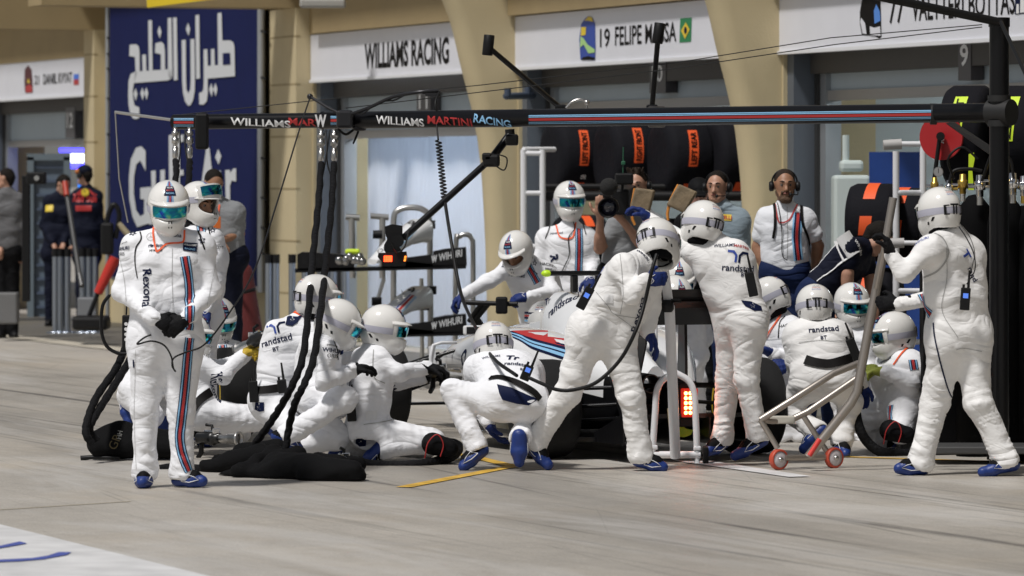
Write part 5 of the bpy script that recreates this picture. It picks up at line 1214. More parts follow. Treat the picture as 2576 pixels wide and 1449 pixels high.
mb = MB(); mb.cyl(Vector((B2.x+.03, 31.95, 0)), Vector((B2.x+.03, 31.95, 2.88)), .063, 28); mb.cyl(Vector((B2.x+.03,31.95,2.84)), Vector((B2.x+.03,31.95,2.9)), .069, 28); mb.build('post', MATS['beam_black_gloss'], gan)
mb = MB(); mb.cyl(P(2490,283,32.0), P(2545,283,31.9), .085, 24); mb.cyl(Vector((B2.x+.03,31.95,2.2)), Vector((B2.x+.03,31.95,2.24)), .075, 24); mb.cyl(Vector((B2.x+.03,31.95,2.36)), Vector((B2.x+.03,31.95,2.40)), .075, 24); mb.cyl(P(2340,287,32.3), P(2356,287,32.3), .07, 20); mb.build('clamp', M('dark_grey_metal', (.03,.03,.03), .5, .5), gan)
mb = MB(); mb.cyl(P(2195,-12,31.6), P(2516,56,31.9), .028, 12); mb.cyl(P(2518,56,31.8), P(2582,190,31.0), .014, 8); mb.build('stay', black_pl, gan)
mb = MB()
for pts in ([(290,282,37.2),(436,302,36.9)],): mb.tube([P(*p) for p in pts], .012, 8)
mb.tube([P(290,282,37.2), P(300,450,37.2), P(322,560,37.2)], .006, 6)
mb.build('antenna_arm', steel, gan)
mb = MB()
mb.tube([P(452,289,36.9), P(800,252,36.5), P(1200,215,35.8), P(1700,158,34.5), P(2090,95,33.2), P(2470,62,32)], .0035, 5)
mb.tube([P(870,272,35.6), P(1290,222,34.9), P(1700,172,34.0), P(2100,112,33), P(2470,68,32)], .0035, 5)
mb.build('guy_wire', M('wire', (.05,.05,.05), .4, .8), gan)
mb = MB(); mb.box(P(508,330,36.6), (.10,.05,.27), bev=.02); mb.build('hanging_pad', black_pl, gan)
# arm with cable running to the coil
mb = MB(); pts = curve_pts([P(880,288,35.4), P(930,270,35.3), P(985,245,35.2), P(1050,232,35.1), P(1103,228,35.1)], 4); mb.tube(pts, .013, 8)
mb.tube([P(862,290,35.5), P(820,268,35.6), P(780,243,35.7)], .011, 8); mb.sphere(P(780,243,35.7), .022, 8); mb.box(P(1088,238,35.1), (.10,.03,.025))
mb.tube([p+Vector((.01*math.sin(i*1.1), 0, .016*math.cos(i*1.1)-.01)) for i, p in enumerate(pts)], .007, 6)
mb.box(P(868,300,35.45), (.12,.14,.13), bev=.02); mb.box(P(905,312,35.5), (.10,.1,.10), bev=.02); mb.build('cable_arm', M('dark_tube', (.03,.03,.033), .3, .5), gan)
mb = MB(); loop = [P(905,318,35.5), P(895,345,35.5), P(888,362,35.5), P(896,345,35.5), P(902,330,35.5)]; mb.tube(curve_pts(loop, 4), .007, 6); mb.tube(curve_pts([P(850,325,35.5),P(870,338,35.5),P(890,326,35.5)],4), .01, 6); mb.build('cable', black_pl, gan)
# coiled air line running to the crouching man
mb = MB(); top = P(1096,290,35.0); bot = P(1118,500,34.6)
co_ = [top.lerp(bot, t)+Vector((.020*math.cos(t*2*PI*24), .020*math.sin(t*2*PI*24), 0))*(0 if t < .3 else 1) for t in np.linspace(0, 1, 24*9)]
mb.tube(co_, .006, 6)
mb.tube(curve_pts([bot, P(1134,600,34.3), P(1160,740,34.0), P(1200,830,33.0), P(1240,900,31.9), P(1300,945,31.45)], 5), .012, 8)
mb.tube(curve_pts([P(1106,230,35.1), P(1095,262,35.0), P(1107,300,35.0)], 4), .008, 6)
thing(mb, 'coiled_cable', black_pl, 'black coiled cable hanging from the gantry arm down to the crouching man', 'cable')
# lamp arms over the beam
def lamp_arm(base, tip, ang, label):
    root = empty('lamp_arm', tuple(P(*base)), label, 'lamp arm', 'lamp arms on top of the gantry beam')
    mb = MB(); mb.cyl(P(*base), P(*tip), .019, 12); mb.box(P(*base), (.08,.08,.05), bev=.01); mb.build('arm', carbon, root)
    t = P(*tip); a = math.radians(ang); d_ = Vector((math.sin(a),0,math.cos(a))); mb = MB(); mb.lathe(t-d_*.06, d_, [(0,.001),(0,.034),(.005,.038),(.14,.038),(.145,.034),(.146,.001)], 24); mb.build('head', black_pl, root)
lamp_arm((1410,272,35.2), (1228,118,34.9), 6, 'long slanting arm with a black cylinder head on the beam, left one')
lamp_arm((1640,272,34.7), (1656,88,34.5), 8, 'upright arm with a black cylinder head standing on the beam')
mb = MB(); mb.tube(curve_pts([P(1424,272,35.0),P(1440,256,35.0),P(1460,250,35.0),P(1474,256,35.0)],4), .010, 8); mb.sphere(P(1476,258,35.0), .020, 8); mb.tube([P(1476,262,35),P(1476,276,35)], .006, 6); thing(mb, 'gooseneck_arm', steel, 'short bent metal gooseneck on top of the beam right of the slanting arm', 'arm')
mb = MB(); mb.lathe(P(1652,294,34.3), (1,0,0), [(-.06,.066),(-.05,.074),(.05,.074),(.06,.066)], 24); mb.box(P(1665,300,34.2), (.14,.03,.04), bev=.008); thing(mb, 'pipe_clamp', M('dark_grey_metal2', (.12,.11,.10), .4, .8), 'grey clamp round the middle of the striped beam', 'clamp')
# camera boom with traffic light panel
cb_ = empty('signal_boom', P(1285,345,34.8), 'black jointed boom hanging from the beam with a red lit signal panel at its end', 'signal boom')
mb = MB(); mb.cyl(P(1285,335,34.9), P(1240,395,34.8), .028, 12); mb.cyl(P(1240,395,34.8), P(1015,598,34.4), .024, 16); mb.cyl(P(1282,325,34.9), P(1284,352,34.9), .035, 12); mb.box(P(1288,352,34.8), (.09,.09,.08), bev=.015); mb.build('arm', carbon, cb_)
mb = MB(); mb.box(P(1236,404,34.7), (.12,.09,.09), bev=.02); mb.box(P(1225,395,34.7), (.07,.09,.06), bev=.015); mb.build('joint', black_pl, cb_)
mb = MB(); mb.tube(curve_pts([P(1250,388,34.6),P(1275,398,34.6),P(1268,428,34.6),P(1240,412,34.6)],5), .005, 6); mb.tube(curve_pts([P(1030,575,34.3),P(1018,620,34.2),P(1000,635,34.2),P(985,610,34.2)],5), .006, 6); mb.build('cable', black_pl, cb_)
mb = MB(); poly = [(968,570),(985,564),(1012,568),(1010,590),(1002,612),(1012,640),(1008,636),(975,638),(967,620),(978,600),(969,588)]; 
mb.prism([P(x, y, 34.35) for x, y in ((968,570),(985,564),(1012,568),(1012,590),(1002,606),(1004,622),(1012,634),(1006,638),(972,638),(966,630),(966,616),(974,602),(969,588))], (0,.12,0)); mb.cyl(P(1000,606,34.3), P(1000,606,34.24), .045, 18); mb.build('motor_case', black_pl, cb_)
mb = MB(); mb.prism([P(x, y, 34.3) for x, y in ((952,637),(1022,633),(1026,658),(1016,661),(962,661),(950,646))], (0,.08,0)); lp = mb.build('light_panel', black_pl, cb_)
mb = MB()
for i in range(5):
    for j in range(4): mb.box(P(967.5+i*4.2, 645+j*3.9, 34.285), (.0095,.006,.0088))
mb.build('red_lamp', M('signal_red', (1,.1,.03), .3, emit=(1,.05,.01), es=7), lp)
mb = MB(); 
for j in range(4): mb.box(P(1020-j*.6, 645+j*3.6, 34.285), (.014,.006,.006))
mb.build('amber_lamp', M('signal_amber', (1,.4,.05), .3, emit=(1,.25,.03), es=3), lp)
# ---- couplings and big hoses
hose_m = M('hose_sleeve', (.007,.007,.008), .75, spec=.15, bump=.8, bscale=35)
def coupling(x, y, Y, root):
    mb = MB(); c = P(x, y, Y); mb.lathe(c, (0,0,-1), [(-.03,.016),(0,.016),(0,.026),(.03,.026),(.03,.019),(.05,.019),(.05,.027),(.09,.027),(.09,.017),(.12,.017),(.12,.022),(.19,.022),(.20,.013)], 16); mb.build('coupling', steel, root)
def hoses(label, tops, paths, r, Y, group):
    root = empty('air_hose', tuple(P(tops[0][0], tops[0][1], Y)), label, 'air hose', group)
    for (x, y) in tops: coupling(x, y, Y, root)
    for path in paths:
        cp = curve_pts([P(*p) for p in path], 8)
        cp = [p+Vector((.003*math.sin(i*1.9), .003*math.cos(i*2.3), 0)) for i, p in enumerate(cp)]
        mb = MB(); mb.tube(cp, [r*(1+.07*math.sin(i*2.1)) for i in range(len(cp))], 12); mb.build('hose', hose_m, root)
    return root
HG = 'air hoses hanging from the gantry beams'
h1 = hoses('pair of thick black hoses hanging from the near beam to the black cover', [(808,335),(841,335)],
  [[(808,412,35.3),(800,520,34.6),(787,645,33.6),(777,770,32.4),(762,897,31.4),(735,970,31.2),(705,1025,31.3),(672,1075,31.4),(640,1118,31.5)], [(840,412,35.3),(834,520,34.6),(821,645,33.6),(808,770,32.2),(790,897,31.4),(766,965,31.1),(744,1010,31.1),(728,1070,31.2),(716,1150,31.2)]], .0235, 35.5, HG)
h2 = hoses('pair of thin black hoses hanging from the far beam behind the standing man', [(441,330),(477,330)], [[(441,405,36.4),(443,440,36),(430,560,35.4),(395,800,34.6),(380,900,34.4)], [(477,405,36.4),(475,450,36),(470,560,35.4),(440,800,34.6),(410,900,34.4)]], .023, 36.6, HG)
for x in (452, 467, 818, 830):
    pass
mb = MB(); mb.tube(curve_pts([P(452,328,36.6),P(453,380,36.5),P(446,425,36.4)],4), .006, 6); mb.tube(curve_pts([P(466,328,36.6),P(466,370,36.5),P(475,420,36.3)],4), .006, 6); mb.build('signal_wire', black_pl, h2)
mb = MB(); mb.tube(curve_pts([P(819,328,35.5),P(822,380,35.4),P(810,450,35.2)],4), .006, 6); mb.tube(curve_pts([P(830,328,35.5),P(822,400,35.4),P(838,460,35.1)],4), .006, 6); mb.build('signal_wire', black_pl, h1)
h3 = empty('air_hose', tuple(P(215,1090,32.6)), 'two black hoses looping from the front man to the black bag at the left', 'air hose')
for path in ([(318,870,33.4),(290,930,33.2),(245,995,32.8),(222,1050,32.6),(216,1090,32.5),(232,1118,32.5)], [(330,900,33.3),(300,950,33.1),(262,1010,32.8),(232,1060,32.6),(226,1085,32.6),(245,1110,32.6)]):
    cp = curve_pts([P(*p) for p in path], 7); mb = MB(); mb.tube(cp, [.026*(1+.08*math.sin(i*2.1)) for i in range(len(cp))], 12); mb.build('hose', hose_m, h3)
mb = MB(); mb.tube(curve_pts([P(276,742,33.2),P(258,770,33.2),P(255,830,33.2),P(268,870,33.2),(P(295,888,33.2)),P(318,890,33.2)],6), .012, 8)
mb.tube(curve_pts([P(300,738,33.2),P(276,742,33.2)],4), .004, 6); 
o = thing(mb, 'cable_loop', black_pl, 'thin black cable looping at the left elbow of the front standing man', 'cable')
cbx = empty('control_box', tuple(P(318,885,33.1)), 'small black control box with round white knobs beside the front standing man', 'control box')
mb = MB(); mb.box(P(318,838,33.1), (.055,.05,.24), bev=.008); mb.cyl(P(318,792,33.1), P(320,740,33.1), .006, 8); mb.build('case', black_pl, cbx)
mb = MB()
for i in range(4): mb.cyl(P(317,815+i*13,33.07), P(317,815+i*13,33.05), .012, 12)
mb.build('knob', white_ink, cbx)
# cable held by the front man
mb = MB(); mb.tube(curve_pts([P(1,1,1)*0+P(780,245,35.7), P(752,330,34.5), P(700,500,32.5), P(640,680,31), P(575,790,30.2), P(515,866,29.8), P(470,885,29.75), P(438,900,29.72), P(433,920,29.7), P(442,935,29.7), P(436,925,29.7), P(430,895,29.7), P(412,868,29.72), P(380,858,29.7), P(345,866,29.7), P(362,850,29.68), P(380,842,29.68)], 6), .0055, 6)
thing(mb, 'signal_cable', black_pl, 'thin black cable running from the gantry to the hand of the front man', 'cable')
# second cable: radio lead of the rear jack man
mb = MB(); mb.tube(curve_pts([P(1652,640,31.25), P(1640,680,31.2), P(1622,760,31.2), P(1600,830,31.1), P(1560,905,31.1), P(1500,962,31.1), P(1440,981,31.15), P(1400,980,31.2), P(1370,968,31.3), P(1330,950,31.4)], 7), .012, 8)
thing(mb, 'air_line', black_pl, 'black cable curving from the neck of the rear jack man across his legs', 'cable')
# ---- black covers on the ground
cover_m = M('black_cover_fabric', (.006,.006,.0065), .85, spec=.1, bump=.9, bscale=7)
def blob(name, label, cat, pts, wr=.02, seed=1, h=.016, mat=cover_m):
    s = SDF(.06)
    for a, b, ra, rb in pts: s.cone(P(*a), P(*b), ra, rb)
    cx = P(*pts[0][0]); root = empty(name, (cx.x, cx.y, 0), label, cat)
    o = s.obj('fabric', mat, root, h, wrinkle(seed, wr)); me = o.data
    for v in me.vertices:
        z = v.co.z
        if z < .006: v.co.z = .006
    return root
bag = blob('hose_cover', 'large crumpled black fabric cover lying on the ground in front of the kneeling men', 'cover',
  [((520,1178,31.6),(650,1150,31.4),.05,.09),((560,1200,31.2),(700,1192,30.9),.04,.09),((700,1170,31.0),(780,1176,30.8),.10,.085),((760,1185,30.8),(885,1190,30.7),.09,.075),((600,1150,31.8),(700,1130,31.6),.06,.07),((720,1160,31.2),(745,1140,31.2),.09,.05),((780,1190,30.7),(890,1192,30.6),.09,.075),((880,1165,31.0),(905,1170,31.0),.05,.05),((600,1190,31.0),(690,1140,31.3),.05,.06),((530,1165,31.8),(640,1140,31.8),.03,.05),((850,1165,30.9),(800,1150,31.0),.06,.05)], .022, 3)
mb = MB(); mb.box(P(800,1221,30.6), (.09,.02,.008)); mb.build('lime_label', lime, bag)
bg2 = blob('equipment_bag', 'black padded bag with faded lettering lying behind the legs of the front man', 'bag', [((250,1112,33.0),(300,1105,33.0),.085,.115),((300,1108,33.0),(420,1118,33.0),.115,.10),((250,1125,32.9),(440,1130,32.9),.07,.065)], .006, 5)
bvb = bvh_of(*[c for c in bg2.children]); mb = MB(); wrap_text(mb, bvb, 288, 1112, 'GP', .06, 70, .0, 0); wrap_text(mb, bvb, 300, 1094, 'HH', .035, 80, .0, 1); mb.build('lettering', [M('faded_gold', (.10,.075,.03), .7), M('faded_white', (.3,.3,.28), .7)], bg2, fixn=False)
# ---- wheel guns
gun_m = M('gun_dark_metal', (.05,.05,.05), .35, .9)
def wheel_gun(tail, tip, label, sc_=1.0, glab='wheel guns'):
    a, b = P(*tail), P(*tip); d_ = (b-a).normalized(); L = (b-a).length; root = empty('wheel_gun', tuple(a), label, 'wheel gun', glab)
    mb = MB(); mb.lathe(a, d_, [(0,.02),(.01,.036),(L*.30,.042),(L*.34,.048),(L*.42,.048),(L*.44,.036),(L*.55,.034)], 20); mb.build('motor', gun_m, root)
    mb = MB(); mb.lathe(a, d_, [(L*.5,.030),(L*.72,.030),(L*.74,.036),(L*.93,.038),(L*.94,.046),(L,.050),(L,.036),(L*.9,.034)], 24); mb.build('socket', steel, root)
    up = d_.orthogonal(); up = (UP-d_*UP.dot(d_)).normalized()
    mb = MB(); mb.tube([a+d_*L*.12+up*.02, a+d_*L*.10-up*.10, a+d_*L*.02-up*.13], [.016,.018,.016], 10); mb.tube([a+d_*L*.38+up*.03, a+d_*L*.36+up*.085, a+d_*L*.22+up*.09], .011, 8); mb.build('handle', black_pl, root)
    mb = MB(); mb.cyl(a+d_*L*.2+up*.045, a+d_*L*.5+up*.045, .012, 10); mb.box(a+d_*L*.46+up*.05, (.05,.04,.035), bev=.005); mb.build('fitting', chrome, root)
wheel_gun((495,1102,33.2), (603,1104,33.0), 'silver wheel gun lying on the ground behind the front man')
wheel_gun((668,842,33.4), (600,880,33.7), 'wheel gun held by the man with yellow gloves')
wheel_gun((1082,935,32.6), (1150,945,33.6), 'wheel gun held at the front wheel by the kneeling man')
wheel_gun((835,1160,31.2), (905,1172,31.3), 'wheel gun half under the black cover')
wheel_gun((2175,935,33.9), (2120,965,34.1), 'wheel gun at the glove of the seated man at the right')
# ground hose by the kneeling man
mb = MB(); cp = curve_pts([P(905,1166,32.3),P(980,1172,32.3),P(1060,1168,32.3),P(1120,1155,32.5),P(1148,1138,32.7),P(1150,1120,32.9),P(1120,1112,33.2)], 6); mb.tube(cp, [.034*(1+.05*math.sin(i*2)) for i in range(len(cp))], 12)
thing(mb, 'ground_hose', hose_m, 'thick black hose lying round the knees of the man at the front wheel', 'hose')
mb = MB(); cp = curve_pts([P(2165,960,33.6),P(2152,1010,33.5),P(2160,1070,33.4),P(2185,1115,33.4),P(2230,1140,33.4),P(2330,1140,33.5),P(2430,1138,33.6)], 6); mb.tube(cp, .034, 12)
thing(mb, 'ground_hose', hose_m, 'thick black hose curving under the seated man at the right', 'hose')
mb = MB(); cp = curve_pts([P(402,1180,31.9),P(430,1176,31.9),P(470,1178,31.8),P(520,1180,31.6)], 5); mb.tube(cp, .028, 10); thing(mb, 'hose_end', hose_m, 'short grey hose end between the feet of the front man', 'hose')
mb = MB(); mb.tube([P(203,1153,32.9),P(230,1150,32.9),P(300,1152,32.8)], [.018,.014,.008], 8); thing(mb, 'plug', black_pl, 'small black plug on a cord left of the padded bag', 'plug')
# ---- loose tyre at the left
lt_ = wheel_parts(P(578,975,35.5)*1.0+Vector((0,0,0)), N, .29, 'loose_wheel', None); lt_z = P(578,975,35.5).z
tag(lt_, 'loose racing wheel standing between the yellow gloved man and the goggled man', 'wheel'); lt_.location.z += (.33-lt_z)
for ch in lt_.children: ch.location.z -= 0
# fix: children were built in world space, shift the whole wheel so it rests on the ground
# ---- front jack bar
fj = empty('front_jack', tuple(P(1205,1000,37.8)), 'black front jack with a T shaped handle bar held by the leaning man', 'jack')
mb = MB(); mb.cyl(P(1165,761,37.5), P(1302,765,37.4), .019, 12); mb.cyl(P(1228,762,37.5), P(1192,806,37.6), .026, 12); mb.cyl(P(1212,762,37.5), P(1180,808,37.6), .018, 12); mb.cyl(P(1192,800,37.6), P(1215,835,37.7), .04, 12); mb.cyl(P(1215,830,37.7), P(1195,1010,38.6), .03, 12); mb.box(P(1195,1030,38.6), (.35,.5,.06), bev=.02); mb.box(P(1262,768,37.4), (.09,.05,.13), bev=.015)
mb.build('frame', black_pl, fj)
# ---- rear jack
rj = empty('rear_jack', tuple(P(1700,1165,32.5)), 'white tubular rear jack with a long pole lifting the back of the car', 'jack')
Yj = 32.5; mb = MB(); mb.cyl(P(1668,655,31.9), P(1684,775,32.0), .030, 16); mb.cyl(P(1684,770,32.0), P(1699,1150,Yj-.1), .034, 16); mb.build('pole', white_pt, rj)
mb = MB(); mb.lathe(P(1677,758,31.95), (0,0,-1), [(-.01,.034),(.0,.048),(.05,.048),(.07,.034)], 18); mb.cyl(P(1690,756,31.95), P(1712,757,31.9), .012, 8); mb.build('collar', black_pl, rj)
mb = MB(); mb.tube(curve_pts([P(1700,938,Yj),P(1668,955,Yj),P(1652,985,Yj),P(1648,1040,Yj),P(1641,1140,Yj)],6), .022, 12); mb.tube(curve_pts([P(1700,938,Yj),P(1732,958,Yj),P(1746,990,Yj),P(1750,1050,Yj),P(1754,1150,Yj)],6), .022, 12)
mb.cyl(P(1636,1144,Yj), P(1762,1144,Yj), .024, 12); mb.cyl(P(1754,1120,Yj), P(1754,1168,Yj), .018, 10); mb.box(P(1754,1128,Yj), (.05,.05,.03), bev=.008); mb.box(P(1645,1125,Yj), (.05,.05,.03), bev=.008); mb.build('frame', white_pt, rj)
mb = MB(); mb.cyl(P(1686,1027,Yj-.15), P(1690,1075,Yj-.15), .020, 12); mb.build('handle_grip', M('worn_wood', (.45,.36,.22), .6), rj)
mb = MB(); mb.box(P(1775,1148,Yj), (.035,.14,.13), bev=.01); mb.build('wheel', rubber, rj)
mb = MB(); mb.prism([P(x, y, 32.9) for x, y in ((1703,1098),(1702,1068),(1712,1066),(1725,1078),(1744,1082),(1738,1094),(1722,1100))], (0,.03,0)); thing(mb, 'lime_tag', lime, 'bright lime yellow tag hanging behind the white rear jack', 'tag')
# ---- silver trolley
tr = empty('trolley', tuple(P(2030,1180,31.7)), 'silver tube trolley with two red tyred wheels in front of the squatting man', 'trolley')
Yt = 31.8; T_ = lambda x, y, dy=0: P(x, y, Yt+dy)
mb = MB()
mb.tube([T_(2247,497,-.25), T_(2229,602,-.25)], .026, 12); mb.tube([T_(2222,640,-.1), T_(2190,800,-.1), T_(2156,985,-.1), T_(2140,1015,-.1), T_(2033,1150,-.1)], .030, 12)
mb.tube([T_(1913,1056), T_(1990,1008), T_(2096,940,.1), T_(2160,914,.2)], .022, 10); mb.tube([T_(1990,1056,.2), T_(2032,1036,.2), T_(2152,954,.3)], .022, 10)
mb.tube([T_(1913,1056), T_(1957,1128)], .018, 10); mb.tube([T_(2022,1048,.2), T_(2084,1142,.2)], .018, 10); mb.tube([T_(1913,1056), T_(1942,1060,.05), T_(1990,1056,.2)], .018, 10)
mb.tube([T_(1975,1152), T_(2090,1150,.2)], .020, 10); mb.tube([T_(2205,725,-.15), T_(2229,602,-.25)], .020, 10)
mb.build('frame', M('worn_steel_tube', (.42,.38,.34), .42, .9), tr)
mb = MB(); mb.box(T_(1968,1056,.1), (.16,.06,.05), bev=.008); mb.build('bracket', M('bracket_cream', (.5,.48,.42), .5), tr)
mb = MB(); mb.cyl(T_(2062,1105,-.14), T_(2036,1146,-.16), .016, 10); mb.build('red_tape', M('red_tape', (.7,.05,.04), .5), tr)
for x, y, dy in ((1959,1157,0),(2098,1151,.2)):
    ax = Vector((.55,-.83,0)).normalized(); c = T_(x, y, dy); c.z = .067; wr_ = empty('wheel', (0,0,0), None, None); wr_.parent = tr; wr_.location = c-wloc(tr)
    mb = MB(); mb.lathe(c, ax, [(-.02,.052),(-.022,.062),(-.014,.067),(.014,.067),(.022,.062),(.02,.052)], 28); mb.build('tyre', M('red_rubber', (.50,.07,.035), .45), wr_)
    mb = MB(); mb.lathe(c, ax, [(-.018,.001),(-.018,.053),(.018,.053),(.020,.02),(.020,.001)], 24); mb.build('hub', M('hub_white', (.62,.58,.60), .4), wr_)
    mb = MB(); mb.lathe(c, ax, [(.02,.016),(.034,.014),(.034,.001)], 12); mb.build('axle_nut', steel, wr_)
# ---- tyre racks with heated covers
tyc = M('tyre_cover_black', (.009,.009,.012), .8, spec=.12, bump=.4, bscale=14)
def covered_tyre(c, axis, w, label, strip=orange_ink, txt=None, r=.345, grp='covered tyres on the racks', ph=0, num=None):
    root = empty('covered_tyre', (c.x, c.y, c.z-r), label, 'covered tyre', grp)
    h = w/2; mb = MB(); mb.lathe(c, axis, [(-h,.001),(-h,r*.55),(-h*1.04,r*.75),(-h*.95,r*.93),(-h*.7,r),(h*.7,r),(h*.95,r*.93),(h*1.04,r*.75),(h,r*.55),(h,.001)], 40); cv = mb.build('cover', tyc, root)
    a = Vector(axis).normalized(); f_ = Vector((0,-1,0)); f_ = (f_-a*f_.dot(a)).normalized(); u_ = UP
    if strip:
        for lo_, hi_ in (((-15,40),(-70,-42),(55,85)) if strip is orange_ink else ((-15,40),)):
            mb = MB(); vs = []
            for t in np.linspace(math.radians(lo_+ph), math.radians(hi_+ph), 10):
                d_ = f_*math.cos(t)+u_*math.sin(t)
                for o_ in (-.045,.045): vs.append(c+d_*(r+.004)+a*(o_-.02+.03*math.sin(t)))
            mb.add(vs, [(2*i,2*i+1,2*i+3,2*i+2) for i in range(9)], 0, True); st = mb.build('label_strip', strip, root, fixn=False)
            if txt and lo_ == -15:
                v, f = text2d(txt, .03); w_ = v[:,0].max(); mb = MB(); A0 = math.radians(36+ph); A1 = math.radians(-12+ph)
                mb.add([c+(f_*math.cos(A1+(A0-A1)*x/w_)+u_*math.sin(A1+(A0-A1)*x/w_))*(r+.008)+a*(-(y-.5)*.055-.02+.03*math.sin(A1+(A0-A1)*x/w_))*1.0 for x, y in v], f); mb.build('lettering', black_ink, st, fixn=False)
        if num:
            v, f = text2d(num, .02); mb = MB(); mb.add([c+(f_*math.cos(-.55+x*.09)+u_*math.sin(-.55+x*.09))*(r+.006)+a*(-(y-.5)*.05-.02) for x, y in v], f); mb.build('lettering', white_ink, root, fixn=False)
    return root
for i, (x, tx, lb) in enumerate(((1440,'LEFT FRONT','leftmost covered tyre of the upper rack row with orange label'),(1575,'RIGHT FRONT','second covered tyre of the upper rack row, orange label'),(1712,'LEFT REAR','third covered tyre of the upper rack row, orange label'),(1840,'RIGHT REAR','covered tyre of the upper rack row next to the tan column'))):
    covered_tyre(P(x, 398, (46.6,46.1,45.6,45.5)[i]), -N, .43, lb, r=.37, txt=tx, num='58' if i == 0 else None, ph=(4,8,3,6)[i])
for i, (x, y, lb) in enumerate(((1460,640,'black covered tyre on the lower rack behind the standing helmeted man'),(1590,650,'black covered tyre on the lower rack behind the cameraman'),(1720,650,'covered tyre low behind the helmet of the reaching man'),(1840,650,'covered tyre low behind the young man'))):
    covered_tyre(P(x, y, 46.4-.3*i), -N, .43, lb, ph=-10, r=.37)
rk = empty('tyre_rack', tuple(P(1345,970,44.9)), 'white tubular tyre rack holding black covered tyres beside the tan column', 'rack')
mb = MB()
for x in (1317,1365): mb.cyl(P(x,376,44.9), P(x,968,44.9), .028, 14)
for y in (386,486,620,760): mb.cyl(P(1317,y,44.9), P(1365,y,44.9), .023, 12)
mb.cyl(P(1317,376,44.9), P(1395,376,45.2), .024, 12); mb.build('post', white_pt, rk)
mb = MB(); mb.tube([P(1365,493,45.0), P(1880,493,45.0)], .045, 8); mb.tube([P(1365,470,45.4), P(1880,470,45.4)], .03, 8); mb.build('shelf_bar', black_pl, rk)
rk2 = empty('tyre_rack', tuple(P(2290,1090,36.6)), 'white tubular rack with three rungs behind the right standing man', 'rack')
mb = MB()
for x, y0 in ((2254,380),(2322,352)): mb.cyl(P(x,y0,36.6), P(x,1080,36.6), .024, 14)
for y in (485,732,860): mb.cyl(P(2254,y,36.6), P(2322,y,36.6), .021, 12)
mb.cyl(P(2262,362,36.6), P(2328,362,36.6), .020, 12); mb.cyl(P(2262,611,36.3), P(2312,611,36.3), .018, 12); mb.build('post', white_pt, rk2)
mb = MB(); mb.cyl(P(2222,365,36.4), P(2268,362,36.4), .038, 20); mb.cyl(P(2240,612,36.1), P(2274,611,36.1), .036, 16); mb.build('sensor', M('sensor_grey', (.45,.44,.43), .5), rk2)
mb = MB()
ct = [((2200,560,36.9),'black covered tyre with orange band held by the bending man'),((2275,570,37.2),'black covered tyre behind the white right rack')]
for p_, lb in ct: covered_tyre(P(*p_), (Vector((1,-.25,0))), .36, lb, ph=52, r=.29)
covered_tyre(P(2200,790,36.9), Vector((1,-.3,0)), .36, 'covered tyre with orange band low beside the white right rack', ph=30)
for x, y, lb in ((2440,345,'black covered tyre with lime band high at the right of the post'),(2570,345,'black covered tyre with lime band at the right edge'),):
    covered_tyre(P(x, y, 34.6), Vector((1,-.35,0)), .30, lb, strip=lime, txt='LEFT', ph=10, r=.36)
# ---- red brake board
lb_ = empty('stop_board', tuple(P(2340,520,34.4)), 'round red board on a black pole with white letters beside the gantry post', 'sign')
c = P(2367,345,34.2); mb = MB(); mb.cyl(c, c+Vector((.01,.02,0)), .158, 40); dk = mb.build('disc', M('red_board', (.38,.012,.015), .45), lb_)
mb = MB(); a = math.radians(72); ux = Vector((math.cos(a),0,math.sin(a))); uy = Vector((-math.sin(a),0,math.cos(a))); flat_text(mb, 'BRAKES', P(2383,364,34.19), ux, uy, .05, bold=.02); mb.build('lettering', white_ink, dk, fixn=False)
mb = MB(); mb.cyl(P(2364,345,34.15), P(2341,520,34.2), .015, 10); mb.cyl(P(2366,343,34.17), P(2366,343,34.1), .03, 16); mb.build('pole', black_pl, lb_)
mb = MB(); mb.prism([P(2380,310,34.0),P(2400,306,34.0),P(2500,372,33.0),P(2500,396,33.0)], (0,.05,0)); thing(mb, 'diagonal_strut', black_pl, 'black diagonal strut between the red board and the gantry post', 'strut')
# ---- covered gas bottles with regulators
gb = empty('gas_bottle_rig', tuple(P(2480,1150,33.0)), 'tall black covered gas bottles with brass and chrome regulators at the right edge', 'gas bottles')
bk = M('matt_black_cover', (.004,.004,.0045), .8, spec=.08)
mb = MB()
for x, Y in ((2452,33.4),(2530,33.0),(2610,32.9),(2680,33.1)):
    c0 = P(x, 1140, Y); c0.z = 0; mb.lathe(c0, UP, [(0,.001),(0,.125),(1.55,.125),(1.68,.10),(1.75,.045),(1.76,.001)], 28)
mb.wbox; mb.box((c0.x-.28, 33.75, .84), (1.25,.4,1.68), bev=.04); mb.build('bottle', bk, gb)
mb = MB(); mb.box(P(2560,1128,32.6)+Vector((0,0,0)), (1.15,.5,.05), bev=.01); mb.build('base_plate', M('base_plate_grey', (.10,.10,.10), .5, .5), gb)
br = M('brass', (.62,.42,.10), .35, 1)
def reg(x, y, Y, s_=1.0, ms=(br, chrome)):
    c = P(x, y, Y); mb = MB(); mb.lathe(c, UP, [(-.06*s_,.001),(-.06*s_,.022*s_),(-.02*s_,.022*s_),(-.02*s_,.034*s_),(.03*s_,.034*s_),(.035*s_,.024*s_),(.07*s_,.022*s_),(.075*s_,.001)], 18); mb.build('regulator', ms[0], gb)
    mb = MB(); mb.cyl(c-UP*.04*s_, c-UP*.11*s_, .018*s_, 14); mb.cyl(c+Vector((-.07*s_,0,0)), c+Vector((.07*s_,0,0)), .010, 10); mb.build('pipe', ms[1], gb)
reg(2351,468,33.0,.8); reg(2388,475,32.9,.8,(chrome,br)); reg(2422,465,32.9,1.0); reg(2465,470,32.8,1.1,(chrome,steel)); reg(2503,455,32.7,1.25); reg(2548,465,32.7,1.1,(chrome,steel)); reg(2575,470,32.7,1.0,(chrome,br))
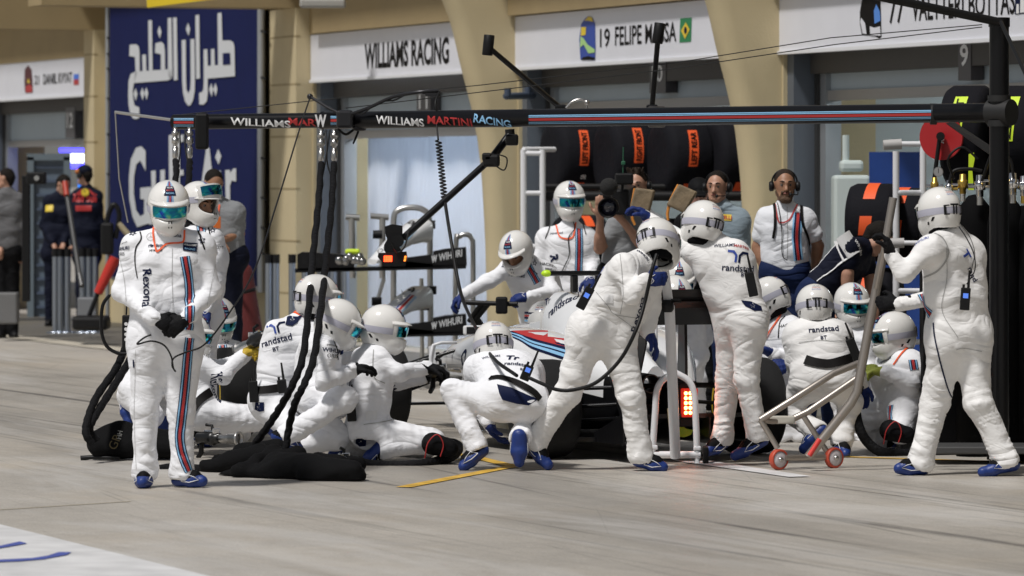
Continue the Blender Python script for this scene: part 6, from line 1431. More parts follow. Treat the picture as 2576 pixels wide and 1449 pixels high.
for x, y in ((2360,432),(2518,406),(2513,488)):
    c = P(x, y, 32.6); mb = MB(); mb.lathe(c, (0,-1,0), [(0,.001),(0,.032),(.02,.032),(.02,.028)], 22); ga = mb.build('gauge', steel, gb)
    mb = MB(); mb.cyl(c+Vector((0,-.012,0)), c+Vector((0,-.016,0)), .028, 20); mb.build('dial', white_ink, ga)
    mb = MB(); mb.box(c+Vector((0,-.018,.006)), (.003,.002,.03)); mb.build('needle', black_ink, ga)
mb = MB(); mb.tube(curve_pts([P(2388,462,32.8),P(2400,430,32.8),P(2440,425,32.8),P(2470,430,32.8)],5), .012, 8); mb.tube(curve_pts([P(2470,455,32.7),P(2500,380,32.6),P(2540,400,32.6),P(2550,450,32.6)],5), .010, 8); mb.tube(curve_pts([P(2400,450,32.8),P(2385,400,32.7),P(2420,370,32.7),P(2460,400,32.7)],5), .008, 8); mb.build('hose', black_pl, gb)
mb = MB(); mb.prism([P(x, y, 33.2) for x, y in ((2437,388),(2450,384),(2452,400),(2446,430),(2450,478),(2436,478))], (0,.01,0)); mb.build('lime_label', lime, gb)
fc = M('floor_case_dark', (.03,.03,.03), .4, .3); mb = MB(); mb.box(P(2360,1105,33.9), (.55,.35,.16), bev=.02); mb.box(P(2450,1085,33.9), (.5,.3,.06), bev=.01)
for i in range(4): mb.cyl(P(2385+i*22,1098,33.66), P(2385+i*22,1098,33.63), .028, 14)
thing(mb, 'air_unit', fc, 'low dark metal unit on the ground behind the legs of the right standing man', 'machine')
# ---- items in the right garage
mc = empty('machine', tuple(P(2140,900,43.5)), 'pale green white machine standing in the right garage', 'machine')
mb = MB(); c0 = P(2140,480,43.5); mb.box((c0.x, 43.5, .95), (.32,.4,1.9), bev=.03); mb.build('cabinet', M('machine_white', (.55,.62,.60), .4), mc)
mb = MB(); mb.box((c0.x, 43.45, 1.98), (.20,.25,.10), bev=.03); mb.cyl((c0.x-.05,43.4,2.0), (c0.x-.05,43.4,2.25), .03, 12); mb.build('head', MATS['machine_white'], mc)
mb = MB(); c1 = P(2252,700,43.0); mb.box((c1.x, 43.0, 1.05), (.45,.06,2.1)); thing(mb, 'blue_panel', M('blue_panel', (.015,.05,.22), .4, mott=.15), 'tall royal blue panel in the right garage behind the white rack', 'panel')
mb = MB(); c1 = P(2215,700,43.4); mb.box((c1.x+.9, 45.5, 1.2), (1.5,.06,2.4)); thing(mb, 'room_divider', M('grey_panel', (.24,.27,.28), .5, mott=.08), 'grey dividing wall deep in the right garage', 'divider')
# ---- brown leather pads
for x, y, rot, lb, Y in ((1616,505,-8,'brown leather pad with orange edge in front of the cameraman',37.6),(1716,500,-24,'tilted brown leather pad with orange edge above the white helmet',37.2)):
    c = P(x, y, Y); a = math.radians(rot); ux = Vector((math.cos(a),-.15,math.sin(a))).normalized(); uz = Vector((-math.sin(a),0,math.cos(a))); uy = ux.cross(uz)
    root = empty('leather_pad', tuple(c), lb, 'pad', 'brown leather pads'); mb = MB(); mb.box(c, (.155,.045,.185), (ux,uy,uz), bev=.014)
    mb.v = [tuple(Vector(v)+uy*.02*math.cos((Vector(v)-c).dot(ux)*18)+ux*(Vector(v)-c).dot(uz)*.12) for v in mb.v]; mb.build('pad', M('worn_leather', (.20,.15,.09), .7, bump=.4, bscale=25, mott=.25, mscale=12), root)
    mb = MB(); mb.tube([c-ux*.070+uz*.085, c-ux*.075-uz*.06, c-ux*.055-uz*.15, c-ux*.03-uz*.19], [.010,.012,.012,.010], 8); mb.build('orange_edge', M('orange_leather', (.65,.25,.04), .6), root)
# ---- television camera
tv = empty('television_camera', tuple(P(1530,520,37.9)), 'black shoulder television camera with big lens and foam microphone', 'camera')
mb = MB(); fdir = (P(1529,523,37.6)-P(1585,495,38.7)).normalized(); b0 = P(1585,495,38.6); mb.box(b0.lerp(P(1529,523,37.6), .25), (.5,.14,.20), (fdir, fdir.cross(UP).normalized(), fdir.cross(UP).normalized().cross(fdir)*1.0), bev=.02); mb.box(P(1570,450,38.0), (.14,.12,.09), bev=.015); mb.cyl(P(1565,480,38), P(1567,440,38), .012, 8); mb.build('body', black_pl, tv)
lc = P(1529,523,37.45); mb = MB(); mb.lathe(lc-fdir*.22, fdir, [(0,.05),(.08,.055),(.10,.07),(.22,.078),(.22,.068),(.17,.064)], 32); ln = mb.build('lens', black_pl, tv)
mb = MB(); mb.lathe(lc-fdir*.05, fdir, [(0,.064),(.012,.05),(.018,.02),(.019,.001)], 28); mb.build('glass', M('lens_glass', (.015,.015,.03), .05, coat=1), ln)
mb = MB(); mb.lathe(P(1525,470,37.4)-Vector((-.02,0,0)), Vector((-.1,-1,-.1)), [(-.12,.001),(-.11,.045),(0,.068),(.06,.062),(.09,.03),(.095,.001)], 22); mb.build('microphone', M('foam_black', (.015,.015,.015), .95, bump=.6, bscale=90), tv)
mb = MB(); mb.cyl(P(1567,440,38.0), P(1568,370,38.0), .004, 6); mb.box(P(1568,410,38), (.03,.03,.03), bev=.005); mb.build('antenna', MATS['flag_blue'] if 0 else M('antenna_green', (.02,.12,.06), .5), tv)
# ================================================================== background things
# front wing assemblies on a steel trolley
def nose_unit(Yn, dy, label, big=True, num='19'):
    """spare nose with front wing; dy shifts down the photo"""
    root = empty('spare_nose', tuple(P(960, 690+dy, Yn)), label, 'car nose', 'spare noses on the trolley')
    q = lambda x, y, d=0: P(x, y+dy, Yn+d)
    sec = [((936,655),20,14,0),((955,640),26,22,.05),((985,612),38,34,.15),((1018,585),46,44,.3),((1052,566),52,60,.45),((1062,566),46,60,.5)]
    mb = MB(); rings = []
    for (x, y), w, h, d in sec:
        r = []
        for k in range(18):
            a = 2*PI*k/18; ca, sa = math.cos(a), math.sin(a); r.append(q(x+abs(ca)**.7*(1 if ca > 0 else -1)*w*.62, y-abs(sa)**.7*(1 if sa > 0 else -1)*h*.5+h*.25, d-.05*ca))
        rings.append(r)
    mb.loft(rings); nb = mb.build('nose', cw, root)
    bvn = bvh_of(nb); mb = MB()
    wrap_text(mb, bvn, 1028, 563+dy, num, .10, 20, .01, 0, width=.13); wrap_text(mb, bvn, 970, 625+dy, 'ORIS', .06, 28, .0, 0)
    px_ribbon(mb, bvn, [(1040,575+dy),(1015,600+dy),(990,625+dy)], .03, 1, lanes=[(0,.022,3),(.03,.012,2),(-.03,.012,4)]); mb.build('livery', [black_ink, navy_ink, lblue_ink, red_ink, blue_ink], root, fixn=False)
    mb = MB(); mb.prism([q(742,676),q(742,686),q(1172,676),q(1172,666)], (0,.35,0)); mb.prism([q(960,660),q(1000,655),q(1090,664),q(1090,672),q(960,676)], (0,.25,0))
    for k in range(3): mb.prism([q(895+k*10,676),q(1085-k*10,673),q(1080-k*10,662-k*7),q(905+k*10,666-k*7)], (0,.03,0)) if 0 else None
    mb.build('main_plane', carbon, root)
    mb = MB(); mb.prism([q(748,680),q(748,640),q(760,634),q(860,640),q(890,652),q(892,680)], (0,.30,0)); mb.prism([q(1088,672),q(1090,632),q(1120,626),q(1172,622),q(1174,668)], (0,.30,0)); mb.prism([q(1020,672),q(1022,648),q(1088,640),q(1088,672)], (0,.20,0)); ep = mb.build('endplate', carbon, root)
    mb = MB(); o_ = P(1093,659+dy,Yn-.012); e_ = P(1155,646+dy,Yn-.012); ux = (e_-o_); w_ = ux.length; flat_text(mb, 'WIHURI', o_+ux.normalized()*.04, ux.normalized(), UP, .068, width=w_*.95, bold=.02); flat_text(mb, 'W', o_-ux.normalized()*.03, ux.normalized(), UP, .062, width=.055, bold=.05); mb.build('lettering', M('wing_letter', (.62,.64,.66), .5), ep, fixn=False)
    return root
nu_ = nose_unit(46.0, 0, 'upper spare white nose with black front wing on the steel trolley')
nose_unit(46.0, 168, 'lower spare white nose with black front wing on the steel trolley')
wt = empty('wing_trolley', tuple(P(1030,920,46.6)), 'steel tube trolley carrying two spare noses in front of the white curtain', 'trolley')
mb = MB(); q = lambda x, y, d=0: P(x, y, 46.7+d)
mb.tube(curve_pts([q(988,915),q(990,700),q(990,560),q(1000,530),q(1035,522),q(1068,530),q(1080,560),q(1082,700),q(1084,915)], 5), .028, 12)
mb.tube([q(966,700),q(905,905)], .02, 10); mb.tube([q(1080,545),q(1120,915)], .0001, 4) if 0 else None
mb.tube([q(962,548),q(962,700)], .03, 10); mb.tube([q(932,543),q(978,547)], .028, 10); mb.tube([q(1060,700),q(1062,900)], .02, 10)
mb.tube(curve_pts([q(1145,915),q(1147,620),q(1155,596),q(1172,590),q(1186,600),q(1190,640),q(1190,915)],5), .024, 10); mb.tube([q(870,546),q(905,548)], .03, 10); mb.tube([q(885,548),q(888,700)], .03, 10)
mb.build('frame', steel, wt)
mb = MB()
for x0, x1, y in ((938,962,590),(1062,1095,565),(1015,1075,600),(935,960,758),(1062,1098,730),(1015,1080,770)): mb.tube([q(x0,y,-.2),q(x1,y,-.2)], .04, 8)
mb.build('padded_rest', black_pl, wt)
# assorted black kit on the wing
mb = MB()
for i in range(9):
    random.seed(i); mb.sphere(P(850+i*8+random.uniform(-4,4), 652+random.uniform(-8,6), 45.7), .04, 6)
thing(mb, 'fastener_set', M('kit_chrome', (.3,.3,.3), .25, 1), 'row of small shiny fittings on the left end of the upper black wing', 'fittings')
mb = MB(); mb.box(P(887,633,45.75), (.14,.08,.05), bev=.02); mb.build('lime_cap', lime, nu_)
# barrier posts
random.seed(3)
BL = {140:'leftmost of the chrome posts left of the red rod',152:'second chrome post from the left edge group',170:'third chrome post, before the dark clad men',208:'chrome post before the capped man, left one',224:'chrome post before the capped man, middle one',240:'chrome post beside the pale pier edge',
      676:'post at the foot of the tan pier left of the wing trolley',694:'second post at the foot of the tan pier',735:'post just left of the upper black wing',768:'post under the left end of the upper black wing',815:'post behind the helmets of the kneeling pair',838:'second post behind the helmets of the kneeling pair',870:'post between helmets and wing trolley leg'}
pm = M('post_metal', (.40,.44,.50), .28, 1)
for x, lb in BL.items():
    Y = 60.3 if x < 300 else 55.5; yb = HZ+CH*F/Y; root = empty('barrier_post', (P(x, yb, Y).x, Y, 0), lb, 'post', 'chrome barrier posts along the garages')
    c0 = root.location.copy(); mb = MB(); mb.cyl(c0+UP*.02, c0+UP*1.0, .040, 14); mb.lathe(c0, UP, [(0,.001),(0,.12),(.02,.11),(.03,.04)], 16); mb.build('pole', pm, root)
    mb = MB(); mb.cyl(c0+UP*.93, c0+UP*1.03, .045, 14); mb.build('cap', black_pl, root)
# left side equipment
mb = MB(); mb.box(P(18,775,57.5), (.26,.3,.36), bev=.02); thing(mb, 'grey_case', M('grey_case', (.16,.16,.16), .6), 'low grey case at the left edge on the apron', 'case')
mb = MB(); mb.box(P(220,780,58.5), (.22,.2,.30), bev=.015); thing(mb, 'metal_case', M('grey_case2', (.30,.31,.33), .35, .6), 'small upright metal case behind the black tripod foot', 'case')
tp = empty('camera_mast', tuple(P(215,830,56)), 'leaning mast with a black base and red sleeve in front of the left garage', 'mast')
mb = MB(); mb.cyl(P(163,455,57), P(200,690,56.5), .028, 10); mb.cyl(P(200,690,56.5), P(206,720,56.4), .03, 10); mb.build('pole', M('mast_grey', (.10,.10,.10), .4, .5), tp)
mb = MB(); mb.cyl(P(163,458,57), P(168,492,56.9), .034, 10); mb.build('red_tip', M('mast_red', (.4,.04,.02), .5), tp)
mb = MB(); mb.cyl(P(246,738,56), P(290,648,56), .05, 12, r2=.07); mb.build('red_sleeve', M('red_sleeve', (.50,.03,.02), .4), tp)
mb = MB(); mb.cyl(P(246,738,56), P(222,800,56), .026, 10); mb.box(P(230,812,56), (.40,.5,.16), bev=.04); mb.tube(curve_pts([P(262,640,56),P(268,560,56),P(285,515,56),P(300,540,56),P(290,600,56)],5), .03, 8); mb.box(P(270,600,56), (.14,.14,.36), bev=.03); mb.build('base', black_pl, tp)
mb = MB(); mb.cyl(P(298,562,56), P(322,590,56), .035, 10); mb.build('pale_arm', M('pale_arm', (.4,.34,.22), .6), tp)
ca = empty('camera', tuple(P(92,480,57)), 'small black camera on a dark stand at the left garage edge', 'camera')
mb = MB(); mb.box(P(92,448,57), (.22,.2,.14), bev=.02); mb.box(P(66,600,57.2), (.09,.1,1.45), bev=.01); mb.build('body', black_pl, ca)
mb = MB(); mb.cyl(P(92,448,56.9), P(92,448,56.8), .03, 14); mb.build('lens', chrome, ca)
# maroon padded trolley behind the men
rb = empty('red_trolley', tuple(P(610,850,50)), 'dark red padded barrel trolley beside the banner behind the kneeling men', 'trolley')
mb = MB(); s_ = SDF(.05); s_.cone(P(605,690,50), P(612,840,50), .13, .20); s_.obj('barrel', M('maroon_cover', (.11,.012,.012), .7), rb, .025)
mb = MB(); mb.cyl(P(592,838,49.6), P(592,838,49.5), .07, 18); mb.build('wheel', black_pl, rb); mb = MB(); mb.tube([P(590,720,49.8),P(615,735,49.7),P(640,728,49.8)], .02, 8); mb.build('strap', black_pl, rb)
# wall bracket on the column
mb = MB(); a = P(1277,240,50.2); b = P(1350,232,50.2); mb.cyl(P(1273,242,49.6), P(1348,240,50.6), .035, 8); mb.cyl(P(1277,242,49.6), P(1277,222,49.6), .035, 8); mb.cyl(P(1328,240,50.3), P(1328,218,50.3), .035, 8)
thing(mb, 'hose_bracket', M('bracket_blue_grey', (.05,.07,.11), .5), 'dark blue grey U shaped bracket on the tan column right of the slanting arm', 'bracket')
# ================================================================== details on the suits
INK = [black_ink, navy_ink, lblue_ink, red_ink, blue_ink, white_ink, orange_ink, panel_g]
STR = [(0,.012,3),(.012,.008,1),(-.012,.008,1),(.020,.008,2),(-.020,.008,2)]
STR = [(0,.016,3),(-.013,.008,1),(.013,.008,1),(-.021,.008,2),(.021,.008,2),(-.028,.005,1),(.028,.005,1)]
def deco(key, fn, name='printed_marks'):
    root, body, R = PE[key][:3]; bv = bvh_of(body); mb = MB(); fn(mb, bv)
    if mb.v: mb.build(name, INK, body, fixn=False)
def star(mb, bv, x, y, s_, ang, mi=1):
    fr = surf_frame(bv, x, y, ang)
    if fr is None: return
    pts = []
    for k in range(10):
        t = PI/2+k*PI/5; r_ = s_*(1 if k % 2 == 0 else .42)
        if k == 0: r_ = s_*1.9
        pts.append((math.cos(t)*r_, math.sin(t)*r_))
    loc, ux, uy, nr = fr; P3 = []
    for a, b in pts+[pts[0]]:
        h = bv.ray_cast(loc+ux*a+uy*b+nr*.1, -nr, .25); P3.append((h[0] if h[0] is not None else loc+ux*a+uy*b)+nr*.003)
    for i in range(10): mb.tube([P3[i], P3[i+1]], .0022, 4, mi)
def T(mb, bv, x, y, t, h, ang=0, mi=1, b=.0, w=None): wrap_text(mb, bv, x, y, t, h, ang, b, mi, width=w)
def rib(mb, bv, pts, w, mi, **k): px_ribbon(mb, bv, pts, w, mi, **k)
def d_front(mb, bv):
    rib(mb, bv, [(465,645),(476,720),(477,800),(474,830)], 0, 0, lanes=STR)
    rib(mb, bv, [(477,850),(472,900),(465,980),(456,1060),(452,1100),(458,1140),(475,1186)], 0, 0, lanes=STR)
    rib(mb, bv, [(349,572),(355,600),(342,624),(340,660),(346,700)], .008, 0); rib(mb, bv, [(495,572),(505,600),(515,628)], .010, 0); rib(mb, bv, [(434,625),(433,700),(436,790)], .003, 7)
    T(mb, bv, 308, 625, 'WIHURI', .022, 2, 1, .02); T(mb, bv, 305, 639, 'ORIS', .022, 0, 0); T(mb, bv, 312, 610, 'pernoda', .012, 6, 0)
    T(mb, bv, 395, 617, 'randstad', .022, 2, 1, .02); T(mb, bv, 381, 617, 'Tr', .016, 2, 1, .03); T(mb, bv, 392, 630, 'PETROBAS', .012, 2, 0, .03); T(mb, bv, 436, 591, 'Rexona', .024, -2, 1, .02)
    T(mb, bv, 372, 725, 'Rexona', .055, -88, 1, .015); T(mb, bv, 372, 684, 'V', .04, -75, 1, .03)
    star(mb, bv, 334, 588, .022, -30); star(mb, bv, 508, 604, .022, 12)
    fr = surf_frame(bv, 478, 622, -4)
    if fr: p, f = grid_patch(.085, .055); wrap(mb, bv, fr, p, f, 1, .006); v, f = text2d('WILLIAMS', .02); wrap(mb, bv, fr, [((a-v[:,0].max()/2)*.0125, b*.012+.008) for a, b in v], f, 5, .008); v, f = text2d('RACING', .02); wrap(mb, bv, fr, [((a-v[:,0].max()/2)*.0125, b*.012-.018) for a, b in v], f, 2, .008)
    rib(mb, bv, [(388,566),(386,590),(392,628),(398,632),(420,614),(450,612),(462,606),(464,580)], .011, 6, off=.008)
    # ring emblem
    fr = surf_frame(bv, 379, 595, 0)
    if fr:
        for r_ in (.026,): pts = [(math.cos(t)*k, math.sin(t)*k) for t in np.linspace(0, 2*PI, 25) for k in (r_, r_-.003)]; wrap(mb, bv, fr, pts, [(2*i,2*i+2,2*i+3,2*i+1) for i in range(24)], 7, .004)
        for t in (PI/2, PI/2+2.09, PI/2-2.09): wrap(mb, bv, fr, [(math.cos(t+a)*k, math.sin(t+a)*k) for k, a in ((0.002,1.5),(.024,.0),(0.002,-1.5))], [(0,1,2)], 7, .004)
    rib(mb, bv, [(380,800),(415,804),(470,800)], .004, 7)
    rib(mb, bv, [(341,880),(340,960),(338,1040),(343,1180)], .003, 7); rib(mb, bv, [(336,905),(337,925)], .012, 1)
    for q in ([(300,640),(312,700),(318,760)],[(545,650),(535,700),(520,770)]): rib(mb, bv, q, .003, 7)
deco('front', d_front)
def d_behind(mb, bv):
    rib(mb, bv, [(522,565),(528,590),(524,612)], .009, 0); T(mb, bv, 543, 622, 'HACKETT', .02, 0, 0); T(mb, bv, 545, 634, 'f', .02, 0, 1, .04); star(mb, bv, 535, 580, .02, 10); rib(mb, bv, [(505,565),(507,590)], 0, 0, lanes=STR)
deco('behind', d_behind)
def d_gl(mb, bv):
    T(mb, bv, 512, 892, 'ORIS', .03, -20, 0); T(mb, bv, 537, 975, 'Rexona', .05, -65, 1, .015)
    rib(mb, bv, [(478,1040),(500,1010),(530,985)], .06, 0, off=.01)
deco('gun_left', d_gl)
deco('tyre_carrier', lambda mb, bv: (star(mb, bv, 570, 860, .02, 0), T(mb, bv, 588, 875, 'HACKETT', .02, 0, 0), rib(mb, bv, [(560,868),(562,890)], 0, 0, lanes=STR)))
def back(mb, bv, x, y, ang, s_=1.0, will=True, mer=False):
    if will: T(mb, bv, x-32*s_, y-62*s_, 'WILLIAMS', .024*s_, ang, 1, .01); T(mb, bv, x+12*s_, y-62*s_, 'MARTINI', .024*s_, ang, 3, .02)
    # T shaped emblem
    fr = surf_frame(bv, x, y-22*s_, ang)
    if fr:
        k = s_*.9; wrap(mb, bv, fr, [(-.075*k,.04*k),(-.03*k,.04*k),(-.004*k,.01*k),(-.004*k,-.045*k),(-.02*k,-.045*k),(-.02*k,.005*k),(-.04*k,.022*k),(-.075*k,.022*k)], [(0,1,2,6,7),(2,3,4,5,6)], 4, .004)
        wrap(mb, bv, fr, [(.075*k,.04*k),(.03*k,.04*k),(.006*k,.01*k),(.006*k,-.045*k),(.022*k,-.045*k),(.022*k,.005*k),(.04*k,.022*k),(.075*k,.022*k)], [(0,1,2,6,7),(2,3,4,5,6)], 1, .004)
    T(mb, bv, x, y+10*s_, 'randstad', .048*s_, ang, 1, .015); T(mb, bv, x, y+34*s_, 'BT', .03*s_, ang, 1, .02)
def pocket(mb, bv, pts, x=None, y=None, a=0):
    C_ = [(p[0], p[1]) for p in pts]; cx = sum(p[0] for p in C_)/len(C_); cy = sum(p[1] for p in C_)/len(C_); vs = []
    n = len(C_); fs = []; ringn = 3
    for k in range(ringn+1):
        for p in C_:
            t = 1-k/(ringn+.001)*.98; X = cx+(p[0]-cx)*t; Y = cy+(p[1]-cy)*t; h = bv.ray_cast(CAM, (P(X, Y, 30)-CAM).normalized())
            if h[0] is None: return
            vs.append(h[0]-(h[0]-CAM).normalized()*.006)
    for k in range(ringn):
        for i in range(n): fs.append((k*n+i, k*n+(i+1) % n, (k+1)*n+(i+1) % n, (k+1)*n+i))
    mb.add(vs, fs, 1, True); star(mb, bv, x or cx, y or cy, .016, a, 5)
def d_kb(mb, bv):
    back(mb, bv, 694, 845, 14, .95); pocket(mb, bv, [(722,797),(730,791),(760,793),(748,812),(735,820),(718,817)]); rib(mb, bv, [(641,983),(680,980),(720,972)], .055, 0, off=.012)
    pocket(mb, bv, [(642,1012),(664,1012),(664,1034),(652,1036),(640,1030)])
deco('kneel_back', d_kb)
def d_gm(mb, bv):
    T(mb, bv, 838, 881, 'WIHURI', .028, -6, 1, .02); T(mb, bv, 837, 895, 'ORIS', .026, -6, 0); T(mb, bv, 836, 868, 'pernoda', .016, -6, 0)
    rib(mb, bv, [(838,855),(848,880),(850,905)], .008, 0)
deco('gun_mid', d_gm)
def d_gf(mb, bv):
    T(mb, bv, 994, 1000, 'Rexona', .06, -85, 1, .015); T(mb, bv, 990, 975, 'V', .04, -70, 1, .02); rib(mb, bv, [(940,880),(938,920),(942,950),(968,964)], .006, 7); T(mb, bv, 884, 930, 'RACING', .024, 2, 2, .01); T(mb, bv, 883, 955, 'T', .09, 0, 1, .04); T(mb, bv, 884, 995, 'dstad', .045, 0, 1, .015)
    pocket(mb, bv, [(895,1100),(922,1104),(920,1122),(905,1124),(895,1116)])
    rib(mb, bv, [(915,1068),(970,1060),(1010,1050)], .006, 7); fr = surf_frame(bv, 934, 1045, 6)
    if fr: p, f = grid_patch(.075, .06, 3, 3); wrap(mb, bv, fr, p, f, 5, .004)
deco('gun_front', d_gf)
def d_cr(mb, bv):
    T(mb, bv, 1290, 900, 'Tr', .05, -12, 1, .03, .09); T(mb, bv, 1302, 915, 'randstad', .036, -10, 1, .015); T(mb, bv, 1315, 930, 'BT', .022, -10, 1, .02); T(mb, bv, 1235, 897, 'WILLIAMS', .02, 6, 1, .01)
    rib(mb, bv, [(1232,952),(1260,950),(1300,963),(1340,985),(1358,1005)], .045, 0, off=.010); pocket(mb, bv, [(1250,966),(1285,974),(1325,992),(1354,1004),(1330,1020),(1300,1016),(1264,1006),(1256,990)])
deco('crouch_rear', d_cr)
def d_fj(mb, bv):
    T(mb, bv, 1300, 692, 'randstad', .026, -4, 1, .02); T(mb, bv, 1382, 666, 'HACKETT', .028, 8, 0, .01); T(mb, bv, 1385, 678, 'PIRELLI', .022, 6, 0, .03); star(mb, bv, 1345, 662, .02, -10); star(mb, bv, 1268, 668, .02, -30)
    rib(mb, bv, [(1328,668),(1340,690),(1352,712)], 0, 0, lanes=STR); rib(mb, bv, [(1332,650),(1336,675),(1352,690)], .008, 0)
deco('front_jack', d_fj)
def d_sb(mb, bv):
    T(mb, bv, 1346, 583, 'WIHURI', .024, -4, 1, .02); T(mb, bv, 1340, 594, 'ORIS', .024, -4, 0); T(mb, bv, 1345, 572, 'pernoda', .014, -4, 0); T(mb, bv, 1400, 586, 'randstad', .022, 0, 1, .01); star(mb, bv, 1370, 560, .018, -20); star(mb, bv, 1472, 566, .018, 10)
    rib(mb, bv, [(1456,575),(1457,620),(1455,690)], 0, 0, lanes=STR); rib(mb, bv, [(1383,545),(1383,570),(1372,600)], .009, 0); rib(mb, bv, [(1458,548),(1468,570),(1474,590)], .009, 0)
    rib(mb, bv, [(1393,540),(1400,570),(1410,597),(1440,597),(1448,560)], .013, 6, off=.008); rib(mb, bv, [(1436,545),(1445,575),(1430,600),(1432,640),(1420,670),(1410,690)], .008, 0, off=.01); T(mb, bv, 1395, 650, 'R', .07, -80, 1, .04)
deco('standby', d_sb)
def d_rj(mb, bv):
    pocket(mb, bv, [(1427,799),(1436,794),(1500,794),(1494,806),(1480,816),(1426,818)]); T(mb, bv, 1605, 790, 'Rexona', .055, 75, 1, .015); T(mb, bv, 1628, 635, 'HACKETT', .022, -55, 0, .01); T(mb, bv, 1618, 640, 'WIHURI', .022, -55, 1, .02); T(mb, bv, 1506, 695, 'randstad', .03, 42, 4, .01)
    rib(mb, bv, [(1546,790),(1580,815),(1620,850)], .004, 7); rib(mb, bv, [(1560,640),(1565,690),(1568,740),(1560,790)], .004, 7); rib(mb, bv, [(1500,735),(1530,770),(1546,790),(1600,800)], .004, 7)
    fr = surf_frame(bv, 1530, 752, 0)
    if fr: p, f = grid_patch(.06, .055, 3, 3); wrap(mb, bv, fr, p, f, 5, .004)
deco('rear_jack', d_rj)
def d_re(mb, bv):
    T(mb, bv, 1822, 617, 'WILLIAMS', .024, -4, 1, .01); T(mb, bv, 1866, 620, 'MARTINI', .020, -6, 3, .02); T(mb, bv, 1858, 674, 'randstad', .045, -4, 1, .012); T(mb, bv, 1872, 691, 'BT', .028, -4, 1, .02)
    fr = surf_frame(bv, 1856, 645, -8)
    if fr:
        k = .9; wrap(mb, bv, fr, [(-.075*k,.04*k),(-.03*k,.04*k),(-.004*k,.01*k),(-.004*k,-.045*k),(-.02*k,-.045*k),(-.02*k,.005*k),(-.04*k,.022*k),(-.075*k,.022*k)], [(0,1,2,6,7),(2,3,4,5,6)], 4, .004); wrap(mb, bv, fr, [(.075*k,.04*k),(.03*k,.04*k),(.006*k,.01*k),(.006*k,-.045*k),(.022*k,-.045*k),(.022*k,.005*k),(.04*k,.022*k),(.075*k,.022*k)], [(0,1,2,6,7),(2,3,4,5,6)], 1, .004)
    pocket(mb, bv, [(1864,755),(1890,758),(1915,770),(1918,782),(1898,782),(1875,770)]); pocket(mb, bv, [(1795,580),(1822,578),(1832,590),(1825,600),(1808,594)])
deco('reaching', d_re)
def d_rr(mb, bv):
    T(mb, bv, 1985, 817, 'HACKETT', .024, 4, 0, .01); T(mb, bv, 1987, 828, 'PIRELLI', .02, 4, 0, .03); rib(mb, bv, [(1972,770),(1960,800),(1940,830),(1926,850)], .014, 6, off=.01); rib(mb, bv, [(1975,795),(1962,812),(1958,850)], .008, 0)
deco('rear_right', d_rr)
def d_sq(mb, bv):
    fr = surf_frame(bv, 2064, 808, 4)
    back(mb, bv, 2072, 818, 5, .9, will=False); rib(mb, bv, [(2026,905),(2050,912),(2085,916),(2120,908),(2150,898)], .065, 0, off=.012); T(mb, bv, 2116, 903, 'alstars', .035, 8, 5, .03)
    rib(mb, bv, [(2010,862),(2060,856),(2110,858),(2140,850)], .004, 7)
deco('squat_right', d_sq)
def d_si(mb, bv):
    rib(mb, bv, [(2300,862),(2270,888),(2248,918)], .013, 6, off=.008); rib(mb, bv, [(2232,880),(2214,900)], .013, 6, off=.008); rib(mb, bv, [(2296,905),(2300,930)], 0, 0, lanes=STR); T(mb, bv, 2318, 887, 'PIRELLI', .022, 6, 0, .03); T(mb, bv, 2228, 906, 'randstad', .022, 6, 1, .02); rib(mb, bv, [(2240,1020),(2238,1060)], 0, 0, lanes=STR)
deco('sit_right', d_si)
def d_tm(mb, bv):
    rib(mb, bv, [(2320,740),(2326,770),(2342,792)], 0, 0, lanes=STR); rib(mb, bv, [(2348,812),(2352,850),(2368,920),(2385,980),(2400,1010)], .010, 1); rib(mb, bv, [(2380,620),(2382,700),(2370,780),(2410,850)], .004, 7)
    T(mb, bv, 2446, 690, 'rand', .04, -62, 1, .015); T(mb, bv, 2432, 640, 'T', .07, -60, 4, .03); T(mb, bv, 2316, 605, 'WIHURI', .022, 12, 4, .01); rib(mb, bv, [(2340,582),(2372,600),(2385,640),(2360,680),(2320,700)], .012, 7); rib(mb, bv, [(2405,880),(2425,876),(2470,884)], .004, 7)
    rib(mb, bv, [(2415,565),(2440,600),(2450,640),(2440,690)], .005, 0, off=.006)
deco('trolley_man', d_tm)
# chief: stripes, straps, lanyard; other shirts
def dshirt(key, fn):
    root, body, sh = PE[key][:3]; bv = bvh_of(sh); mb = MB(); fn(mb, bv)
    if mb.v: mb.build('printed_marks', INK, sh, fixn=False)
def d_ch(mb, bv):
    rib(mb, bv, [(2008,535),(2004,600),(2009,655)], 0, 0, lanes=[(0,.02,3),(-.018,.012,1),(.018,.012,1),(-.03,.012,2),(.03,.012,2)])
    rib(mb, bv, [(1950,505),(1955,545),(1963,560),(1985,553),(2000,525),(2010,505)], .010, 3, off=.008); rib(mb, bv, [(1948,508),(1950,560),(1945,600)], .02, 0, off=.01); rib(mb, bv, [(2015,508),(2018,560),(2032,600),(2036,640)], .022, 0, off=.01); rib(mb, bv, [(1957,510),(1966,580),(1968,640),(1980,655)], .006, 0, off=.012); T(mb, bv, 2054, 540, 'HACKETT', .02, 0, 0)
    rib(mb, bv, [(1980,520),(1981,600),(1980,650)], .004, 7)
dshirt('chief', d_ch)
dshirt('grey_shirt', lambda mb, bv: (rib(mb, bv, [(525,515),(533,545),(541,560),(548,540),(552,515)], .014, 6, off=.008),))
mb = MB(); mb.box(P(545,560,42.35), (.07,.01,.10), bev=.003); o = mb.build('pass', M('pass_orange', (.6,.14,.02), .5), PE['grey_shirt'][0])
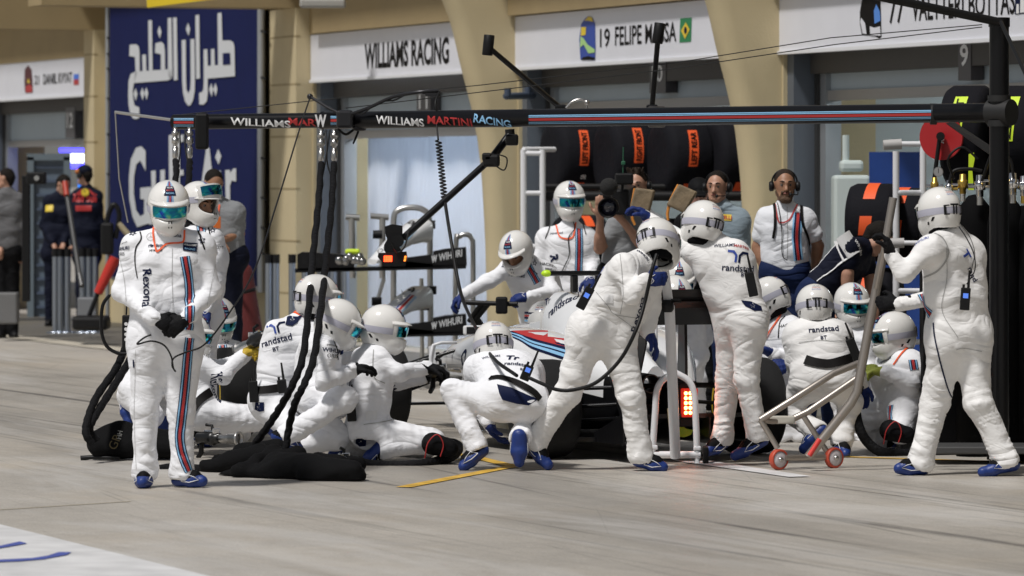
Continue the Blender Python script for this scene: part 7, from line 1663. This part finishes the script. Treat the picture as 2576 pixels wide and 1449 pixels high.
def d_dt(mb, bv):
    T(mb, bv, 213, 497, 'Red Bull', .10, 0, 3, .03, .30); fr = surf_frame(bv, 214, 484, 0)
    if fr: wrap(mb, bv, fr, [(-.13,-.03),(-.05,.04),(.05,.04),(.13,-.03),(0,-.05)], [(0,1,2,3,4)], 3, .006); wrap(mb, bv, fr, [(math.cos(t)*.05, math.sin(t)*.05) for t in np.linspace(0,2*PI,13)[:-1]], [tuple(range(12))], 8, .009)
    fr = surf_frame(bv, 210, 524, 0)
    if fr: p, f = grid_patch(.20, .07); wrap(mb, bv, fr, p, f, 3, .006)
INK.append(yellow_ink); dshirt('dark_team', d_dt)
dshirt('young_man', lambda mb, bv: [wrap(mb, bv, fr, *grid_patch(.11,.05), 8, .006) or wrap_text(mb, bv, 0, 0, 'PIRELLI', .028, 0, .03, 3, off=.009, fr=fr) for fr in [surf_frame(bv, 1822, 547, -4)] if fr])
dshirt('dark_team2', lambda mb, bv: [wrap(mb, bv, fr, *grid_patch(.10,.09), 8, .006) for fr in [surf_frame(bv, 124, 524, 0)] if fr])
# white side panel and marks on the bending man
def d_bm(mb, bv):
    bv = bvh_of(*[c for c in PE['bent_man'][0].children if c.name.split('.')[0] in ('shirt','trousers')])
    rib(mb, bv, [(2042,692),(2070,668),(2100,642),(2130,618),(2155,602)], .17, 5, off=.008); T(mb, bv, 2162, 622, 'WIHURI', .026, -60, 5, .02)
dshirt('bent_man', d_bm)
# headsets, cap, radios, belts
for key, mic in (('camera_man', 1), ('young_man', -1), ('chief', -1)):
    root, body, sh, R, q, A = PE[key]; headset(root, q, A, mic)
root, body, sh, R, q, A = PE['cap_man']; s = SDF(.02); s.ell(q(0,-.01,.055), A, (.088,.104,.075)); s.cone(q(-.04,.10,.045), q(.04,.10,.045), .014, .014); s.cone(q(-.035,.13,.035), q(.035,.13,.035), .010, .010); s.obj('cap', black_c, root, .008)
root, body, sh, R, q, A = PE['dark_team']; s = SDF(.02); s.ell(q(0,-.01,.055), A, (.092,.108,.08)); s.cone(q(-.04,.11,.045), q(.04,.11,.045), .014, .014); cp_ = s.obj('cap', navy_d, root, .009); mb = MB(); mb.sphere(q(-.08,.03,.05), .035, 8); mb.build('cap_emblem', M('cap_orange', (.5,.15,.03), .5), cp_); headset(root, q, A, 0)
def RD(key, *a, **k): radio(PE[key][0], *a, **k)
RD('trolley_man', 2428, 752, 30.95, -4, .14); RD('rear_jack', 1472, 750, 31.45, -28, .15); RD('crouch_rear', 1325, 938, 31.45, -22, .10); RD('reaching', 1890, 715, 32.05, 12, .16, screen=False)
RD('kneel_back', 710, 972, 32.55, 8, .09, screen=False); RD('gun_front', 884, 1035, 32.4, 4, .13, screen=False); RD('squat_right', 2148, 880, 33.1, 22, .16, screen=False); RD('kneel_back', 638, 985, 32.75, 4, .14, screen=False)
mb = MB(); mb.tube(curve_pts([P(2432,715,30.9),P(2452,680,30.9),P(2450,640,30.95),P(2432,600,31.0),P(2412,570,31.05)],5), .004, 6); mb.build('radio_lead', black_pl, PE['trolley_man'][0])
# knee pads
for key, x, y, Y in (('gun_front', 1108, 1124, 32.4), ('sit_right', 2258, 1090, 33.65)):
    s = SDF(.03); c = P(x, y, Y); s.cone(c+Vector((-.05,0,.02)), c+Vector((.06,0,-.01)), .075, .06); kp = s.obj('knee_pad', black_c, PE[key][0], .012)
    mb = MB(); mb.tube(curve_pts([c+Vector((-.10,-.07,-.07)), c+Vector((-.08,-.09,.03)), c+Vector((-.02,-.085,.085)), c+Vector((.02,-.075,.02)), c+Vector((0,-.07,-.06))],4), .004, 5); mb.build('piping', red_ink, kp)
# collars and orange lanyard at the necks
for key, x0, x1, y in (('kneel_back', 742, 790, 783), ('reaching', 1785, 1832, 573)):
    root, body, R = PE[key]; c = R['neck'].lerp(R['head'], .18); mb = MB(); ax = (R['head']-R['neck']).normalized(); mb.lathe(c, ax, [(-.012,.072),(.012,.070)], 28); mb.build('orange_collar', orange_ink, root)
# faces inside the open helmets
def open_face(key, yaw, pitch):
    root, body, R = PE[key]; Mh = head_matrix(yaw, pitch); s = SDF(.02); q, A = head_prims(s, R['head']+Vector((0,0,-.012)), Mh); s.cone(R['head'], R['neck'], .05, .055); b = s.obj('face', skin_d, root, .0075); face_parts(root, b, q, A, style=None)
open_face('behind', 48, 8); open_face('front_jack', -24, 34)
for k in ('kneel_back','gun_front','gun_mid','rear_jack','reaching','trolley_man','sit_right','rear_right','crouch_rear','squat_right'):
    root, body, R = PE[k]; s = SDF(.02); s.ell(R['head'], [(1,0,0),(0,1,0),(0,0,1)], (.08,.09,.105)); s.cone(R['head'], R['neck'], .055, .06); s.obj('balaclava', black_c, root, .012)
